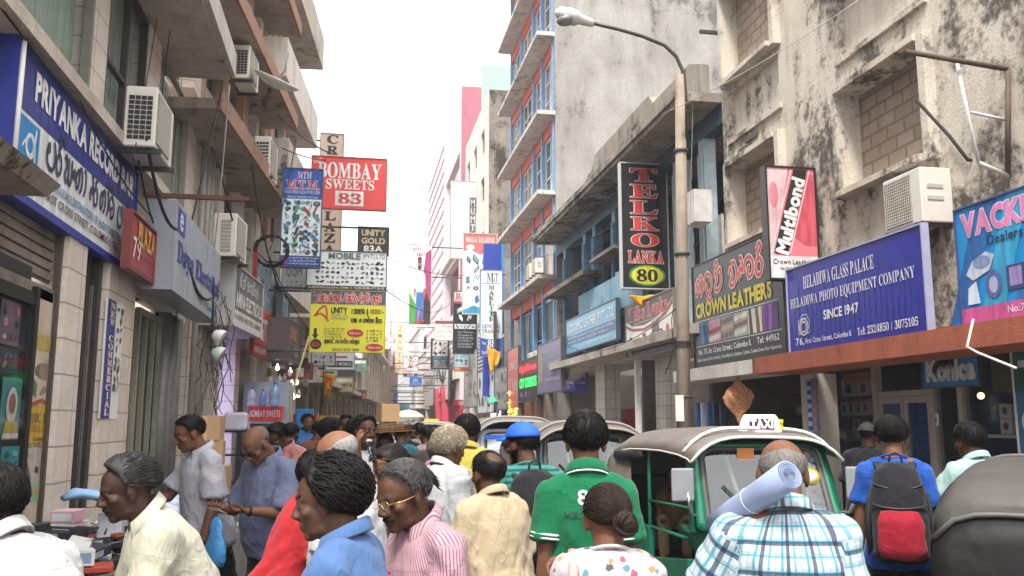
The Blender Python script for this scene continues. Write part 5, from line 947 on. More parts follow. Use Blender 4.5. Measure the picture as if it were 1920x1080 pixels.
ac('air conditioner low on the balcony building beyond the yellow banner', (-.9, 25.0, 4.0), 85, .9, 1.1, .35)
# dish
t = thing('satellite_dish', 'white satellite dish on a thin arm next to the high air conditioner', 'satellite dish', (-1.75, 15.1, 7.4))
o = MB().lathe([(.02, .0), (.2, .03), (.36, .1), (.42, .15), (.41, .16), (.34, .115), (.2, .05), (.01, .02)], (0, 0, 0), 24).build('reflector', pm('#dcdad6', .4), t, (0.25, 0, .05)); o.rotation_euler = (R(15), R(22), 0)
MB().tube([(.2, 0, 0), (.45, -.2, .3), (.5, -.2, .62)], .015, 6).build('feed_arm', steel, t); MB().tube([(.1, 0, -.3), (.2, 0, .03)], .03, 8).build('mount', pm('#3d3834', .6), t)
# steel sign frame on the right wall
t = thing('sign_bracket', 'rusty empty steel sign frame sticking out of the mouldy wall', 'bracket', (7.5, 9.9, 4.6))
mb = MB(); w0 = [P(1700, 97, Y=8.9), P(1890, 130, X=7.45), P(1880, 265, X=7.45), P(1890, 330, X=7.45), P(1835, 305, X=7.0), P(1795, 120, Y=8.85)]
def rl(p): return p - Vector((7.5, 9.9, 4.6))
mb.tube([rl(w0[0]), rl(w0[1])], .035, 4).tube([rl(w0[1]), rl(w0[3])], .04, 4); mb.build('frame', pm('#5b4a40', .7, .3, 5, .2), t)
MB().tube([rl(w0[5]), rl(w0[4])], .025, 4).tube([rl(w0[4]), rl(w0[3])], .03, 4).tube([rl(P(1820, 210, Y=8.85)), rl(P(1888, 225, X=7.45))], .018, 4).build('strut', pm('#c9c5bf', .5, .15), t)
a, b, c = P(1717, 187, Y=9.9), P(1780, 255, Y=9.7), P(1815, 300, X=7.45)
t = thing('wall_rod', 'bent dark steel rod jutting from the mouldy wall', 'rod', c); MB().tube([a - c, b - c, Vector((0, 0, 0)), Vector((.1, 0, .0))], .022, 6).build('rod', pm('#2f2825', .7), t)
t = thing('wall_rod', 'short dark bar high on the corner of the mouldy building', 'rod', (7.5, 16.6, P(1312, 62, Y=16.6).z)); q = P(1312, 62, Y=16.6); MB().bb(q.x - 7.5, -.03, 0, .1, .03, .07).build('bar', pm('#3a3430', .7), t)
q = [P(1825, 598, X=6.5), P(1813, 650, X=6.45), P(1835, 662, X=6.45), P(1905, 690, X=6.4)]; t = thing('spot_lamp', 'white stick lamp on a bent arm under the orange canopy edge', 'lamp', q[1]); MB().tube([p - q[1] for p in q], .014, 6).build('arm', pm('#d5d0c8', .5), t)
# ================================================================== cables
def cable(a, b, sag, r=.008, c='#2a2725', n=12):
    a, b = Vector(a), Vector(b); pts = [(b - a) * (k / n) - Vector((0, 0, sag * 4 * (k / n) * (1 - k / n))) for k in range(n + 1)]
    t = MB().tube(pts, r, 5).build('overhead_cable', pm(c, .6), None, a); tag(t, 'thin overhead cable hanging between the buildings and signs', 'cable', 'overhead cables'); return t
def PX(px, py, Y): return P(px, py, Y=Y)
cable(PX(0, 12, 6), PX(265, 330, 9.6), .05); cable(PX(150, 190, 7.3), PX(300, 420, 10.5), .12); cable(PX(420, 150, 12.8), PX(345, 470, 11.5), .1, .014); cable(PX(430, 160, 13), PX(400, 480, 13.2), .3, .012, '#8f8a84')
cable(PX(520, 215, 16), PX(626, 290, 24), .1, .02); cable(PX(530, 278, 16.5), PX(610, 300, 21), .05, .014); cable(PX(300, 0, 11), PX(250, 300, 8.7), .02, .006); cable(PX(325, 0, 11), PX(300, 210, 11), .02, .006)
cable(PX(1240, 215, LY), PX(1610, 0, 11), .1, .007, '#b5afa6'); cable(PX(1300, 150, 17), PX(1290, 520, 16), .15, .006, '#8a847c'); cable(PX(945, 480, 42), PX(1170, 410, 22), .5, .012); cable(PX(1290, 560, LY), PX(1050, 640, 30), .6, .01)
cable(PX(1265, 190, LY), PX(1305, 160, 18), .1, .008); cable(PX(890, 600, 45), PX(740, 690, 75), .8, .02); cable(PX(340, 440, 10.6), PX(395, 560, 12.5), .25, .02); cable(PX(410, 300, 13.2), PX(470, 470, 15), .3, .014); cable(PX(400, 520, 12.9), PX(400, 640, 13), .2, .02); cable(PX(470, 300, 15.5), PX(540, 560, 19), .5, .014); cable(PX(555, 260, 18), PX(505, 470, 16), .3, .012)
cable(PX(275, 260, 8.9), PX(330, 430, 10), .2, .018); cable(PX(260, 300, 9), PX(300, 440, 10.6), .12, .01); cable(PX(500, 470, 16.5), PX(640, 640, 24), .6, .01); cable(PX(700, 475, 19), PX(910, 505, 43), .4, .01); cable(PX(725, 545, 18), PX(850, 560, 50), .6, .012)
cable(PX(1890, 260, 9.9), PX(1890, 352, 9.8), .0, .008, '#6a9aa8'); cable(PX(1815, 385, 10.4), PX(1835, 330, 10.2), -.12, .02, '#a59f95')
mb = MB(); r_ = random.Random(5)
for k in range(24):
    p0 = Vector((0, 0, 0)) + Vector((r_.uniform(-.12, .12), r_.uniform(-.4, .4), r_.uniform(.2, 1.4))); pts = [p0]
    for j in range(5): pts.append(pts[-1] + Vector((r_.uniform(-.1, .1), r_.uniform(-.15, .15), -r_.uniform(.05, .3))))
    mb.tube(pts, r_.uniform(.004, .008), 5)
o = mb.build('cable_tangle', pm('#26221f', .6), None, (-1.95, 13.25, 2.3)); tag(o, 'dark tangle of loose cables hanging by the grey columns', 'cables')
mb = MB()
for k in range(16):
    a0 = r_.uniform(0, 6); pts = [Vector((.02 * k / 16 + .3 * math.cos(a0 + q * .5) * r_.uniform(.9, 1.1), r_.uniform(-.05, .05), .3 * math.sin(a0 + q * .5) * r_.uniform(.9, 1.1))) for q in range(12)]; mb.tube(pts, .012, 5)
o = mb.build('cable_coil', pm('#26221f', .6), None, P(508, 470, Y=16.8)); tag(o, 'coiled black cable hanging left of the gadget sign', 'cables')
t = thing('iron_bar', 'rusty flat iron bar sticking out above the silver board', 'bar', (-2.5, 10.6, 4.25)); a, b = P(313, 367, Y=10.2), P(425, 373, Y=10.2); MB().box(((a.x + b.x) / 2 + 2.5, -.4, a.z - 4.25), (b.x - a.x + .5, .05, .05)).build('bar', pm('#5b3a2c', .7, .2), t)
t = thing('concrete_slab', 'broken edge of a concrete sunshade at the left margin', 'sunshade', (-2.4, 4.0, 3.2)); q = P(80, 330, Y=4.3)
mb = MB(); mb.prism([(-.6, 0), (.02, 0), (.08, .06), (-.02, .1), (-.05, .15), (-.22, .21), (-.6, .2)], -2.4, .2); mb.build('slab', plaster('#a89c8f', '#8d8175', '#4a4139', .5, .4, 3), t); t.location = (q.x - .06, 4.3, q.z - .05)
for k in range(2): MB().lathe([(.015, 0), (.07, .02), (.11, .08), (.13, .15), (.122, .155)], (0, 0, 0), 16, rot=Matrix.Rotation(R(120), 3, 'Y')).build('loudspeaker_horn', pm('#d5d0c8', .5) if k == 0 else pm('#b9c4ba', .5), thing('loudspeaker', ['white horn loudspeaker hanging in the cable tangle', 'smaller green rimmed horn hanging below the white horn'][k], 'loudspeaker', P(398 - k * 1, 625 + k * 32, Y=13)))
# flags
def cloth(name, label, o, pts, mat, seed, cat='flag'):
    r_ = random.Random(seed); t = thing(name, label, cat, o); mb = MB(); n, m = 8, 8; vs = []
    for i in range(n + 1):
        for j in range(m + 1):
            u, v = i / n, j / m; a = Vector(pts[0]).lerp(Vector(pts[1]), u); b = Vector(pts[3]).lerp(Vector(pts[2]), u); p = a.lerp(b, v); p.y += .06 * math.sin(u * 9 + v * 3) * (.3 + v); p.z += .02 * math.sin(u * 14); vs.append(p)
    mb.add(vs, [(i * (m + 1) + j, (i + 1) * (m + 1) + j, (i + 1) * (m + 1) + j + 1, i * (m + 1) + j + 1) for i in range(n) for j in range(m)], 0, True); solid(mb.build('cloth', mat, t), .006); return t
gold = pm('#d89a1e', .6, .35, 3)
cloth('flag', 'crumpled golden cloth tied under the tall black vertical sign', (6.55, 20.4, 4.75), [(0, 0, 0), (1.1, 0, .05), (.75, 0, -.3), (.35, 0, -.28)], gold, 1)
cloth('flag', 'yellow flag drooping from a pole under the green lettered sign', P(920, 668, Y=42.5), [(-.2, 0, .5), (.5, 0, .2), (.4, 0, -.3), (0, 0, -.9)], gold, 2)
t = cloth('flag', 'orange and green lion flag with a yellow border hanging over the stalls', P(607, 737, Y=20), [(0, 0, .45), (.24, 0, .38), (.12, 0, -.1), (0, 0, -.03)], gold, 3)
mb = MB(); mb.add([(.03, -.09, .37), (.17, -.09, .33), (.1, -.12, -.02), (.03, -.12, .02)], [(0, 1, 2, 3)]); mb.build('maroon_field', pm('#b5521c', .6), t); 
MB().ell((.085, -.125, .17), (.028, .006, .06)).tube([(.085, -.125, .13), (.06, -.125, .08)], .012, 5).tube([(.1, -.125, .13), (.11, -.125, .08)], .012, 5).tube([(.1, -.125, .2), (.13, -.125, .26)], .01, 5).build('lion', pm('#d8b12e', .6), t); MB().bb(-.0, -.07, .43, .22, -.06, .47).build('green_strip', pm('#3f7a3a', .6), t)
MB().tube([(-.02, 0, .7), (-.02, 0, -.3)], .012, 6).build('flag_pole', woodD, t)
t = thing('bamboo_pole', 'long pale bamboo pole leaning against the shop fronts', 'pole', (-1.45, 17, 0)); a, b = P(545, 745, Y=17), P(580, 630, Y=17.6); MB().tube([Vector((a.x + 1.55, 0, .4)), a - Vector((-1.45, 17, 0)), b - Vector((-1.45, 17, 0))], .022, 8).build('cane', pm('#a0926c', .6, .2), t)
# ================================================================== people
import numpy as np
PSC = bpy.data.scenes.new('sculpt_bench')
def voxel(mb, size, smooth=4, decim=0):
    """one continuous surface out of overlapping closed shapes"""
    me = bpy.data.meshes.new('v'); me.from_pydata(mb.v, [], mb.f)
    bm = bmesh.new(); bm.from_mesh(me); bmesh.ops.recalc_face_normals(bm, faces=bm.faces); bm.to_mesh(me); bm.free()
    o = bpy.data.objects.new('v', me); PSC.collection.objects.link(o)
    r = o.modifiers.new('r', 'REMESH'); r.mode = 'VOXEL'; r.voxel_size = size; r.use_smooth_shade = True
    s = o.modifiers.new('s', 'SMOOTH'); s.factor = .5; s.iterations = smooth
    with bpy.context.temp_override(scene=PSC, view_layer=PSC.view_layers[0]): dg = bpy.context.evaluated_depsgraph_get(); out = bpy.data.meshes.new_from_object(o.evaluated_get(dg))
    bpy.data.objects.remove(o); bpy.data.meshes.remove(me); return out
def verts(me): a = np.empty(len(me.vertices) * 3); me.vertices.foreach_get('co', a); return a.reshape(-1, 3)
def norms(me): a = np.empty(len(me.vertices) * 3); me.vertex_normals.foreach_get('vector', a); return a.reshape(-1, 3)
def link(me, name, mats, par):
    for m in mats: me.materials.append(m)
    me.polygons.foreach_set('use_smooth', [True] * len(me.polygons)); o = bpy.data.objects.new(name, me); COL.objects.link(o); o.parent = par; return o
def skin(c):
    key = ('sk', c)
    if key in MATS: return MATS[key]
    m, nt, bs = newmat('skin'); co = coords(nt); n = noi(nt, co, 18, 5, .6); n2 = noi(nt, co, 220, 2, .5)
    r = ramp(nt, n, [(.3, mul(c, .78)), (.7, (min(1, c[0] * 1.18), c[1] * 1.12, c[2] * 1.08))]); L(nt, r.outputs[0], bs.inputs['Base Color'])
    bs.inputs['Roughness'].default_value = .56; bs.inputs['Subsurface Weight'].default_value = .08; bs.inputs['Subsurface Radius'].default_value = (.012, .005, .003); bs.inputs['Specular IOR Level'].default_value = .3
    bumpn(nt, bs, n2, .12, .002); MATS[key] = m; return m
def hairm(c, grey=0, gc=(.42, .4, .37)):
    key = ('hr', c, grey, gc)
    if key in MATS: return MATS[key]
    m, nt, bs = newmat('hair'); co = coords(nt); n = noi(nt, coords(nt, (140, 140, 22)), 2, 3, .6); n2 = noi(nt, co, 14, 4, .6)
    a = N(nt, 'Math', operation='ADD'); L(nt, n, a.inputs[0]); L(nt, n2, a.inputs[1])
    r = ramp(nt, a.outputs[0], [(.5, c), (.98 - .0 * grey, tuple(c[i] + (gc[i] - c[i]) * max(grey, .03) for i in range(3)))]); r.color_ramp.elements[0].position = .78 - .5 * grey; r.color_ramp.elements[1].position = 1.12 - .35 * grey if grey < .34 else 1.0
    L(nt, r.outputs[0], bs.inputs['Base Color']); bs.inputs['Roughness'].default_value = .38; bs.inputs['Specular IOR Level'].default_value = .09; bumpn(nt, bs, n, .35, .004); MATS[key] = m; return m
def clothm(kind, *c):
    """woven cloth; pattern read from the garment's own around / along coordinates"""
    key = ('cl', kind) + c
    if key in MATS: return MATS[key]
    m, nt, bs = newmat('cloth'); c = [mul(hexc(x), .6) for x in c]; at = N(nt, 'Attribute', attribute_name='weave'); co = at.outputs['Vector']; ob = coords(nt)
    sp = N(nt, 'SeparateXYZ'); L(nt, co, sp.inputs[0])
    def band(src, per, lo, hi, ph=0):
        a = N(nt, 'Math', operation='MULTIPLY_ADD'); L(nt, src, a.inputs[0]); a.inputs[1].default_value = 1 / per; a.inputs[2].default_value = ph + 50
        f = N(nt, 'Math', operation='FRACT'); L(nt, a.outputs[0], f.inputs[0]); g = N(nt, 'Math', operation='GREATER_THAN'); L(nt, f.outputs[0], g.inputs[0]); g.inputs[1].default_value = lo
        h = N(nt, 'Math', operation='LESS_THAN'); L(nt, f.outputs[0], h.inputs[0]); h.inputs[1].default_value = hi; k = N(nt, 'Math', operation='MULTIPLY'); L(nt, g.outputs[0], k.inputs[0]); L(nt, h.outputs[0], k.inputs[1]); return k.outputs[0]
    def fade(s, k): q = N(nt, 'Math', operation='MULTIPLY'); L(nt, s, q.inputs[0]); q.inputs[1].default_value = k; return q.outputs[0]
    n = noi(nt, ob, 7, 5, .6); base = ramp(nt, n, [(.3, mul(c[0], .86)), (.7, mul(c[0], 1.06))]).outputs[0]; U, V = sp.outputs[0], sp.outputs[1]
    if kind == 'stripe': base = mixc(nt, fade(band(U, .0095, 0, .36), .75), base, c[1])
    if kind == 'fine': base = mixc(nt, fade(band(U, .006, 0, .4), .45), base, c[1])
    if kind == 'hstripe': base = mixc(nt, fade(band(V, .034, 0, .42), .95), base, c[1]); base = mixc(nt, fade(band(V, .21, 0, .16), .9), base, c[2])
    if kind == 'plaid':
        for src in (U, V): base = mixc(nt, fade(band(src, .047, .04, .2), .75), base, c[1]); base = mixc(nt, fade(band(src, .094, .5, .62), .5), base, c[1])
        for src, p in ((U, .0), (V, .3)): base = mixc(nt, fade(band(src, .094, .72, .86, p), .8), base, c[2]); base = mixc(nt, fade(band(src, .047, .58, .66, p), .35), base, c[3])
    if kind in ('floral', 'dots'):
        vo = N(nt, 'TexVoronoi'); L(nt, ob, vo.inputs['Vector']); vo.inputs['Scale'].default_value = 30 if kind == 'floral' else 70
        dn = N(nt, 'Math', operation='MULTIPLY_ADD'); L(nt, noi(nt, ob, 90, 3), dn.inputs[0]); dn.inputs[1].default_value = .5; L(nt, vo.outputs['Distance'], dn.inputs[2])
        lt = N(nt, 'Math', operation='LESS_THAN'); L(nt, dn.outputs[0], lt.inputs[0]); lt.inputs[1].default_value = .64 if kind == 'floral' else .5
        if kind == 'dots': base = mixc(nt, lt.outputs[0], base, c[1])
        else:
            s2 = N(nt, 'SeparateXYZ'); L(nt, vo.outputs['Color'], s2.inputs[0])
            g = N(nt, 'Math', operation='GREATER_THAN'); L(nt, s2.outputs[2], g.inputs[0]); g.inputs[1].default_value = .3; k = N(nt, 'Math', operation='MULTIPLY'); L(nt, lt.outputs[0], k.inputs[0]); L(nt, g.outputs[0], k.inputs[1])
            cr = ramp(nt, s2.outputs[0], [(.0, c[1]), (.3, c[2]), (.55, c[3]), (.8, c[4])]); cr.color_ramp.interpolation = 'CONSTANT'; base = mixc(nt, fade(k.outputs[0], .85), base, cr.outputs[0])
    if kind == 'cool': base = mixc(nt, ramp(nt, noi(nt, coords(nt, (5, 5, 14)), 2, 3), [(.46, (0, 0, 0)), (.5, (1, 1, 1))]).outputs[0], base, c[1])
    if kind == 'denim': base = mixc(nt, ramp(nt, noi(nt, ob, 3.2, 4), [(.45, (0, 0, 0)), (.75, (.6, .6, .6))]).outputs[0], base, c[1])
    if kind != 'denim': sm = band(V, 2.0, .6635, .6652); base = mixc(nt, fade(sm, .4), base, mul(c[0], .35))
    L(nt, base, bs.inputs['Base Color']); bs.inputs['Roughness'].default_value = .85; bs.inputs['Sheen Weight'].default_value = .12; bs.inputs['Specular IOR Level'].default_value = .2
    w1 = noi(nt, coords(nt, (1, 1, .45), (.3, .4, .2)), 16, 4, .5, .9); w2 = noi(nt, ob, 700, 2, .5); ad = N(nt, 'Math', operation='MULTIPLY_ADD'); L(nt, w2, ad.inputs[0]); ad.inputs[1].default_value = .05; L(nt, w1, ad.inputs[2])
    w3 = noi(nt, coords(nt, (1, 1, .6), (.5, .2, .7)), 7.5, 2, .45, 1.4); sb = N(nt, 'Math', operation='SUBTRACT'); L(nt, w3, sb.inputs[0]); sb.inputs[1].default_value = .5; ab = N(nt, 'Math', operation='ABSOLUTE'); L(nt, sb.outputs[0], ab.inputs[0]); cr_ = ramp(nt, ab.outputs[0], [(.0, (1, 1, 1)), (.09, (0, 0, 0))])
    cm_ = N(nt, 'Math', operation='MULTIPLY_ADD'); L(nt, cr_.outputs[0], cm_.inputs[0]); cm_.inputs[1].default_value = .2; L(nt, ad.outputs[0], cm_.inputs[2]); bumpn(nt, bs, cm_.outputs[0], .5, .022); MATS[key] = m; return m
HB = (.0032, .0026, .0023)
SK = {'dark': (.08, .036, .02), 'vdark': (.048, .023, .0145), 'brown': (.145, .064, .035), 'mid': (.2, .092, .052), 'light': (.3, .165, .11)}
def hairline(style, az):
    """lowest elevation (degrees) with hair; az 0 = face, 180 = back of the head"""
    a = abs(az)
    pts = {'bald': [(0, 95), (70, 95), (85, 22), (110, 30), (180, 36)]}.get(style) or [(0, 40), (35, 36), (58, 24), (72, -8), (88, -14), (98, 0), (115, -22), (150, -38), (180, -40)]
    for (x0, y0), (x1, y1) in zip(pts, pts[1:]):
        if a <= x1: return y0 + (y1 - y0) * (a - x0) / (x1 - x0)
    return pts[-1][1]
CC = Vector((0, -.012, .028)); CRAD = (.077, .0995, .0865)
def dirv(az, el): a, e = R(az), R(el); return Vector((math.sin(a) * math.cos(e), math.cos(a) * math.cos(e), math.sin(e)))
def scalp(d, off=0):
    k = 1 / math.sqrt(sum((d[i] / CRAD[i]) ** 2 for i in range(3))); 
    if d.z < 0: k *= 1 - .14 * d.z * d.z * 2
    return CC + d * (k + off)
HS = {'short': dict(t=.013, lk=650, ln=.026, r=.0026, wav=.25), 'tiny': dict(t=.007, lk=0, ln=.02, r=.0025, wav=.2), 'crop': dict(t=.02, lk=800, ln=.034, r=.003, wav=.35), 'side': dict(t=.022, lk=800, ln=.06, r=.0032, wav=.3, sweep=1), 'wavy': dict(t=.03, lk=900, ln=.13, r=.0062, wav=.42), 'curly': dict(t=.03, lk=1000, ln=.05, r=.004, wav=1.6), 'bun': dict(t=.013, lk=800, ln=.09, r=.003, wav=.1), 'bald': dict(t=.0032, lk=500, ln=.016, r=.0018, wav=.3), 'thin': dict(t=.012, lk=550, ln=.024, r=.0026, wav=.5)}
def hair(style, MH, par, mat, seed, near=True, low=0):
    S = HS[style]; r = random.Random(seed); mb = MB(); na, ne = (60, 34) if near else (24, 14); vs = []; mk = []
    inv = style == 'thin'
    def mask(az, el):
        h = hairline('n', az) - low * max(0, min(1, (abs(az) - 88) / 30)); m = (el - h) / 9.0
        if style == 'bald': a_ = abs(az); up = -90 if a_ < 70 else (a_ - 70) / 40 * 30 - 2 if a_ < 110 else 28 + (a_ - 110) / 70 * 12; m = min(m, (up - el) / 11)
        if inv: d = dirv(az, el); c = dirv(180, 52); an = math.degrees(d.angle(c)); m = min(m, (an - 24) / 12)
        return max(0, min(1, m))
    for j in range(ne + 1):
        el = -60 + 150 * j / ne
        for i in range(na):
            az = -180 + 360 * i / na; d = dirv(az, el); m = mask(az, el); m = m * m * (3 - 2 * m)
            nz = noise.noise(d * 4.5 + Vector((seed, 0, 0))) * .5 + noise.noise(d * 11 + Vector((0, seed, 0))) * .35
            t = S['t'] * (.65 + .35 * max(0, d.z + .3)) * (1 + (.5 if style in ('wavy', 'curly', 'crop') else .22) * nz)
            if style in ('wavy', 'side', 'crop') and d.y > .2: t *= 1.25
            vs.append(MH @ scalp(d, t * m - .014 * (1 - m))); mk.append(m)
    fs = [(j * na + i, j * na + (i + 1) % na, (j + 1) * na + (i + 1) % na, (j + 1) * na + i) for j in range(ne) for i in range(na)]
    fs = [f for f in fs if max(mk[k] for k in f) > 0]; mb.add(vs, fs, 0, True)
    n = int(S['lk'] * 1.9) if near else S['lk'] // 8; crown = dirv(178, 62)
    bun = Vector((.05, -.11, -.01)).normalized()
    for q in range(n):
        az, el = r.uniform(-180, 180), math.degrees(math.asin(r.uniform(-.7, 1))); m = mask(az, el)
        if m < .3: continue
        d = dirv(az, el); p = d.copy(); pts = []; st = 5 if near else 3; ln = S['ln'] * r.uniform(.6, 1.2); ph = r.uniform(0, 6.3)
        for k in range(st + 1):
            f = k / st; lift = S['t'] * (.55 + (.75 if style in ('wavy', 'curly') else .6) * math.sin(f * 2.6) * r.uniform(.7, 1.2))
            pts.append(MH @ scalp(p, lift * max(m, .4)))
            if S.get('sweep'): g = Vector((.5, -.75, -.15)) 
            elif style == 'bun': g = bun - p
            elif style == 'wavy': g = Vector((.1, -.8, -.6))
            else: g = p - crown; g.z -= .45
            if style in ('crop', 'short') and d.y > .3 and d.z > .3: g = g * .4 + Vector((.5 if r.random() < .7 else -.3, .2, .25))
            g = g - p * g.dot(p); g = g.normalized() if g.length > 1e-4 else Vector((0, -1, 0)); sd = p.cross(g)
            wv = S['wav'] * math.sin(ph + f * (7 if style == 'curly' else 4.5)); gg = (g + sd * wv).normalized(); p = (p + gg * (ln / st / .09)).normalized()
        rad = S['r'] * r.uniform(.45, .85) * (1 if near else 3)
        mb.tube(pts, [rad * .8] + [rad * (1 - .7 * k / st) for k in range(1, st)] + [rad * .15], 4 if near else 3)
    if style == 'bun':
        c = Vector((.052, -.118, -.012))
        for q in range(46):
            a0 = r.uniform(0, 6.3); rr = r.uniform(.016, .042); th = r.uniform(-.6, .6); pts = []
            for k in range(10):
                a = a0 + k * .42; v = Vector((rr * math.cos(a), (.03 - rr * .5) * math.sin(th * 2 + a * .5) , rr * .95 * math.sin(a))); v = Matrix.Rotation(.5 + th * .35, 3, 'Z') @ Matrix.Rotation(th, 3, 'X') @ v; pts.append(MH @ (c + v))
            mb.tube(pts, [.004] + [.0095] * 8 + [.003], 6)
        e = len(mb.v); mb.ell(c, (.04, .033, .04))
        for k in range(e, len(mb.v)): mb.v[k] = tuple(MH @ Vector(mb.v[k]))
    if style == 'tail':
        pass
    return mb.build('hair', mat, par, recalc=False)
def hand_mb(mb, wrist, d, n, curl, side, spread=1.0, s=1.0):
    """palm, four unequal bent fingers and a thumb leaving the side of the palm"""
    d = d.normalized(); n = (n - d * n.dot(d)).normalized(); x = d.cross(n) * side    # x towards the thumb
    mb.tube([wrist - d * .01, wrist + d * .03 * s, wrist + d * .06 * s, wrist + d * .088 * s], [(.024 * s, .018 * s), (.034 * s, .017 * s), (.041 * s, .015 * s), (.038 * s, .011 * s)], 12, ref=x)
    for k, (off, ln) in enumerate(((.03, .068), (.0105, .077), (-.010, .071), (-.029, .056))):
        p = wrist + d * .083 * s + x * off * s * spread; dd = (d + x * off * 2.2 * spread).normalized(); pts = [p - dd * .015]; a = 0; c = curl * (1 + .12 * k)
        for j, f in enumerate((.46, .3, .24)):
            pts.append(p); a += c * (.55, .9, .7)[j]; v = dd * math.cos(a) + n * math.sin(a); p = p + v * ln * s * f
        pts.append(p); mb.tube(pts, [.009 * s, .0092 * s, .0085 * s, .0078 * s, .0062 * s], 8)
    p = wrist + d * .022 * s + x * .028 * s; v1 = (x * .75 + d * .6 + n * .35).normalized(); v2 = (x * .25 + d * .85 + n * (.3 + .4 * curl)).normalized()
    mb.tube([p - v1 * .015, p + v1 * .03 * s, p + v1 * .038 * s + v2 * .025 * s, p + v1 * .038 * s + v2 * .05 * s], [.014 * s, .0115 * s, .010 * s, .007 * s], 8)
PEOPLE = {}
def person(label, hx, topy, Y, heading, skinc='brown', hairs='short', hc=HB, grey=0, shirt=None, sleeve=.5, hem=.84, loose=.016, collar=None, pants=None, lean=4, twist=0, yaw=0, pitch=6, roll=0, arms=None, step=0, fat=0, near=True, vox=None, tash=0, glasses=0, beard=0, smile=0, pose=None, group='people in the crowded street', shoes='#1d1a18', female=0, key=None, curl=.45, wide=1.0, hipz=None, gcol=(.26, .25, .24), low=0, cuff=None, seed=None):
    heading -= math.degrees(math.atan((hx - 660) / 1650)) * .9 * (Y < 12)
    vox = vox or (.0062 if near else .016); seed = seed or int(hx * 7 + topy) % 97
    rz = heading - 90; r = random.Random(seed)
    # ---- skeleton at H = 1.7, then scaled so that the crown meets the right height
    hz = hipz or .92
    MT = Matrix.Translation((0, 0, hz)) @ Matrix.Rotation(R(twist), 4, 'Z') @ Matrix.Rotation(R(-lean), 4, 'X') @ Matrix.Translation((0, 0, -.92))
    MHl = MT @ Matrix.Translation((0, .012, 1.475)) @ Matrix.Rotation(R(lean), 4, 'X') @ Matrix.Rotation(R(yaw), 4, 'Z') @ Matrix.Rotation(R(-pitch), 4, 'X') @ Matrix.Rotation(R(roll), 4, 'Y') @ Matrix.Translation((0, .025, .112))
    top = (MHl @ Vector((0, -.012, .114))).z; tgt = P(hx, topy, Y=Y).z; sc = tgt / top
    hw = MHl @ Vector((0, 0, .03)) * sc; rot = Matrix.Rotation(R(rz), 4, 'Z'); hwr = rot @ hw; px = P(hx, topy + .11 * 1650 / Y, Y=Y)
    root = thing('person', label, 'person', (px.x - hwr.x, Y - hwr.y, 0), rz, group); root.scale = (1, 1, 1)
    S = Matrix.Scale(sc, 4); MT = S @ MT; hs = 1 / sc if not near else 1 / sc * (1 + (sc - 1) * .5); MH = S @ MHl @ Matrix.Translation((0, 0, 0))
    # keep heads of adults the same size
    MH = S @ MHl @ Matrix.Translation((0, -.012, .114)) @ Matrix.Scale(1 / sc * (.6 + .4 * sc), 4) @ Matrix.Translation((0, .012, -.114))
    T = lambda x, y, z: MT @ Vector((x, y, z)); B = lambda x, y, z: S @ Vector((x, y, z)); Hd = lambda x, y, z: MH @ Vector((x, y, z))
    w = wide * (.93 if female else 1)
    tors = [(.84, .160 + fat * .2, .118 + fat * .3, 0), (.95, .160 + fat * .5, .120 + fat * .6, .0 + fat * .2), (1.06, .148 + fat * .9, .112 + fat, .01 + fat * .4), (1.2, .152 + fat * .5, .117 + fat * .6, .008 + fat * .2), (1.31, .158 + fat * .2, .112 + fat * .2, -.002), (1.385, .138, .084, -.012), (1.43, .105, .068, -.015), (1.455, .066, .060, -.012)]
    def torso(mb, infl, z0=.8, flare=0):
        pts, rr = [], []
        for z, a, b, y in tors:
            if z < z0 - 1e-6: continue
            pts.append(T(0, y, z)); k = infl * (1 if z < 1.4 else .55 if z < 1.44 else .25) + (flare * max(0, (1.1 - z)) if z < 1.1 else 0); rr.append(((a * w + k) * sc, (b + k) * sc))
        mb.tube(pts, rr, 20, ref=MT.to_3x3() @ Vector((1, 0, 0)))
    SH = {}; AR = {}
    arms = arms or {}
    for sd, nm in ((1, 'R'), (-1, 'L')):
        ua, fa = arms.get(nm, arms.get('both', ((.14, .02, -1), (.06, .16, -1))))[:2]
        if lean > 30 or True: pass
        sh = T(sd * .158 * w, -.012, 1.378); u = Vector((ua[0] * sd, ua[1], ua[2])).normalized(); f = Vector((fa[0] * sd, fa[1], fa[2])).normalized()
        el = sh + u * .285 * sc; wr = el + f * .245 * sc; AR[nm] = (sh, el, wr, u, f)
    LG = {}
    for sd, nm in ((1, 'R'), (-1, 'L')):
        hp = T(sd * .088, 0, .9) if not pose == 'sit' else B(sd * .09, 0, hz)
        if pose == 'sit': kn = B(sd * .15, .38, hz + .22); an = B(sd * .13, .22, hz - .18)
        else:
            fy = step * sd * .5; kn = B(sd * .1, fy * .55 + .03, .48); an = B(sd * .105, fy - (.06 if fy < 0 else 0), .09 + (.06 if step and fy < 0 else 0))
            hp = B(sd * .088, 0, hz - .02)
        LG[nm] = (hp, kn, an)
    # ---- body
    mb = MB(); torso(mb, 0)
    mb.tube([T(0, -.015, 1.40), Hd(0, -.035, -.11), Hd(0, -.015, -.03)], [(.062 * sc, .06 * sc), (.056 * (1 - .1 * female), .056), (.055, .06)], 14)
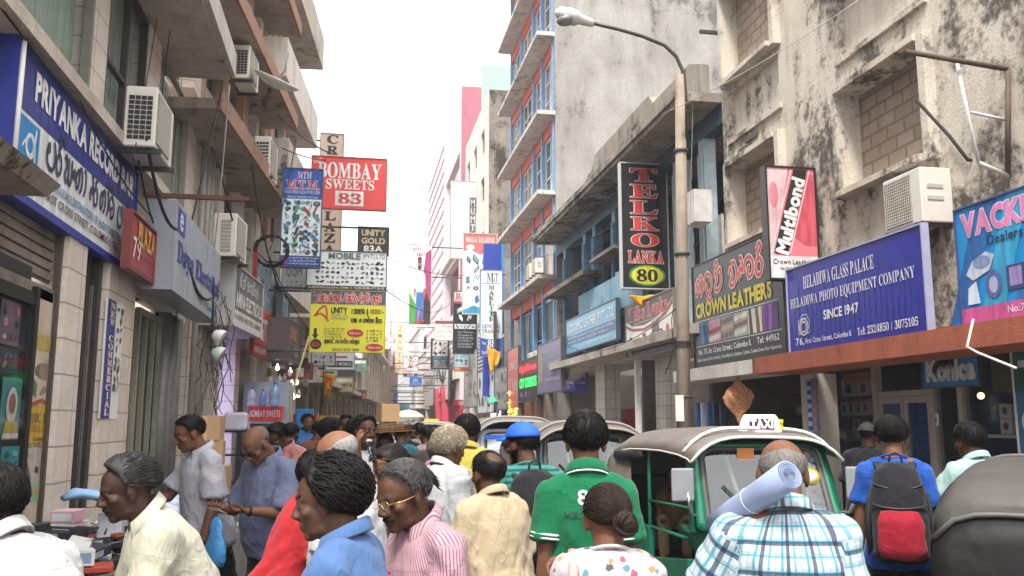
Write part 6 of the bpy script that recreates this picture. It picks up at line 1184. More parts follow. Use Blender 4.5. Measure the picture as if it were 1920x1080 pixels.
    for nm, sd in (('R', 1), ('L', -1)):
        sh, el, wr, u, f = AR[nm]
        mb.tube([T(0, -.02, 1.44), T(sd * .09 * w, -.02, 1.42), sh], [(.045 * sc, .045 * sc), (.046 * sc, .046 * sc), (.05 * sc, .05 * sc)], 10); mb.ell(sh, (.052 * sc, .052 * sc, .052 * sc))
        k = sc * (.88 if female else 1) * (1 + fat)
        mb.tube([sh, sh.lerp(el, .35), sh.lerp(el, .8), el, el.lerp(wr, .25), el.lerp(wr, .7), wr], [.05 * k, .049 * k, .040 * k, .037 * k, .039 * k, .031 * k, .025 * k], 12)
        n = arms.get(nm, arms.get('both', (0, 0)))[2] if len(arms.get(nm, arms.get('both', (0, 0)))) > 2 else (-sd, .15, 0); cv = arms.get('curl' + nm, curl)
        if near: hand_mb(mb, wr, f if nm + 'hd' not in arms else Vector(arms[nm + 'hd']), Vector(n), cv, sd if True else 1, 1.15, .95 * (.9 if female else 1))
        else: mb.tube([wr, wr + f * .08, wr + f * .16], [(.03, .02), (.036, .018), (.015, .01)], 8)
        hp, kn, an = LG[nm]
        mb.tube([hp, hp.lerp(kn, .4), kn, kn.lerp(an, .35), an], [.085 * sc, .075 * sc, .054 * sc, .052 * sc, .036 * sc], 12)
        fd = Vector((sd * .18, 1, 0)).normalized(); mb.tube([an - fd * .05 + B(0, 0, -.05), an + B(0, 0, -.045), an + fd * .1 + B(0, 0, -.06), an + fd * .17 + B(0, 0, -.07)], [.03, .04, .036, .02], 10)
    hh = MB()
    hh.ell((0, -.012, .028), (.0755, .0975, .0855), nu=20, nv=14).ell((0, .03, .03), (.063, .062, .066), nu=16, nv=12).ell((0, .03, -.035), (.0585, .058, .072), nu=16, nv=12).ell((0, .022, -.077), (.052, .058, .038)).ell((0, .066, -.099), (.024, .022, .018))
    for s_ in (-1, 1):
        hh.ell((s_ * .043, .056, -.026), (.022, .024, .02)).ell((s_ * .012, .1, -.037), (.0115, .012, .0095)); q = len(hh.v)
        hh.ell((s_ * .077, -.006, -.008), (.010, .022, .034), Matrix.Rotation(s_ * -.35, 3, 'Z')).ell((s_ * .0765, -.0, -.034), (.008, .012, .014)).ell((s_ * .031, .078, -.001), (.0165, .011, .010))
    hh.tube([(-.05, .064, .017), (-.026, .086, .021), (0, .089, .014), (.026, .086, .021), (.05, .064, .017)], [.008, .0105, .010, .0105, .008], 8)
    hh.tube([(0, .084, .014), (0, .1, -.012), (0, .113, -.032), (0, .094, -.043)], [.0095, .0105, .0125, .009], 10)
    hh.ell((0, .083, -.063), (.025, .016, .0075)).ell((0, .0815, -.0745), (.021, .0165, .0085))
    for v in hh.v: mb.v.append(tuple(MH @ Vector(v)))
    o_ = len(mb.v) - len(hh.v); mb.f += [[i + o_ for i in f] for f in hh.f]; mb.m += hh.m; mb.s += hh.s
    me = voxel(mb, vox, 3 if near else 2)
    # face colours by place
    c = np.empty(len(me.polygons) * 3); me.polygons.foreach_get('center', c); c = c.reshape(-1, 3); IV = np.array(MH.inverted()); h = c @ IV[:3, :3].T + IV[:3, 3]; idx = np.zeros(len(c), dtype=np.int32)
    x, y, z = h[:, 0], h[:, 1], h[:, 2]; ax = np.abs(x)
    idx[(ax > .014) & (ax < .05) & (z > .0215 - .12 * (ax - .03) ** 2 * 40) & (z < .0295) & (y > .058)] = 1
    idx[(ax < .024 - np.abs(z + .069) * .8) & (z > -.0815) & (z < -.057) & (y > .07)] = 2
    if smile: idx[(ax < .026) & (z > -.079) & (z < -.061) & (y > .07)] = 3
    if beard: idx[(z < -.03) & (z > -.125) & (y > -.02) & (ax > .028 - (z + .05) * .6) | ((z < -.083) & (z > -.13) & (y > .0) & (ax < .07))] = 1
    me.polygons.foreach_set('material_index', idx)
    skm = skin(SK[skinc]); hm = hairm(hc, grey, gcol)
    link(me, 'body', [skm, hm, skin(mul(SK[skinc], .8) if skinc != 'light' else (.34, .13, .1)), pm('#e6e2da', .3)], root)
    if near:
        for s_ in (-1, 1):
            e = MB(); e.ell((s_ * .031, .0785, -.001), (.0118, .0095, .0062), None, 12, 8, 0).ell((s_ * .031, .0855, -.001), (.0052, .0035, .0052), None, 10, 6, 1); e.v = [tuple(MH @ Vector(v)) for v in e.v]; e.build('eye', [pm('#cfc9c0', .25, .03), pm('#120c0a', .15)], root)
    # ---- hair
    if hairs: hair(hairs, MH, root, hm, seed, near, low)
    if tash:
        t = MB()
        for q in range(60 if near else 6): a = r.uniform(-1, 1); p = Vector((a * .024, .1 - .022 * a * a, -.051 - .006 * a * a)); t.tube([Hd(*p), Hd(p.x * 1.15, p.y + .002, p.z - .007), Hd(p.x * 1.3, p.y - .003, p.z - .013)], [.0022, .0018, .0006], 4)
        t.tube([Hd(-.026, .08, -.06), Hd(0, .094, -.052), Hd(.026, .08, -.06)], [.003, .0055, .003], 6); t.build('moustache', hairm(hc, grey * .3, gcol), root)
    if glasses:
        gm = pm('#c9a46a', .25, .05, 5, 0, .9) if glasses == 1 else black; t = MB()
        for s_ in (-1, 1):
            t.tube([Hd(s_ * .031 + .022 * math.cos(k * .4488), .106, .0 + .016 * math.sin(k * .4488)) for k in range(15)], .0014, 6); t.tube([Hd(s_ * .053, .104, .004), Hd(s_ * .078, .06, .004), Hd(s_ * .082, .0, .006), Hd(s_ * .08, -.012, -.008)], .0016, 6)
        t.tube([Hd(-.009, .106, .003), Hd(0, .11, .005), Hd(.009, .106, .003)], .0014, 6); g = t.build('glasses', gm, root)
        t = MB()
        for s_ in (-1, 1): t.add([Hd(s_ * .031 + .021 * math.cos(k * .4488), .1055, .0 + .015 * math.sin(k * .4488)) for k in range(14)], [tuple(range(14))])
        t.build('lens', glass('#c9ccc9', .05, .2) if glasses == 1 else pm('#141416', .08), g)
    # ---- shirt
    shirt = shirt or clothm('plain', '#d8d6d2'); mb = MB(); torso(mb, loose, hem, .07 if hem < .9 else 0)
    if hem < .84: mb.tube([T(0, 0, hem), T(0, 0, .9)], [((.168 + fat * .3) * w * sc + .02, .15 * sc), (.165 * w * sc + .015, .14 * sc)], 20, ref=MT.to_3x3() @ Vector((1, 0, 0)))
    for nm, sd in (('R', 1), ('L', -1)):
        sh, el, wr, u, f = AR[nm]; k = sc * (1 + fat) * (.9 if female else 1); lo = loose * sc
        mb.tube([T(0, -.02, 1.43), T(sd * .1 * w, -.02, 1.41), sh + u * .01], [(.04 * sc + lo * .4,) * 2, (.045 * sc + lo * .6,) * 2, (.05 * sc + lo,) * 2], 12); mb.ell(sh + u * .01, (.05 * k + lo * .8,) * 3)
        e1 = .042 * k + lo
        if sleeve <= 1: mb.tube([sh, sh.lerp(el, sleeve * .5), sh.lerp(el, sleeve)], [.05 * k + lo * .8, e1 + .006, e1 + .009 + lo * .3], 16)
        else: mb.tube([sh, sh.lerp(el, .5), el, el.lerp(wr, (sleeve - 1) * .5), el.lerp(wr, sleeve - 1)], [.052 * k + lo, .05 * k + lo, .043 * k + lo, .042 * k + lo, .033 * k + lo], 16)
    me = voxel(mb, .0105 if near else .02, 4 if near else 2)
    V = verts(me); NN = norms(me); IT = np.array(MT.inverted()); q = V @ IT[:3, :3].T + IT[:3, 3]
    th = np.arctan2(q[:, 0], -q[:, 1]); U_ = th * .165; V_ = q[:, 2].copy()
    for nm in 'RL':
        sh, el, wr, u, f = (np.array(a) for a in AR[nm]); d = V - sh; t_ = d @ u; pr = d - np.outer(t_, u); dist = np.linalg.norm(pr, axis=1); t2 = (V - el) @ f; d2 = np.linalg.norm((V - el) - np.outer(t2, f), axis=1)
        xs = (q[:, 0] > 0) if nm == 'R' else (q[:, 0] < 0); m = ((dist < .1) & (t_ > .0) & xs & (np.abs(q[:, 0]) > .152 * w)) | ((d2 < .08) & (t2 > .02))
        b1 = np.cross(u, [0, 1, .1]); b1 /= np.linalg.norm(b1); b2 = np.cross(u, b1); an = np.arctan2(pr @ b1, pr @ b2); U_[m] = an[m] * .06; V_[m] = 1.4 - t_[m]
    if near:
        A = np.empty(len(V))
        for i in range(len(V)):
            p = q[i]; a = noise.noise((p[0] * 7 + p[2] * 3 + seed, p[1] * 7, p[2] * 4.2)); b = noise.noise((p[0] * 13, p[1] * 13 + seed, p[2] * 9 - p[0] * 7)); g = .45 + .75 * max(0, min(1, (1.32 - p[2]) * 3)) + (.5 if abs(p[0]) > .17 else 0)
            A[i] = ((1 - abs(a) * 2.4) * .0075 + b * .004 + (1 - abs(b) * 3) * .0028) * g
        V += NN * A[:, None] * min(2.2, .9 + loose * 34); me.vertices.foreach_set('co', V.ravel()); me.update()
    at = me.attributes.new('weave', 'FLOAT_VECTOR', 'POINT'); at.data.foreach_set('vector', np.stack([U_, V_, np.zeros(len(V))], 1).ravel().astype(np.float32))
    so = link(me, 'shirt', [shirt], root)
    if collar:
        cm = shirt if collar in ('shirt', 'open') else collar if not isinstance(collar, str) else shirt; t = MB(); gap = .55 if collar == 'open' else .28; n = 40; rings = []
        for i in range(n + 1):
            a = gap + (2 * math.pi - 2 * gap) * i / n; cx, cy = math.sin(a), math.cos(a); fr = max(0, cy); dz = -.03 * (cy + .15) + .012; tip = .028 * fr ** 3
            prof = ((.069, -.018), (.067, .02), (.070, .028), (.077, .025), (.093, -.012 - tip * 1.1), (.092, -.017 - tip * 1.1), (.082, -.002))
            rings.append([T(cx * rr * 1.06, -.008 + cy * rr * 1.04 + (.006 if rr > .08 else 0), 1.458 + dz + zz) for rr, zz in prof])
        k = len(rings[0]); vs = [p for g in rings for p in g]; fs = [(i * k + j, i * k + (j + 1) % k, (i + 1) * k + (j + 1) % k, (i + 1) * k + j) for i in range(n) for j in range(k)] + [tuple(range(k)), tuple(range(n * k, n * k + k))]
        t.add(vs, fs, 0, True); co = t.build('collar', cm, root); at = co.data.attributes.new('weave', 'FLOAT_VECTOR', 'POINT'); at.data.foreach_set('vector', [c for v in vs for c in (MT.inverted() @ v).xzy])
    else:
        t = MB(); t.tube([T(.074 * math.sin(a), -.012 + .07 * math.cos(a), 1.456 - .028 * math.cos(a)) for a in [2 * math.pi * i / 24 for i in range(25)]], .008 * sc, 6); t.build('neckband', shirt, root)
    if cuff:
        for nm in 'RL':
            sh, el, wr, u, f = AR[nm]; c0 = sh.lerp(el, sleeve); k = .058 * sc + loose
            for j, o_ in enumerate((.004, -.018)): MB().lathe([(k, -.004), (k + .006, 0), (k, .005)], c0 - u * (.01 + j * .016), 20, 0, rot=Vector(u).to_track_quat('Z', 'Y').to_matrix()).build('cuff_stripe', cuff, root)
    # ---- trousers and shoes
    pants = pants or clothm('plain', '#2b2a2d'); mb = MB()
    mb.tube([T(0, 0, .87), T(0, 0, .93), T(0, .002, .99)] if pose != 'sit' else [B(0, 0, hz - .06), B(0, 0, hz + .02), B(0, 0, hz + .07)], [((.172 + fat * .3) * sc, (.13 + fat * .4) * sc), ((.17 + fat * .5) * sc, (.131 + fat * .6) * sc), ((.162 + fat * .6) * sc, (.126 + fat * .7) * sc)], 20, ref=(1, 0, 0))
    for nm in 'RL':
        hp, kn, an = LG[nm]; mb.ell(hp, (.1 * sc,) * 3); mb.tube([hp, hp.lerp(kn, .4), kn, kn.lerp(an, .5), an + B(0, 0, -.04)], [.1 * sc, .093 * sc, .076 * sc, .07 * sc, .066 * sc], 14)
    me = voxel(mb, .013 if near else .022, 4); V = verts(me); NN = norms(me)
    if near:
        A = np.array([(1 - abs(noise.noise((p[0] * 6 + seed, p[1] * 6, p[2] * 8))) * 2.4) * .007 + noise.noise((p[0] * 14, p[1] * 14, p[2] * 16)) * .004 for p in V]); V += NN * A[:, None]; me.vertices.foreach_set('co', V.ravel()); me.update()
    link(me, 'trousers', [pants], root)
    if near:
        for nm, sd in (('R', 1), ('L', -1)):
            an = LG[nm][2]; fd = Vector((sd * .18, 1, 0)).normalized()
            MB().tube([an - fd * .075 + B(0, 0, -.05), an - fd * .03 + B(0, 0, -.045), an + fd * .06 + B(0, 0, -.05), an + fd * .15 + B(0, 0, -.062), an + fd * .2 + B(0, 0, -.07)], [(.035, .035), (.044, .045), (.046, .042), (.044, .03), (.02, .015)], 12, ref=(1, 0, 0)).build('shoe', pm(shoes, .45), root)
    d = dict(root=root, MT=MT, MH=MH, AR=AR, sc=sc, T=T, Hd=Hd, W=Matrix.Translation(root.location) @ rot); PEOPLE[key or label] = d
    return d
def worn(d, name, label, cat, M=None):
    """a thing carried by a person: placed in the person's frame, standing on its own at top level"""
    t = thing(name, label, cat); t.matrix_world = d['W'] @ (M or Matrix.Identity(4)); return t
def backpack(d, label, main, pocket, strap='#1c1b1d', s=1.0):
    t = thing('backpack', label, 'backpack'); t.matrix_world = d['W'] @ d['MT'] @ Matrix.Translation((0, -.15, 1.0)) @ Matrix.Rotation(R(-4), 4, 'X')
    def blob(rings, name, mat, v=.011, par=t):
        mb = MB(); mb.tube([(0, y, z) for z, y, a, b in rings], [(a * s, b * s) for z, y, a, b in rings], 20, ref=(1, 0, 0)); 
        me = voxel(mb, v, 5); V = verts(me); NN = norms(me); A = np.array([(1 - abs(noise.noise((p[0] * 9, p[1] * 9 + 4, p[2] * 7))) * 2.2) * .006 for p in V]); V += NN * A[:, None]; me.vertices.foreach_set('co', V.ravel()); me.update(); return link(me, name, [mat], par)
    b = blob([(-.12, -.07, .13, .06), (-.08, -.08, .15, .09), (.1, -.085, .155, .1), (.28, -.075, .145, .095), (.38, -.06, .12, .075), (.43, -.045, .07, .04)], 'main_pack', main)
    blob([(-.1, -.16, .11, .03), (-.06, -.17, .125, .05), (.1, -.172, .12, .05), (.155, -.165, .1, .025)], 'front_pocket', pocket)
    zp = MB()
    for z, w_, yo in ((.3, .135, -.165), (.19, .15, -.185)): zp.tube([(w_ * math.sin(a), yo + .06 * (1 - math.cos(a)), z - .02 * math.cos(a * 1.5)) for a in [-1.3 + 2.6 * k / 12 for k in range(13)]], .005, 5)
    zp.build('zip', pm('#3d3c40', .4, .1, 5, 0, .4), b)
    MB().tube([(-.035, -.05, .43), (-.03, -.06, .475), (0, -.062, .49), (.03, -.06, .475), (.035, -.05, .43)], [(.012, .006)] * 5, 8, ref=(0, 1, 0)).build('carry_loop', pm(strap, .7), t)
    st = pm(strap, .75, .15, 20, .2)
    for sd in (-1, 1): MB().tube([(sd * .07, .0, .36), (sd * .09, .06, .44), (sd * .105, .14, .462), (sd * .115, .235, .42), (sd * .125, .285, .3), (sd * .15, .27, .15), (sd * .175, .15, .02), (sd * .15, .0, -.05)], [(.03, .008)] * 6 + [(.015, .006)] * 2, 8, ref=(1, 0, 0)).build('shoulder_strap', st, t)
    for sd in (-1, 1): MB().tube([(sd * .15, -.07, .26), (sd * .17, -.06, .1), (sd * .16, -.06, -.06)], [(.012, .05), (.02, .06), (.012, .05)], 10, ref=(1, 0, 0)).build('side_pocket', st, t)
    return t
def cap(d, col, back=False):
    mb = MB(); vs = []; na, ne = 28, 9; MH = d['MH']
    for j in range(ne + 1):
        el = 14 + 76 * j / ne
        for i in range(na): vs.append(MH @ scalp(dirv(-180 + 360 * i / na, el - (10 * abs(-180 + 360 * i / na) / 180) * (1 - j / ne)), .02))
    mb.add(vs, [(j * na + i, j * na + (i + 1) % na, (j + 1) * na + (i + 1) % na, (j + 1) * na + i) for j in range(ne) for i in range(na)], 0, True)
    c = mb.build('cap', col, d['root']); solid(c, .003); mb = MB(); sg = -1 if back else 1; vs = []
    for i in range(13):
        a = -62 + 124 * i / 12; q = dirv(a + (180 if back else 0), 13); p0 = scalp(q, .021); out = Vector((q.x * .55, q.y, 0)).normalized(); vs += [MH @ p0, MH @ (p0 + out * .07 * math.cos(R(a * 1.35)) ** .7 - Vector((0, 0, .012 + .012 * abs(a) / 62)))]
    mb.add(vs, [(2 * i, 2 * i + 1, 2 * i + 3, 2 * i + 2) for i in range(12)], 0, True); solid(mb.build('brim', col, c), .004); MB().ell(MH @ (CC + Vector((0, 0, CRAD[2] + .022))), (.008, .008, .005)).build('button', col, c); return c
def watch(d, nm):
    sh, el, wr, u, f = d['AR'][nm]; c = wr - f * .02; q = f.to_track_quat('Z', 'Y').to_matrix(); w_ = MB().lathe([(.031, -.009), (.034, 0), (.031, .009)], c, 18, rot=q).build('watch', black, d['root']); return w_
# ================================================================== the crowd, near to far
C = clothm
blk = C('plain', '#1f1e20'); jeanL = C('denim', '#8fa3b8', '#6d83a0'); jeanB = C('denim', '#3c587c', '#5f7fa8'); navy = C('plain', '#181b26'); greyT = C('plain', '#3a3b42')
D = (.14, .02, -1)
man14 = person('person in a blue polo shirt with thick wavy black hair, turned to the left', 612, 868, 2.8, 158, 'dark', 'wavy', shirt=C('plain', '#5b7fb4'), collar='open', fat=.045, wide=1.08, lean=4, pitch=9, yaw=8, sleeve=.62, loose=.02, key='polo', low=20, arms={'L': ((.1, .1, -1), (.05, .5, -1)), 'R': ((.12, .05, -1), (0, .4, -1))})
man15 = person('person in a pink striped shirt and gold rimmed glasses, head bowed', 752, 868, 3.15, 208, 'dark', 'short', grey=.2, shirt=C('stripe', '#dcb4bc', '#8c3a5e'), collar='open', lean=16, pitch=16, yaw=10, tash=1, glasses=1, sleeve=.75, loose=.024, fat=.015, key='pink')
MB().ell(man15['T'](0.01, .15, 1.33), (.008, .004, .008)).ell(man15['T'](0.01, .155, 1.24), (.008, .004, .008)).build('button', pm('#b5305a', .3), man15['root'])
man1 = person('person in a cream shirt bending over the street stall, grey black hair', 236, 861, 3.65, 186, 'vdark', 'side', grey=.16, shirt=C('plain', '#dcd8c2'), collar='open', lean=27, pitch=14, tash=1, loose=.028, fat=.02, sleeve=.92, hem=.8, pants=greyT, arms={'both': ((.06, .25, -1), (0, .95, -.35))}, key='cream')
person('person in a white long sleeved shirt at the left edge, seen from behind', -28, 872, 2.75, 140, 'dark', 'short', shirt=C('plain', '#dedad8'), sleeve=1.9, lean=26, loose=.036, collar='shirt', fat=.02, pants=greyT, arms={'both': ((.2, .2, -1), (-.1, .7, -.8))})
man22 = person('person in a blue checked shirt, bald on top, holding a roll on his shoulder', 1467, 824, 2.8, 93, 'brown', 'bald', grey=.8, gcol=(.2, .18, .165), shirt=C('plaid', '#d6e4ea', '#4aa6b8', '#23284e', '#6a7a9a'), collar='shirt', lean=3, loose=.024, fat=.035, sleeve=.72, hem=.78, pants=navy, wide=1.06, arms={'L': ((.45, .25, -.85), (-.42, .35, .84), (.5, .5, .2)), 'curlL': .9}, key='roll')
man20 = person('person in a green polo shirt with white trimmed collar and cuffs, seen from behind', 1098, 778, 3.75, 92, 'brown', 'crop', shirt=C('plain', '#127a4e'), collar='shirt', lean=2, pitch=4, loose=.016, sleeve=.66, pants=navy, arms={'both': ((.11, -.04, -1), (.1, .12, -1))}, cuff=pm('#d8ded8', .7), key='green', wide=.9)
w21 = person('person in a white flower print top with dark hair in a low bun', 1138, 912, 3.0, 95, 'brown', 'bun', hc=(.018, .010, .008), shirt=C('floral', '#e2dddd', '#b0305a', '#2f8a9a', '#3a2a3a', '#c98a3a'), female=1, lean=3, pitch=4, loose=.022, sleeve=.8, fat=.03, wide=1.06, arms={'L': ((.25, .55, -.6), (-.15, -.3, .95), (0, .1, -1)), 'Lhd': (.35, -.9, .05), 'curlL': .5}, key='bun')
man24 = person('person in a bright blue T-shirt wearing a red and black backpack', 1672, 784, 5.0, 88, 'brown', 'crop', shirt=C('cool', '#2a62c0', '#1f52ae'), lean=2, wide=.92, sleeve=.66, loose=.018, pants=navy, arms={'both': ((.22, -.02, -1), (.1, .14, -1))}, key='pack')
man18 = person('person in a beige short sleeved shirt with thinning curly hair, seen from behind', 914, 848, 4.6, 125, 'dark', 'thin', shirt=C('plain', '#cfbb9a'), collar='shirt', lean=6, pitch=2, loose=.03, sleeve=.82, fat=.035, hem=.8, pants=greyT, arms={'both': ((.2, .1, -1), (.1, .5, -1))}, key='beige')
man19 = person('person in a blue cap and teal striped T-shirt wearing a black backpack', 977, 797, 5.2, 104, 'dark', 'short', shirt=C('hstripe', '#3f9a8e', '#2b4f55', '#9ad0c4'), lean=2, yaw=32, sleeve=.7, loose=.024, fat=.025, wide=1.05, pants=C('denim', '#33506e', '#6a86a6'), beard=1, key='cap', low=2)
man9 = person('person in a white T-shirt with a bald crown, glasses and cropped grey hair', 628, 808, 4.35, 156, 'mid', 'bald', grey=.85, gcol=(.3, .28, .26), shirt=C('plain', '#e0e0e2'), lean=6, pitch=12, glasses=1, sleeve=.8, loose=.03, fat=.03, wide=1.08, key='bald', collar='shirt', pants=greyT)
man10 = person('person in a red T-shirt and pale jeans leaning forward, face hidden', 606, 850, 4.75, 25, 'dark', 'curly', shirt=C('plain', '#c92f36'), lean=24, pitch=0, sleeve=.8, loose=.024, wide=.84, hem=.8, pants=C('denim', '#a9b4bf', '#8796a6'), key='red')
w13 = person('person with dark sunglasses pushed up on her tied back hair, head lowered', 728, 840, 5.0, 196, 'mid', 'bun', hc=(.016, .012, .010), shirt=C('dots', '#1f2026', '#d5d3d0'), female=1, lean=12, pitch=24, sleeve=.95, loose=.02, arms={'R': ((.5, .6, .1), (-.3, .1, .9), (0, -1, 0)), 'L': ((.2, .3, -1), (-.2, .8, .1))}, key='shades')
man4 = person('person in a grey blue shirt counting money with his head bowed, bald on top', 476, 806, 6.1, 222, 'brown', 'bald', grey=.45, shirt=C('fine', '#7d83a2', '#5f668a'), collar='open', lean=8, pitch=40, glasses=2, sleeve=.9, loose=.022, fat=.03, pants=C('plain', '#2f3136'), arms={'both': ((.22, .25, -1), (-.42, .9, .12), (0, .1, 1)), 'curlL': .9, 'curlR': .9}, key='count')
man3 = person('person in a light grey short sleeved shirt and black trousers stepping along the stall', 352, 782, 6.5, 196, 'brown', 'short', shirt=C('plain', '#d3d1da'), collar='open', lean=9, pitch=20, sleeve=.8, loose=.024, hem=.82, pants=blk, step=.62, arms={'L': ((.16, -.08, -1), (.06, .3, -1)), 'R': ((.1, .55, -.8), (.1, 1, -.05), (0, 0, -1))}, key='step')
man17 = person('person in a plain yellow shirt seen from behind', 876, 780, 6.6, 86, 'dark', 'crop', shirt=C('plain', '#cfbf55'), collar='shirt', sleeve=1.6, loose=.03, fat=.02, pants=blk, key='yellow')
man16 = person('person with curly grey blond hair in a white shirt with rolled sleeves', 846, 806, 5.7, 42, 'brown', 'curly', hc=(.16, .12, .075), grey=.5, gcol=(.5, .43, .32), shirt=C('plain', '#d3d5d6'), collar='open', lean=8, pitch=8, sleeve=1.25, loose=.04, hem=.76, pants=greyT, key='blond')
person('person in a pink long sleeved shirt half hidden by the white shirted one', 826, 818, 6.2, 62, 'brown', 'short', hc=(.07, .05, .035), grey=.3, shirt=C('plain', '#c88fb0'), sleeve=1.9, lean=6, collar='shirt', loose=.03, pants=blk)
man25 = person('person in a pale mint shirt in front of the photo shop doors', 1816, 796, 5.4, 122, 'dark', 'crop', shirt=C('plain', '#b9dcd4'), collar='shirt', lean=6, sleeve=.85, loose=.028, pants=navy, arms={'L': ((.3, .4, -.8), (.2, .9, .1))})
man23 = person('person in a black T-shirt and black cap walking towards the photo shop', 1628, 796, 7.9, 74, 'dark', 'tiny', shirt=C('plain', '#1e1f24'), sleeve=.8, loose=.028, pants=C('denim', '#8a9fb6', '#a9bccd'), fat=.02, key='bcap')
man5 = person('person in a salmon polo shirt looking down beside the drinks fridge', 517, 799, 8.6, 222, 'dark', 'crop', shirt=C('plain', '#d08a86'), collar='open', lean=10, pitch=34, sleeve=.75, loose=.026, pants=blk, arms={'both': ((.2, .3, -1), (-.4, .9, .1), (0, 0, 1))})
person('person in a light blue shirt standing by the blue cabinet, facing the camera', 577, 777, 13.8, 292, 'brown', 'crop', shirt=C('plain', '#3f86c6'), collar='open', sleeve=1.3, loose=.025, pants=blk, vox=.009)
person('person with swept black hair and a dark navy shirt, face turned right', 622, 786, 8.0, 22, 'brown', 'crop', shirt=C('plain', '#23242e'), sleeve=.8, pants=blk, pitch=4)
man11 = person('person smiling in a white shirt with a dark shoulder strap', 684, 781, 7.1, 306, 'dark', 'crop', shirt=C('plain', '#d9dbe2'), collar='open', smile=1, pitch=0, roll=-6, sleeve=1.9, pants=blk, key='smile')
man12 = person('person in a pale striped shirt carrying cardboard on his head', 722, 813, 8.2, 262, 'vdark', 'tiny', shirt=C('fine', '#c9cad2', '#7d7f92'), collar='open', sleeve=.8, pants=blk, key='carton')
person('person with black hair in a white shirt behind the salmon polo shirt', 547, 794, 10.2, 60, 'dark', 'short', shirt=C('plain', '#d3d1cf'), sleeve=.8, pants=blk, vox=.01)
person('seated stall keeper in a grey shirt and blue jeans beside the pillar', -12, 868, 5.5, 12, 'dark', 'short', shirt=C('plain', '#8a8a8e'), pants=C('denim', '#46577e', '#5a6c94'), pose='sit', hipz=.74, lean=4)
# straps, cap, things people carry
for kk in ((-.11, .0), (.11, .0)):
    if kk[0] < 0: MB().tube([man11['T'](-.1, .16, 1.1), man11['T'](-.1, .15, 1.28), man11['T'](-.09, .06, 1.46), man11['T'](-.1, -.08, 1.42)], [(.03, .008)] * 4, 8, ref=(1, 0, 0)).build('backpack_strap', black, man11['root'])
cap(man19, pm('#1f56b4', .7, .1)); cap(man23, pm('#1b1b1e', .7, .1), True); watch(man3, 'L'); watch(man4, 'L')
MB().tube([man4['T'](.17 * math.sin(a), .145 * math.cos(a) - .0, .935) for a in [2 * math.pi * i / 24 for i in range(25)]], [(.006, .018)] * 25, 6, ref=(0, 0, 1)).build('belt', black, man4['root'])
backpack(man24, 'black backpack with a red lower pocket on the blue T-shirt', C('plain', '#26252a'), C('plain', '#b01f34'))
backpack(man19, 'large plain black backpack on the teal striped T-shirt', C('plain', '#222327'), C('plain', '#1d1e22'), s=1.12)
# white shapes printed on the green polo, collar lines
def print_on(d, items, name='back_print', y0=-.2, front=False):
    Sg = Sign.__new__(Sign); Sg.W = Sg.H = 1; Sg.mb = MB(); Sg.mats = []
    for st, box, c, sty in items: Sg.text(st, box, c, sty)
    o = Sg.mb; M = d['MT']
    dg = bpy.context.evaluated_depsgraph_get(); sh = [c for c in d['root'].children if c.name.startswith('shirt')][0]
    from mathutils.bvhtree import BVHTree
    bv = BVHTree.FromPolygons([v.co for v in sh.data.vertices], [tuple(p.vertices) for p in sh.data.polygons]); IM = M.inverted()
    out = []; dr = (M.to_3x3() @ Vector((0, -1 if front else 1, 0))).normalized()
    for v in o.v:
        p = M @ Vector((v[0], y0 if not front else .35, v[2])); h = bv.ray_cast(p, dr); out.append(tuple((h[0] - dr * .004) if h[0] else p))
    o.v = out; return o.build(name, Sg.mats, d['root'], recalc=False)
print_on(man20, [('89', (-.045, 1.335, .05, 1.395), '#dfe6e2', 'b'), ('MEDELLIN', (-.1, 1.285, .1, 1.31), '#0c4a34', 'b')], y0=-.35)
MB().tube([man20['T'](.092 * math.sin(a), -.012 + .092 * math.cos(a), 1.449 - .03 * (math.cos(a) + .15)) for a in [R(60) + R(240) * i / 20 for i in range(21)]], .0035, 6).build('collar_line', pm('#dfe6e2', .7), man20['root'])
print_on(man14, [('S11', (-.13, 1.1, -.04, 1.19), '#b9bfd0', 'i')], 'chest_print', front=True)
# roll of paper on the shoulder
rl_ = thing('paper_roll', 'thick roll of pale blue plastic sheet resting on the checked shoulder', 'roll')
e0, e1 = P(1480, 890, Y=2.58), P(1362, 972, Y=2.9); ax_ = (e0 - e1); e1 = e1 - ax_ * .18; rl_.location = e1; q = (e0 - e1).to_track_quat('Z', 'Y').to_matrix(); Lr = (e0 - e1).length
mb = MB(); mb.lathe([(.044, 0), (.0455, Lr * .3), (.0450, Lr * .7), (.046, Lr), (.018, Lr - .002), (.0165, Lr - .12)], (0, 0, 0), 32, 0, rot=q)
for k, rr_ in enumerate((.041, .035, .029, .023)): mb.lathe([(rr_, Lr + .0005), (rr_ + .0012, Lr + .0022), (rr_ + .0024, Lr + .0005)], (0, 0, 0), 32, 0, rot=q)
mb.build('sheet', pm('#8c98b6', .25, .08), rl_)
MB().lathe([(.0158, Lr - .11), (.0158, Lr - .105), (.003, Lr - .104)], (0, 0, 0), 20, 0, rot=q).build('core_shadow', pm('#3a4058', .8), rl_); MB().lathe([(.0452, Lr * .52), (.0462, Lr * .525), (.0452, Lr * .53)], (0, 0, 0), 32, 0, rot=q).build('tape', pm('#d5d8e2', .2), rl_)
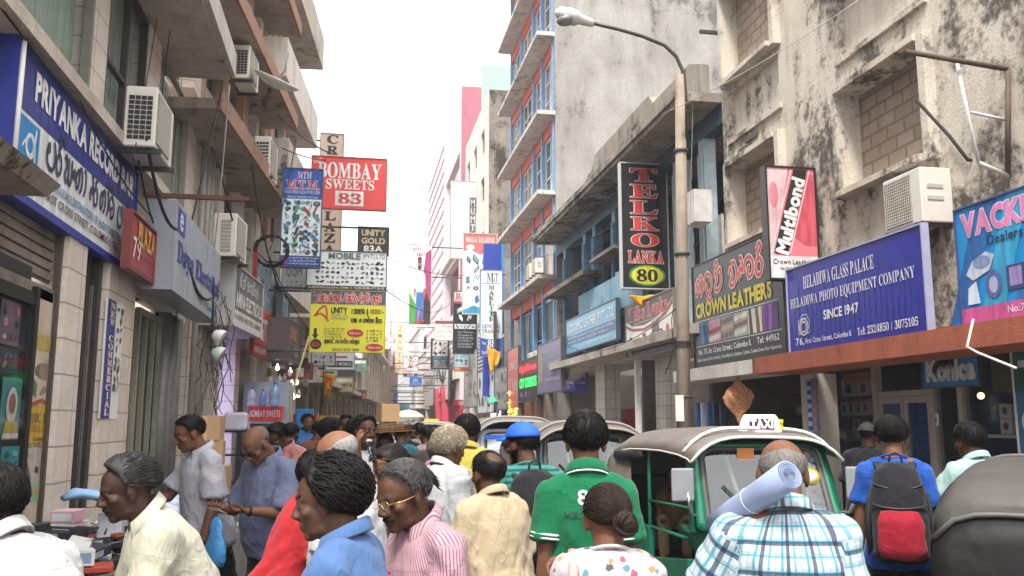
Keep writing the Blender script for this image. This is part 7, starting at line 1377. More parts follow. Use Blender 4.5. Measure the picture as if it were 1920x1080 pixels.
# handbag strap on the flowered shoulder
MB().tube([w21['T'](-.15, .06, 1.1), w21['T'](-.15, .08, 1.34), w21['T'](-.14, .0, 1.462), w21['T'](-.145, -.1, 1.40), w21['T'](-.16, -.14, 1.2), w21['T'](-.2, -.1, .95)], [(.016, .006)] * 6, 8, ref=(1, 0, 0)).build('bag_strap', pm('#c9847c', .5, .1), w21['root'])
t = worn(w21, 'handbag', 'salmon pink handbag hanging at the flowered top', 'handbag', w21['MT'] @ Matrix.Translation((-.25, -.02, .75))); MB().tube([(0, 0, .0), (0, 0, .05), (0, 0, .2), (0, 0, .24)], [(.02, .1), (.05, .15), (.04, .13), (.01, .1)], 14, ref=(1, 0, 0)).build('pouch', pm('#c9847c', .45, .1), t)
# sunglasses on hair
H = w13['Hd']
t = MB()
for s_ in (-1, 1): t.tube([H(s_ * .034 + .027 * math.cos(k * .4488), .078 - .012 * math.sin(k * .4488), .092 + .016 * math.sin(k * .4488)) for k in range(15)], .003, 6); t.add([H(s_ * .034 + .027 * math.cos(k * .4488), .079 - .012 * math.sin(k * .4488), .092 + .016 * math.sin(k * .4488)) for k in range(14)], [tuple(range(14))]); t.tube([H(s_ * .06, .07, .094), H(s_ * .085, .02, .06), H(s_ * .086, -.02, .03)], [(.003, .006)] * 3, 6)
t.tube([H(-.01, .08, .096), H(.01, .08, .096)], .003, 6).build('sunglasses', pm('#161618', .1), w13['root'])
r_ = random.Random(3); t = MB()
for q in range(90):
    p = Vector((r_.uniform(-.03, .03), -.12, r_.uniform(-.03, .04))); pts = []
    for k in range(7): pts.append(H(*p)); p = p + Vector((r_.uniform(-.02, .02) + .01 * math.sin(q + k * 2), -.016, -.03 + r_.uniform(-.015, .012)))
    t.tube(pts, [.004] * 6 + [.001], 4)
t.build('ponytail', hairm((.03, .018, .013)), w13['root'])
# money, bags, cartons
h1 = (man4['AR']['L'][2] + man4['AR']['R'][2]) / 2 + Vector((0, .1, .0)) * man4['sc']
t = worn(man4, 'banknotes', 'folded banknotes in the hands of the grey blue shirt', 'money', Matrix.Translation(h1)); MB().box((0, .02, 0), (.1, .06, .006), 0, Matrix.Rotation(.4, 3, 'X')).box((.01, .03, .009), (.1, .05, .004), 0, Matrix.Rotation(.6, 3, 'X')).build('notes', pm('#9a8d78', .8), t)
def plastic(h): 
    m, nt, bs = newmat('plastic_bag'); bs.inputs['Base Color'].default_value = hexc(h) + (1,); bs.inputs['Roughness'].default_value = .25; bs.inputs['Transmission Weight'].default_value = .25; bs.inputs['Alpha'].default_value = .85; bumpn(nt, bs, noi(nt, coords(nt), 18, 4, .6, 1.5), .8, .02); return m
def carrier(t, h, hgt, wd, seed):
    mb = MB(); rings = []
    for z, a in ((0, .5), (-.05 * hgt, .6), (-.3 * hgt, .62), (-.55 * hgt, .95), (-.85 * hgt, 1.0), (-1.0 * hgt, .72)): rings.append([Vector((a * wd * math.cos(k * .3142) * (1 + .16 * noise.noise((k, z * 9, seed))), a * wd * .45 * math.sin(k * .3142) * (1 + .3 * noise.noise((k * 2, z * 9, seed + 5))), z)) for k in range(20)])
    loft(mb, [[p * .35 + Vector((0, 0, hgt * .12 + .0)) * 1 for p in rings[0]]] + rings); return mb.build('bag', plastic(h), t)
t = worn(man4, 'plastic_bag', 'sky blue plastic bag hanging from the counting hands', 'bag', Matrix.Translation(h1 + Vector((.0, .03, -.06)))); carrier(t, '#4a9ad6', .27, .09, 1)
hR = man3['AR']['R'][2] + man3['AR']['R'][4] * .12
t = worn(man3, 'folded_cloth', 'folded light blue cloth held out over the stall', 'cloth', Matrix.Translation(hR)); o = MB().tube([(.02, -.08, -.03), (.01, .0, .0), (0, .1, .05), (-.02, .22, .07), (-.03, .3, .04)], [(.05, .02), (.1, .028), (.12, .035), (.11, .035), (.05, .02)], 14, ref=(1, 0, 0)).build('cloth', pm('#8fb2d6', .7, .1), t)
cbm = pm('#b3916c', .8, .1, 5, .1); cbd = pm('#8d6640', .8, .15, 5, .1)
hd = man12['MH'] @ Vector((0, -.01, .12)); t = worn(man12, 'cardboard_sheets', 'stack of folded cardboard sheets balanced on a head', 'cardboard', Matrix.Translation(hd)); mb = MB()
for k in range(5): mb.box((.02 * (k % 3) - .04, 0, .012 + k * .016), (.4 - .03 * (k % 2), .34, .009), 0, Matrix.Rotation(.06 * (k - 2), 3, 'Z') @ Matrix.Rotation(.06 + .02 * k, 3, 'Y'))
mb.build('sheets', cbd, t)
t = worn(man12, 'cardboard_carton', 'brown cardboard carton on top of the folded sheets', 'carton', Matrix.Translation(hd + Vector((-.02, 0, .1))) @ Matrix.Rotation(R(25), 4, 'Z')); MB().bb(-.085, -.085, 0, .085, .085, .16).build('carton', cbm, t, bevel=.004); MB().bb(-.02, -.087, .0, .02, -.0855, .162).build('tape', pm('#c9a478', .4), t)
# ------------------------------------------------------------------ distant crowd
FAR = [(648, 779, 11.2, 272, 'dark', '#2a8a4c', 'crop', 'green shirt facing the camera'), (762, 797, 12.5, 95, 'dark', '#1f2740', 'tiny', 'navy top seen from behind'), (786, 794, 13.6, 100, 'brown', '#a89c8c', 'crop', 'tan shirt walking away near the green three wheeler'), (748, 800, 16, 280, 'dark', '#c9cbd0', 'tiny', 'pale shirt behind the carton'), (830, 800, 17, 260, 'dark', '#b0305a', 'tiny', 'magenta blouse by the three wheelers'), (770, 796, 19, 90, 'dark', '#2b2b30', 'tiny', 'black shirt far ahead'), (735, 796, 21, 270, 'brown', '#d5d3d0', 'tiny', 'white shirt under the cream vertical sign'), (812, 797, 21, 85, 'dark', '#4a6a9a', 'tiny', 'steel blue shirt near the red piers'),
 (636, 797, 15, 80, 'dark', '#6a5a4c', 'tiny', 'brown shirt at the low shop houses'), (664, 793, 14, 100, 'dark', '#a9b4c4', 'crop', 'powder blue shirt behind the smiling one'), (606, 793, 18, 300, 'brown', '#8a3a3a', 'tiny', 'maroon shirt beside the flag'), (700, 797, 24, 90, 'dark', '#33343a', 'tiny', 'charcoal shirt in mid street'), (720, 795, 28, 92, 'dark', '#d0cfc9', 'tiny', 'ivory shirt in mid street'), (676, 796, 22, 270, 'brown', '#5a8a6a', 'tiny', 'sage green shirt'), (756, 795, 26, 90, 'dark', '#7a2f3a', 'tiny', 'wine red top'), (846, 797, 24, 92, 'dark', '#d5d0c4', 'tiny', 'cream shirt next to the far van'), (778, 795, 32, 88, 'dark', '#3a3a3e', 'tiny', 'dark grey shirt'), (742, 794, 36, 90, 'dark', '#c4a24a', 'tiny', 'mustard shirt'), (712, 794, 40, 90, 'dark', '#cfd0d4', 'tiny', 'light grey shirt far off'), (690, 795, 34, 90, 'brown', '#2f4a7a', 'tiny', 'royal blue shirt'), (626, 799, 24, 285, 'dark', '#d3c9bd', 'tiny', 'sand shirt by the shop steps'), (655, 797, 30, 92, 'dark', '#8a4a2a', 'tiny', 'rust shirt'), (803, 797, 30, 268, 'dark', '#d0a8b0', 'tiny', 'rose shirt'), (730, 794, 48, 90, 'dark', '#4a4a50', 'tiny', 'slate shirt, one of the farthest'), (765, 794, 46, 90, 'dark', '#b9bcc4', 'tiny', 'silver grey shirt, one of the farthest'),
 (596, 789, 11.5, 80, 'dark', '#8f5a4a', 'tiny', 'terracotta shirt by the light blue shirt'), (632, 792, 12.4, 285, 'brown', '#cfcfd4', 'crop', 'white shirt left of the green shirt'), (662, 789, 10.2, 80, 'dark', '#6a7f9a', 'crop', 'dusty blue shirt behind the smiling one'), (702, 797, 11, 95, 'dark', '#41424a', 'crop', 'dark slate shirt beside the cardboard'), (752, 795, 10.4, 88, 'dark', '#3f7a8a', 'tiny', 'teal shirt right of the cardboard'), (798, 799, 11.2, 120, 'brown', '#c7a3a0', 'crop', 'pale rose shirt before the green three wheeler'), (815, 803, 9.6, 80, 'dark', '#5a5048', 'tiny', 'earth brown shirt beside the grey blond curls'), (642, 800, 17, 270, 'dark', '#d0b45a', 'tiny', 'ochre shirt in the left crowd'), (690, 798, 15.5, 270, 'dark', '#b55a3a', 'tiny', 'orange shirt in the middle crowd'), (726, 800, 14.2, 100, 'brown', '#e0ddd8', 'tiny', 'bright white shirt in the middle crowd'), (614, 797, 14.8, 60, 'dark', '#4a7a5a', 'tiny', 'moss green shirt in the left crowd'), (778, 801, 15.4, 260, 'dark', '#7d6a9a', 'tiny', 'lilac shirt in the right crowd')]
for k, (hx, ty, Y, hd_, sk, c, hs_, l) in enumerate(FAR):
    person('pedestrian in a ' + l, hx, ty, Y, hd_, sk, hs_, shirt=C('plain', c), pants=[blk, greyT, jeanB][k % 3], sleeve=[.8, 1.8, .8][k % 3], near=False, step=.3 if k % 2 else 0, vox=.02 if Y > 18 else .014, loose=.026, group='pedestrians far down the street')
# people under umbrella, passenger
t = thing('umbrella', 'pale cream umbrella held up in the far crowd', 'umbrella', (P(765, 800, Y=34).x, 34, 1.9)); MB().lathe([(.01, .28), (.3, .22), (.55, .08), (.66, -.02), (.65, -.03), (.5, .05), (.2, .18), (.01, .24)], (0, 0, 0), 16).build('canopy', pm('#d8cdb8', .7), t); MB().tube([(0, 0, .3), (0, 0, -.6)], .012, 6).build('shaft', steel, t)
person('seated passenger in a brown blouse inside the green taxi', 1262, 880, 8.6, 270, 'brown', 'short', shirt=C('plain', '#8a6a4a'), pants=C('plain', '#b59a6a'), pose='sit', hipz=.74, near=False, lean=2, female=1, group='people in vehicles', arms={'both': ((.2, .2, -1), (-.2, 1, 0))})
# ================================================================== street stalls and goods
def stallt(label, x0, y0, x1, y1, z, top, skirt):
    t = thing('stall_table', label, 'stall', (x0, y0, 0)); MB().bb(0, 0, z - .05, x1 - x0, y1 - y0, z).build('table_top', pm(top, .7, .2), t)
    mb = MB(); n = 30
    pts = [(0, 0), (x1 - x0, 0), (x1 - x0, y1 - y0), (0, y1 - y0), (0, 0)]
    for (ax, ay), (bx, by) in zip(pts, pts[1:]):
        vs = []
        for k in range(n + 1): f = k / n; w = .025 * math.sin(f * 40); vs += [(ax + (bx - ax) * f, ay + (by - ay) * f, z - .002), (ax + (bx - ax) * f + w * (by != ay), ay + (by - ay) * f + w * (bx != ax), .2)]
        mb.add(vs, [(2 * k, 2 * k + 2, 2 * k + 3, 2 * k + 1) for k in range(n)], 0, True)
    mb.build('skirt', pm(skirt, .8, .15), t)
    for x in (.06, x1 - x0 - .06):
        for y in (.06, y1 - y0 - .06): MB().tube([(x, y, .0), (x, y, z - .05)], .025, 6).build('leg', woodD, t)
    return t
stallt('low stall table heaped with second hand gadgets beside the tiled pillars', -2.35, 4.3, -1.32, 7.3, .84, '#6a625a', '#8f8a86')
stallt('stall table with white packages and food carriers below the grey columns', -2.1, 7.7, -1.0, 10.6, .72, '#b5aea4', '#a9a3a0')
r_ = random.Random(21)
kinds = []
def gk(name, label, build, mats):
    o = build.build(name, mats, None, (0, 0, -50)); tag(o, label, 'gadget', 'second hand gadgets heaped on the stall'); kinds.append([o, False]); return o
g1 = MB(); g1.bb(-.07, -.025, 0, .07, .025, .022); [g1.bb(-.055 + k * .02, -.015 + j * .013, .0221, -.043 + k * .02, -.007 + j * .013, .026, 1) for k in range(6) for j in range(3)]
gk('remote_control', 'used remote control with rows of small buttons in the gadget heap', g1, [pm('#2a2a2c', .5), pm('#8a8a8c', .5)])
g1 = MB(); g1.bb(-.09, -.06, 0, .09, .06, .05).bb(-.075, -.0605, .008, .02, -.0602, .042, 1); gk('radio', 'small dark radio set lying in the gadget heap', g1, [pm('#35343a', .4), pm('#9aa39e', .4)])
g1 = MB(); [g1.tube([(.06 * math.cos(a * .6 + k) * (1 + .1 * k), .05 * math.sin(a * .6 + k) * (1 + .12 * k), .01 + .009 * k + .003 * math.sin(a * 2)) for a in range(12)], .006, 5) for k in range(4)]; gk('cable_coil', 'coiled grey lead tangled in the gadget heap', g1, [pm('#5a5652', .6)])
g1 = MB(); g1.bb(-.08, -.055, 0, .08, .055, .006); [g1.bb(r_.uniform(-.07, .05), r_.uniform(-.045, .03), .0061, r_.uniform(.0, .07), r_.uniform(0, .045), r_.uniform(.015, .03), 1 + k % 2) for k in range(7)]; gk('circuit_board', 'bare green circuit board in the gadget heap', g1, [pm('#3f6a4a', .5), pm('#1f1f22', .5), pm('#b5b2a8', .4)])
g1 = MB(); g1.bb(-.035, -.03, 0, .035, .03, .045).tube([(.03, 0, .02), (.08, .02, .01), (.12, -.03, .006), (.16, .02, .006)], .004, 5); gk('power_adapter', 'black power adapter with a short lead in the gadget heap', g1, [pm('#232326', .5)])
g1 = MB(); g1.bb(-.06, -.045, 0, .06, .045, .07).bb(-.045, -.0456, .012, .045, -.0452, .058, 1); gk('small_box', 'small white product box in the gadget heap', g1, [pm('#c9c7c2', .6), pm('#7a8ea8', .5)])
g1 = MB(); g1.bb(-.1, -.03, 0, .1, .03, .028).bb(-.08, -.0304, .006, .08, -.0302, .022, 1); gk('silver_player', 'flat silver player in the gadget heap', g1, [pm('#a9a8a4', .35, .1, 5, 0, .5), pm('#2a2a2e', .3)])
g1 = MB(); g1.bb(-.045, -.025, 0, .045, .025, .02).bb(-.03, -.02, .0201, .03, .02, .0225, 1); gk('orange_case', 'small orange plastic case in the gadget heap', g1, [pm('#b5562c', .5), pm('#7a3a20', .5)])
for q in range(240):
    k = kinds[r_.randrange(len(kinds))]; o = k[0] if not k[1] else k[0].copy()
    if k[1]: COL.objects.link(o)
    k[1] = True; x, y = r_.uniform(-2.25, -1.4), r_.uniform(4.4, 7.1); lay = r_.choice((0, 0, .03, .06, .1)); o.location = (x, y, .842 + lay); o.rotation_euler = (r_.uniform(-.25, .25) * (lay > 0), r_.uniform(-.25, .25) * (lay > 0), r_.uniform(0, 6.28)); s_ = r_.uniform(.8, 1.25); o.scale = (s_, s_, s_)
def boxt(name, label, cat, loc, d, mat, rz=0, face=None, group=None, tape=None):
    t = thing(name, label, cat, loc, rz, group); MB().bb(-d[0] / 2, -d[1] / 2, 0, d[0] / 2, d[1] / 2, d[2]).build('box', mat, t, bevel=.004)
    if face: MB().bb(-d[0] * .4, -d[1] / 2 - .003, d[2] * .2, d[0] * .4, -d[1] / 2 - .001, d[2] * .8).build('printed_face', pm(face, .5), t)
    if tape: MB().bb(-.025, -d[1] / 2 - .0025, d[2] * .0, .025, -d[1] / 2 - .001, d[2]).bb(-.025, -d[1] / 2, d[2] + .001, .025, d[1] / 2, d[2] + .0025).build('tape', pm(tape, .4), t)
    return t
for k, (l, c) in enumerate((('bottom', '#d9b5bc'), ('middle', '#dcd3d3'), ('topmost', '#d8aeb8'))): boxt('small_carton', 'pale pink and white carton, ' + l + ' of its stack of three on the gadget stall', 'box', (-1.95 + .01 * k, 6.75, .845 + k * .085), (.16, .2, .083), pm(c, .6), 4 - 5 * k, '#e4dfdf')
boxt('plastic_tray', 'pink plastic tray beside the stack of three cartons', 'tray', (-1.78, 6.72, .845), (.15, .2, .13), pm('#c9708e', .35), 8); boxt('white_box', 'tall white appliance box standing on the gadget stall', 'box', (-1.62, 6.7, .845), (.16, .18, .24), pm('#cfcfd4', .4), 0, '#dadadf')
boxt('game_console', 'dark grey flat console stacked at the back of the stall', 'console', (-2.2, 6.5, .845), (.3, .26, .1), pm('#4a4b50', .45), 20); boxt('game_console', 'black upright console leaning by the pillar on the stall', 'console', (-2.02, 6.35, .845), (.1, .24, .2), pm('#2b2b30', .4), -10); boxt('game_console', 'grey green old console with a ribbed top on the stall', 'console', (-2.22, 6.5, .95), (.26, .22, .07), pm('#6f7a70', .5), 5)
boxt('cassette_pack', 'bright blue shrink wrapped pack at the near end of the stall', 'box', (-1.75, 4.75, .95), (.2, .14, .14), pm('#2f8fc4', .25), 10, '#1f6aa0'); boxt('white_box', 'white box with a green stripe beside the blue pack', 'box', (-1.5, 4.85, .93), (.2, .15, .1), pm('#d2d6d4', .5), -8, '#7aa83a'); boxt('red_tray', 'flat red tray holding small parts on the stall', 'tray', (-1.42, 5.3, .9), (.3, .2, .03), pm('#a8402c', .5), 15)
t = thing('paper_roll', 'plain white paper roll leaning at the stall keeper', 'roll', (-2.02, 5.35, .7)); MB().tube([(0, 0, .2), (.1, .05, .62)], .04, 20).build('sheet', pm('#dcdce2', .6, .03), t)
# cartons by the columns
for k, (h, w_, dx) in enumerate(((.27, .36, .0), (.27, .34, .03), (.26, .3, .06), (.26, .28, .1), (.29, .36, .0), (.29, .34, -.02))):
    boxt('cardboard_carton', ['lowest carton of the tall stack at the grey columns', 'second carton from the bottom of the tall stack', 'third carton from the bottom of the tall stack', 'fourth carton of the tall stack, slightly turned', 'fifth carton of the tall stack, larger and taped', 'top carton of the tall stack with printed marks'][k], 'carton', (-1.66 + dx, 11.0, .14 + sum((.27, .27, .26, .26, .29, .29)[:k])), (w_, .34, h - .003), cbm, [4, -3, 6, -8, 2, -2][k], None, 'cartons stacked by the columns', '#c9a478')
# white packages, baskets, food carriers on the second stall
for q in range(34):
    c = ['#d5d6da', '#c9ccd4', '#dadada', '#b9c8da', '#d0a8b8', '#7fa8d0'][q % 6]; x, y = -1.95 + .85 * ((q * 7) % 10) / 10, 7.9 + 2.5 * ((q * 3) % 11) / 11; mb = MB(); mb.ell((0, 0, .07), (.1, .09, .075)); v = [Vector(p) for p in mb.v]; mb.v = [tuple(p * (1 + .35 * noise.noise(p * 16 + Vector((q, 0, 0))))) for p in v]
    o = mb.build('plastic_package', pm(c, .3, .08), None, (x, y, .722 + (.1 if q % 3 == 0 else 0))); tag(o, 'crumpled wrapped package lying on the second stall', 'package', 'wrapped packages on the second stall')
def carrierstack(loc, label):
    t = thing('food_carrier', label, 'food carrier', loc, 0, 'stacked metal food carriers')
    for k in range(3): p = MB().lathe([(.0, 0), (.085, 0), (.09, .01), (.09, .075), (.094, .08), (.09, .085), (0, .085)], (0, 0, k * .088), 24).build('pot', pm('#c9c9c6', .25, .05, 5, 0, .6), t); MB().box((.1, 0, .045 + k * .088), (.02, .03, .04)).build('clip', chrome, p)
    MB().lathe([(.09, 0), (.085, .02), (.03, .035), (.012, .05), (0, .05)], (0, 0, .264), 24).build('lid', chrome, t); MB().tube([(-.1, 0, .1), (-.1, 0, .3), (-.06, 0, .36), (.06, 0, .36), (.1, 0, .3), (.1, 0, .1)], .006, 6).build('handle', chrome, t); return t
for k, (x, y) in enumerate(((-1.1, 7.85), (-1.22, 8.15), (-1.08, 8.4))): carrierstack((x, y, .72), ['stack of metal food carriers nearest on the stall corner', 'stack of metal food carriers behind the nearest one', 'third stack of metal food carriers along the stall edge'][k])
boxt('plastic_basin', 'blue plastic basin among the packages', 'basin', (-1.75, 8.1, .8), (.28, .22, .12), pm('#4a7fc4', .3), 12); boxt('plastic_basin', 'pink plastic basin among the packages', 'basin', (-1.5, 8.0, .78), (.22, .18, .09), pm('#c982a0', .3), -10); boxt('white_box', 'white and turquoise parcel leaning under the packages', 'box', (-.98, 7.4, .3), (.26, .2, .2), pm('#c9d6da', .5), 20, '#3a9ab0')
# drinks fridge and bottles
FX, FY = -1.78, 17.4
t = thing('drinks_fridge', 'glass fronted drinks fridge with a red header and white capitals', 'fridge', (FX - .05, FY, 0)); MB().bb(-.1, .0, .1, .52, .6, 1.72).build('cabinet', pm('#b9bcc2', .4), t, bevel=.01); MB().bb(-.06, -.03, .3, .48, -.002, 1.68).build('door', glass('#26343a', .05, .75), t); hdm = MB().bb(-.1, -.04, 1.73, .52, .6, 2.0).build('header', pm('#c23038', .3), t)
for z in (.6, .95, 1.3): MB().bb(-.05, .02, z, .47, .03, z + .015).build('shelf', chrome, t)
Sg = Sign.__new__(Sign); Sg.W, Sg.H, Sg.mats, Sg.mb = .6, .25, [], MB(); Sg.text('BOMBAY SWEETS', (.04, .25, .96, .75), '#ece6e4', 'b'); o = Sg.mb.build('lettering', Sg.mats, t, recalc=False); o.location = (-.09, -.042, 1.74)
for q in range(18): MB().lathe([(.028, 0), (.03, .01), (.03, .14), (.012, .19), (.012, .22)], (-.02 + (q % 6) * .085, .05, [.615, .965, 1.315][q // 6]), 10).build('bottle', pm(['#3a8fae', '#c9a23a', '#2f6a3a', '#b5403a', '#d5d8da', '#5a3a2a'][(q * 5) % 6], .2), t)
t = thing('metal_cabinet', 'grey sheet metal cabinet back standing behind the fridge', 'cabinet', (-2.05, 18.3, 0)); MB().bb(-.1, 0, .1, .85, .5, 2.5).build('carcass', pm('#8f96a0', .45), t, bevel=.01); MB().bb(-.04, -.012, .2, .79, -.001, 2.4).build('door', pm('#979da6', .45), t)
def bottle(x, y, z, s, label, c='#7fa8d0'):
    t = thing('water_bottle', label, 'bottle', (x, y, z)); t.scale = (s, s, s); MB().lathe([(.07, 0), (.085, .02), (.085, .08), (.078, .1), (.085, .12), (.085, .24), (.06, .3), (.03, .34), (.03, .36)], (0, 0, 0), 18).build('bottle', glass(c, .1, .55), t); MB().lathe([(.034, .36), (.034, .4), (.0, .4)], (0, 0, 0), 12).build('cap', pm('#2f5fb0', .4), t)
bottle(-1.86, 17.2, 2.0, .9, 'big water bottle at the left on the fridge top', '#b9b5d0'); bottle(-1.66, 17.2, 2.0, .8, 'slim water bottle in the middle of the fridge top', '#5a74b8'); bottle(-1.45, 17.25, 2.0, 1.15, 'largest blue water bottle on the fridge top')
t = thing('bottle_pack', 'shrink wrapped pack of drink bottles beside the red header', 'pack', (-2.3, 16.8, 1.55)); MB().bb(0, 0, 0, .42, .3, .33).build('wrap', pm('#c9c2ca', .25, .15), t, bevel=.05); [MB().lathe([(.04, 0), (.04, .2), (.015, .26), (.015, .29)], (.06 + k * .075, .06, .33 - .28), 10).build('bottle', pm('#b5a0b0', .3), t) for k in range(5)]
t = thing('wire_shelf', 'black wire shelf under the pack of bottles', 'shelf', (-2.35, 16.8, 0)); [MB().bb(0, 0, z, .6, .35, z + .03).build('board', black, t) for z in (.6, 1.1, 1.52)]; [MB().tube([(x, .02, .1), (x, .02, 1.55)], .015, 6).build('leg', black, t) for x in (.02, .58)]
t = thing('blue_cabinet', 'bright blue plastic water cabinet farther along the stalls', 'cabinet', (-1.35, 22, 0)); MB().bb(0, 0, .1, .42, .4, 2.02).build('carcass', pm('#2f78bf', .35), t, bevel=.02); MB().bb(.04, -.02, 1.0, .38, -.002, 1.95).build('door', pm('#3f8ad0', .3), t, bevel=.01)
for q in range(22):
    o = MB().lathe([(.0, 0), (.03, .01), (.045, .05), (.03, .09), (.016, .11), (.016, .14)], (0, 0, 0), 12).build('light_bulb', emit('#fff0d8', 1.5) if q % 3 == 0 else pm('#d9d9d6', .3), None, P(520 + (q * 13) % 42, 695 + (q * 17) % 75, Y=18.5 + (q % 5) * .7)); tag(o, 'light bulb hanging among the electrical stall samples', 'bulb', 'light bulbs hanging at the electrical stalls')
for q in range(14):
    p = P(505 + (q * 11) % 75, 668 + (q * 19) % 95, Y=19 + (q % 6)); o = boxt('hanging_lamp_sample', 'small lamp fitting hanging in front of the electrical stalls', 'lamp fitting', p, (.14, .1, .18), pm(['#d5d3ce', '#8a8580', '#3a3835', '#c9b58a'][q % 4], .4), q * 20, None, 'lamp fittings hanging at the electrical stalls')
# posters in the first shop
def poster(label, q, bg, X=-2.474, **k): s = Sign('poster', label, *wq(X, *q, 90), bg=bg, depth=.004, cat='poster', rough=.5); return s
s = poster('faded music poster with pink faces behind the shop glass', ((2, 560), (38, 570), (36, 650), (0, 645)), '#6a5260'); s.goods(.05, .05, .95, .95, 3, 3, 51, ('#a06a7a', '#2d2a30', '#c9a0a8', '#4a4a5a')).done()
s = poster('dark blue poster above the portrait poster', ((0, 652), (36, 656), (33, 700), (0, 698)), '#2c3c4c'); s.goods(.1, .1, .9, .9, 3, 2, 52, ('#4a6a7a', '#8a7a5a', '#5a8a6a')).done()
s = poster('portrait poster of a person in a white headscarf on teal', ((3, 706), (40, 710), (36, 826), (0, 822)), '#3f7a78'); s.ell(.5, .55, .28, .3, '#c9c6c0', 2).ell(.5, .58, .17, .17, '#8a5f48', 3).poly([(.1, 0), (.9, 0), (.8, .3), (.2, .3)], '#b59a3a', 3).rect(.1, .02, .9, .1, '#d0cec8', 4).done()
s = poster('turquoise record sleeve sheet low in the shop window', ((0, 836), (36, 838), (34, 925), (0, 922)), '#2f8a8f'); s.goods(.05, .05, .95, .95, 2, 4, 53, ('#1f5a60', '#7ac0c0', '#123a40', '#c9d6d0')).done()
s = poster('tall yellow panel with curly script, cassette list and worn edge', ((54, 612), (113, 628), (88, 940), (38, 940)), '#b09a82', -2.484)
s.rect(0, .33, 1, .56, '#c9a02c', 1).poly([(0, .56), (.5, .6), (1, .55), (1, .53), (.5, .575), (0, .535)], '#a04a2a', 3).rect(.0, .0, 1, .33, '#b5ada0', 1).rect(.1, .88, .8, .97, '#b5a04a', 2).ell(.5, .76, .3, .05, '#8f7a6c', 2).goods(.1, .6, .95, .82, 3, 2, 54, ('#8a5a4a', '#7a6f60', '#a0705a', '#5a7a60'))
s.curl('kAsT nvin', (.12, .44, .92, .53), '#4a3f20', .13).curl('visrvlin', (.15, .39, .9, .45), '#4a3f20', .13).text('Cassettes', (.3, .35, .8, .38), '#3a3020', 's').text('CD, VCD, DVD', (.08, .31, .9, .34), '#3a3020', 'b').goods(.05, .14, .95, .3, 3, 2, 55, ('#3a3836', '#8a857c', '#5a5650')).rect(0, 0, 1, .1, '#8fae9a', 2).line([(0, .12), (.5, .06), (1, .12)], .03, '#c9963a', 3, 4); s.done()
# ------------------------------------------------------------------ right hand shops
for k, (px, c) in enumerate(((1312, '#2a5fa8'), (1322, '#c5ccd6'), (1333, '#2f62ae'), (1345, '#1d2430'), (1358, '#22304a'))):
    p = P(px, 790, X=7.25); o = MB().tube([(0, 0, 0), (0, 0, 1.05)], .085, 14).build('fabric_roll', pm(c, .5, .1), None, (p.x, p.y, 1.05)); tag(o, ['blue fabric roll standing first at the leather shop', 'pale grey fabric roll between two blue ones', 'second blue fabric roll after the pale one', 'black fabric roll beside the blue rolls', 'dark navy fabric roll, last of the standing row'][k], 'fabric roll', 'fabric rolls standing at the leather shop')
t = thing('roll_stand', 'low dark stand under the standing fabric rolls', 'stand', (7.1, 16.2, .14)); MB().bb(0, 0, 0, .4, 2.4, .9).build('carcass', woodD, t)
fabm = (lambda m: m)(clothm('floral', '#f0b080', '#c03a2c', '#d0502c', '#8f2320', '#d8704a'))
t = thing('fabric_sheet', 'brown red flowered fabric hung as a diamond at the leather shop', 'fabric', P(1383, 712, X=6.85)); t.rotation_euler.z = R(-55)
mb = MB(); n = 12; vs = []
for i in range(n + 1):
    for j in range(n + 1): u, v = i / n - .5, j / n - .5; x, z = (u + v) * .36, -(.5 + u * .7 - v * .7) * .62 - .06 * abs(u - v); vs.append((x, .04 * math.sin(u * 9) + .03 * math.sin(v * 11), z))
mb.add(vs, [(i * (n + 1) + j, (i + 1) * (n + 1) + j, (i + 1) * (n + 1) + j + 1, i * (n + 1) + j + 1) for i in range(n) for j in range(n)], 0, True); solid(mb.build('cloth', fabm, t), .01)
def check(c1, c2):
    m, nt, bs = newmat('checked_fabric'); tc = N(nt, 'TexCoord'); ck = N(nt, 'TexChecker'); L(nt, tc.outputs['Object'], ck.inputs[0]); ck.inputs[1].default_value = hexc(c1) + (1,); ck.inputs[2].default_value = hexc(c2) + (1,); ck.inputs[3].default_value = 14; L(nt, ck.outputs[0], bs.inputs['Base Color']); bs.inputs['Roughness'].default_value = .8; return m
for k, (px, m) in enumerate(((1521, check('#2a5ab0', '#b5c5e0')), (1530, check('#b07a70', '#6a7aa0')))):
    p = P(px, 792, X=7.3); o = MB().tube([(0, 0, 0), (0, 0, 1.9)], .05, 12).build('fabric_roll', m, None, (p.x, p.y, .5)); tag(o, ['tall blue checked fabric roll beside the white pillar', 'tall reddish checked fabric roll beside the white pillar'][k], 'fabric roll')
sh = thing('fabric_shelf', 'shelf stacked with patterned fabric inside the leather shop', 'shelf', (9.2, 13.9, .16)); [MB().bb(0, 0, z, .5, 3.6, z + .03).build('board', woodD, sh) for z in (.3, .75, 1.2, 1.65, 2.1)]
r_ = random.Random(9)
for q in range(44):
    z = .49 + .45 * (q % 4); y = 14.05 + (q // 4) * .31; o = MB().tube([(0, 0, .1), (.55, 0, .1)], [.09, .09], 12).build('fabric_bolt', pm(r_.choice(['#8a8060', '#c9c2b0', '#4a4a3a', '#7a5a4a', '#a8a898', '#5a6a70', '#b59a6a', '#9a4a44', '#d0cabb', '#3a5a50']), .8, .3, 25), None, (9.1, y + r_.uniform(-.05, .05), z)); o.scale.y = r_.uniform(.8, 1.4); tag(o, 'folded fabric bolt on the shelf inside the leather shop', 'fabric bolt', 'fabric bolts on the shop shelf')
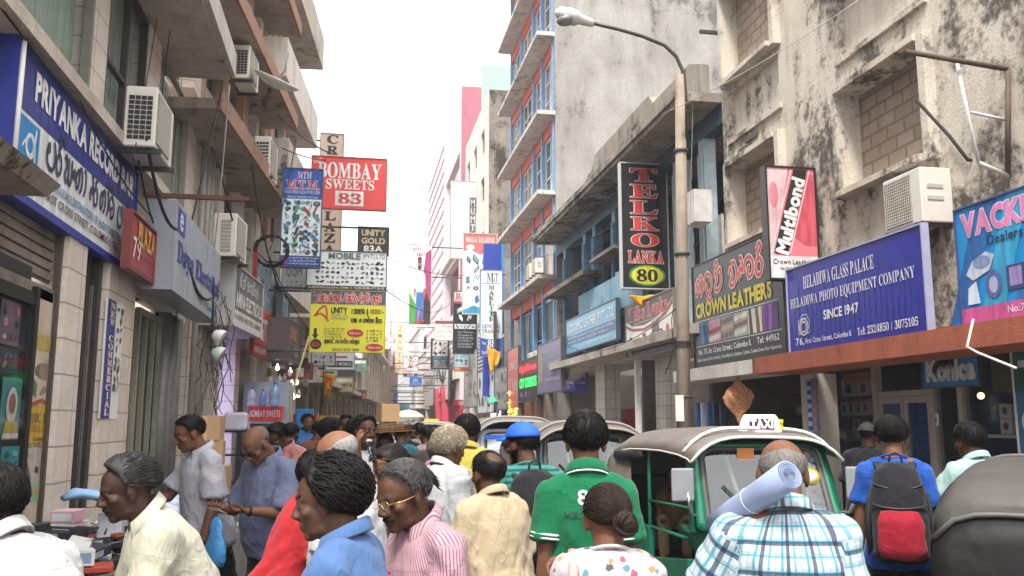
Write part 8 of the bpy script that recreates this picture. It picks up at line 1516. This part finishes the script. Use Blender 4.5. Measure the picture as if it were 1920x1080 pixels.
ds = thing('display_shelf', 'shelf of camera boxes behind the photo shop window', 'shelf', (8.55, 13.0, .16)); [MB().bb(0, 0, z, .4, 1.55, z + .03).build('board', pm('#6a5f54', .5), ds) for z in (.5, .95, 1.38, 1.62, 1.96)]; MB().bb(.42, 0, .3, .45, 1.6, 2.5).build('back', darkM, ds)
def cambox(y, z, w_, h, c, label, red=False):
    t = thing('camera_box', label, 'box', (8.52, y, z + .16), -90, 'camera boxes on the photo shop shelf'); MB().bb(0, 0, 0, w_, .15, h).build('carton', pm(c, .5), t); Sg = Sign.__new__(Sign); Sg.W, Sg.H, Sg.mats, Sg.mb = w_, h, [], MB()
    Sg.ell(.5, .42, .22, .26, '#232326', 1).ell(.5, .42, .12, .15, '#4a4a50', 2).rect(.38, .64, .62, .74, '#232326', 1)
    if red: Sg.rect(0, .84, 1, 1, '#a02c38', 1)
    Sg.mb.build('printed_face', Sg.mats, t, recalc=False)
for k in range(4): cambox(14.45 - k * .22, 1.66, .2, .28, '#c9c4c0', ['first red topped camera box from the left on the shelf', 'second red topped camera box on the shelf', 'third red topped camera box on the shelf', 'fourth red topped camera box, next to the door post'][k], True)
cambox(14.4, 1.99, .45, .28, '#d0cccb', 'wide white camera box on the top shelf'); cambox(13.9, 1.99, .35, .28, '#cfcac8', 'square white camera box at the right of the top shelf'); cambox(14.1, 1.41, .22, .2, '#9a9c9a', 'grey lens box on the middle shelf'); cambox(13.75, 1.41, .16, .16, '#c9a08a', 'small orange and white box on the middle shelf'); cambox(13.5, 1.41, .14, .2, '#b5b2a8', 'slim box standing on the middle shelf')
for k, z in enumerate((1.55, 1.75)): t = thing('white_box', ['lower white carton in the right shop window', 'upper white carton in the right shop window'][k], 'box', (8.4, 10.4, z), -90); MB().bb(0, 0, 0, .22, .2, .19).build('carton', pm('#c9c9c6', .5), t); MB().ell((.1, -.002, .1), (.05, .002, .05)).build('printed_mark', pm('#4a4c50', .5), t)
t = thing('window_shelf', 'shelf carrying cartons in the right shop window', 'shelf', (8.35, 9.7, 1.5)); MB().bb(0, 0, 0, .4, 1.2, .04).build('board', pm('#c9c4ba', .5), t); MB().bb(.3, .1, .6, .33, 1.1, 1.15).build('notice_board', pm('#8f7a5a', .7), t)
s = Sign('sticker', 'white and green shield sticker on the left glass door', *wq(8.255, (1745, 775), (1760, 775), (1760, 798), (1745, 798)), bg='#cfd4d2', depth=.004, cat='sticker'); s.ell(.5, .45, .3, .3, '#1f6a4a', 2).done()
MB().ell((0, 0, 0), (.05, .05, .05)).build('ceiling_lamp', emit('#ffb060', 5), thing('ceiling_lamp', 'warm lamp glowing inside the photo shop', 'lamp', (9.4, 12.0, 2.1)))
t = thing('shop_counter', 'dark blue glass counter inside the photo shop', 'counter', (9.6, 10.2, .16)); MB().bb(0, 0, 0, .6, 3, 1.0).build('carcass', pm('#1f3f7a', .3, .2), t); MB().bb(.6, 0, 1.0, .7, 3, 2.4).build('back_panel', pm('#2a4f9a', .5, .2), t)
t = thing('red_cabinet', 'two red metal lockers standing in the blue building shop', 'cabinet', (8.2, 26.0, .16)); [MB().bb(0, k * .75, 0, .5, k * .75 + .7, 1.95).build('locker', pm('#8f1f26', .35), t, bevel=.01) for k in range(2)]
t = thing('notice_frame', 'framed board of small photographs in the dim shop', 'frame', (9.0, 24.6, 2.0), -90); MB().bb(0, 0, 0, 1.5, .05, 1.1).build('frame', pm('#b5b2ae', .5), t); [MB().bb(.1 + k % 4 * .34, -.01, .1 + k // 4 * .33, .38 + k % 4 * .34, -.002, .36 + k // 4 * .33).build('picture', pm(['#5a4a44', '#3a3a40', '#6a5550'][k % 3], .4), t) for k in range(12)]
t = thing('wall_fan_stall', 'round dark stall of hats deep in the blue building shop', 'stall', (8.6, 23.2, .16)); MB().lathe([(.5, 0), (.5, .9), (.2, 1.0), (.1, 1.6), (.35, 1.65), (.3, 1.8), (0, 1.85)], (0, 0, 0), 18).build('stand', pm('#4a3f3a', .6), t)
for q in range(14):
    o = MB().lathe([(.0, 0), (.12, 0), (.13, .15), (.1, .24), (.04, .26)], (0, 0, 0), 12).build('merchandise_pot', pm(['#8a8480', '#c9c4ba', '#4a6a8a', '#a05a4a', '#b59a5a'][q % 5], .4), None, (8.1 + (q % 3) * .4, 19.0 + q * .9, .16 + (q % 2) * .26)); tag(o, 'household pot on display inside the blue building shop', 'pot', 'pots on display in the blue building shop')
t = thing('light_string', 'thick column of orange fairy lights hung at a shop door', 'lights', P(962, 792, Y=38)); mb = MB(); r_ = random.Random(2)
for q in range(160): a = r_.uniform(0, 6.28); mb.ell((.22 * math.cos(a) * r_.uniform(.4, 1), .2 * math.sin(a), r_.uniform(0, 1.35)), (.035, .035, .035), None, 5, 4)
mb.build('lamps', emit('#ff9a3a', 2.2), t); MB().tube([(0, 0, -.2), (0, 0, 1.5)], .04, 6).build('cord', black, t)
t = thing('awning', 'small green cloth awning tilted over a far shop entrance', 'awning', P(940, 752, Y=42)); mb = MB(); mb.add([(-.7, -.6, -.15), (.6, -.6, .25), (.7, .5, .55), (-.6, .5, .15)], [(0, 1, 2, 3)]); solid(mb.build('cloth', pm('#3f9a76', .6, .15), t), .03); MB().tube([(.1, 0, .2), (-.45, .1, -1.4)], .05, 6).build('prop', pm('#9a96a0', .5), t)
# shop fronts and stock under the banded building and beyond: coloured panels behind the pillars
for q in range(26):
    y = 33 + q * 1.55; c = ['#8a6a3a', '#3a5a8a', '#a03a3a', '#c9c2b5', '#3f6a4a', '#d0b04a', '#5a4a7a', '#b5b9c0'][q % 8]; t = boxt('display_rack', 'rack of %s goods at shop %d of the far right arcade' % (['tan', 'blue', 'red', 'white', 'green', 'yellow', 'violet', 'silver'][q % 8], q + 1), 'rack', (8.0 + .25 * (q % 3), y, .14), (.5, 1.0, 1.2 + .35 * (q % 3)), pm(c, .5, .35, 9), 0, None, 'display racks in the far right arcade')
    tag(t, 'display rack of %s goods in the dim far right arcade' % ['tan', 'blue', 'red', 'white', 'green', 'yellow', 'violet', 'silver'][q % 8], 'rack')
# left arcade beyond the tall balconies
for q in range(20):
    u = 6.0 + q * 1.5; p = B0 + dirB * u + Vector((.9962, -.0872, 0)) * (.55 + .25 * (q % 2)); c = ['#8a5a3a', '#3a6aa0', '#b04038', '#cfcac0', '#4a7a52', '#d0a83a', '#6a5a8a'][q % 7]; t = boxt('display_rack', 'display rack of %s goods along the far left stalls' % ['brown', 'blue', 'red', 'white', 'green', 'yellow', 'violet'][q % 7], 'rack', (p.x, p.y, 0), (.45, .9, 1.1 + .4 * (q % 3)), pm(c, .5, .35, 9), 85, None, 'display racks along the far left stalls')
for q in range(7):
    u = 7 + q * 2.9; pz = 2.7 + .5 * (q % 3); c = ['#8a4440', '#b5b3b0', '#4a5f88', '#a8935a', '#4a4642', '#5f7a68'][q % 6]; o = B0 + dirB * u + Vector((.9962, -.0872, 0)) * (1.0 + .2 * (q % 2))
    s = Sign('arcade_sign', ['red', 'white', 'blue', 'yellow', 'charcoal', 'green'][q % 6] + ' plate sign jutting out over the far left stalls' + ('' if q < 6 else ', one of the farther ones'), (o.x - .5, o.y, pz), .6, .36 + .14 * (q % 2), 0, c, .06, '#4a4642', .02, 'plate signs over the far left stalls'); s.rect(.08, .62, .92, .86, '#d9d6d0' if q % 2 else '#3a3a44', 2).goods(.08, .08, .92, .55, 5, 2, 70 + q); s.bar(-.5, .5, .1); s.done()
# ================================================================== added air volume, stands in for overexposure and bloom down the street
hm_ = bpy.data.materials.new('bloom_haze'); hm_.use_nodes = True; nt = hm_.node_tree; nt.nodes.remove(nt.nodes['Principled BSDF'])
pv = N(nt, 'VolumePrincipled'); pv.inputs['Color'].default_value = (.93, .95, 1, 1); pv.inputs['Density'].default_value = .0014; pv.inputs['Anisotropy'].default_value = .2
L(nt, pv.outputs[0], nt.nodes['Material Output'].inputs['Volume'])
hz = MB().bb(-420, -80, -1.5, 420, 920, 32).build('bloom_haze', hm_); hz['kind'] = 'stuff'

bpy.data.scenes.remove(TSC)
bpy.data.scenes.remove(PSC)
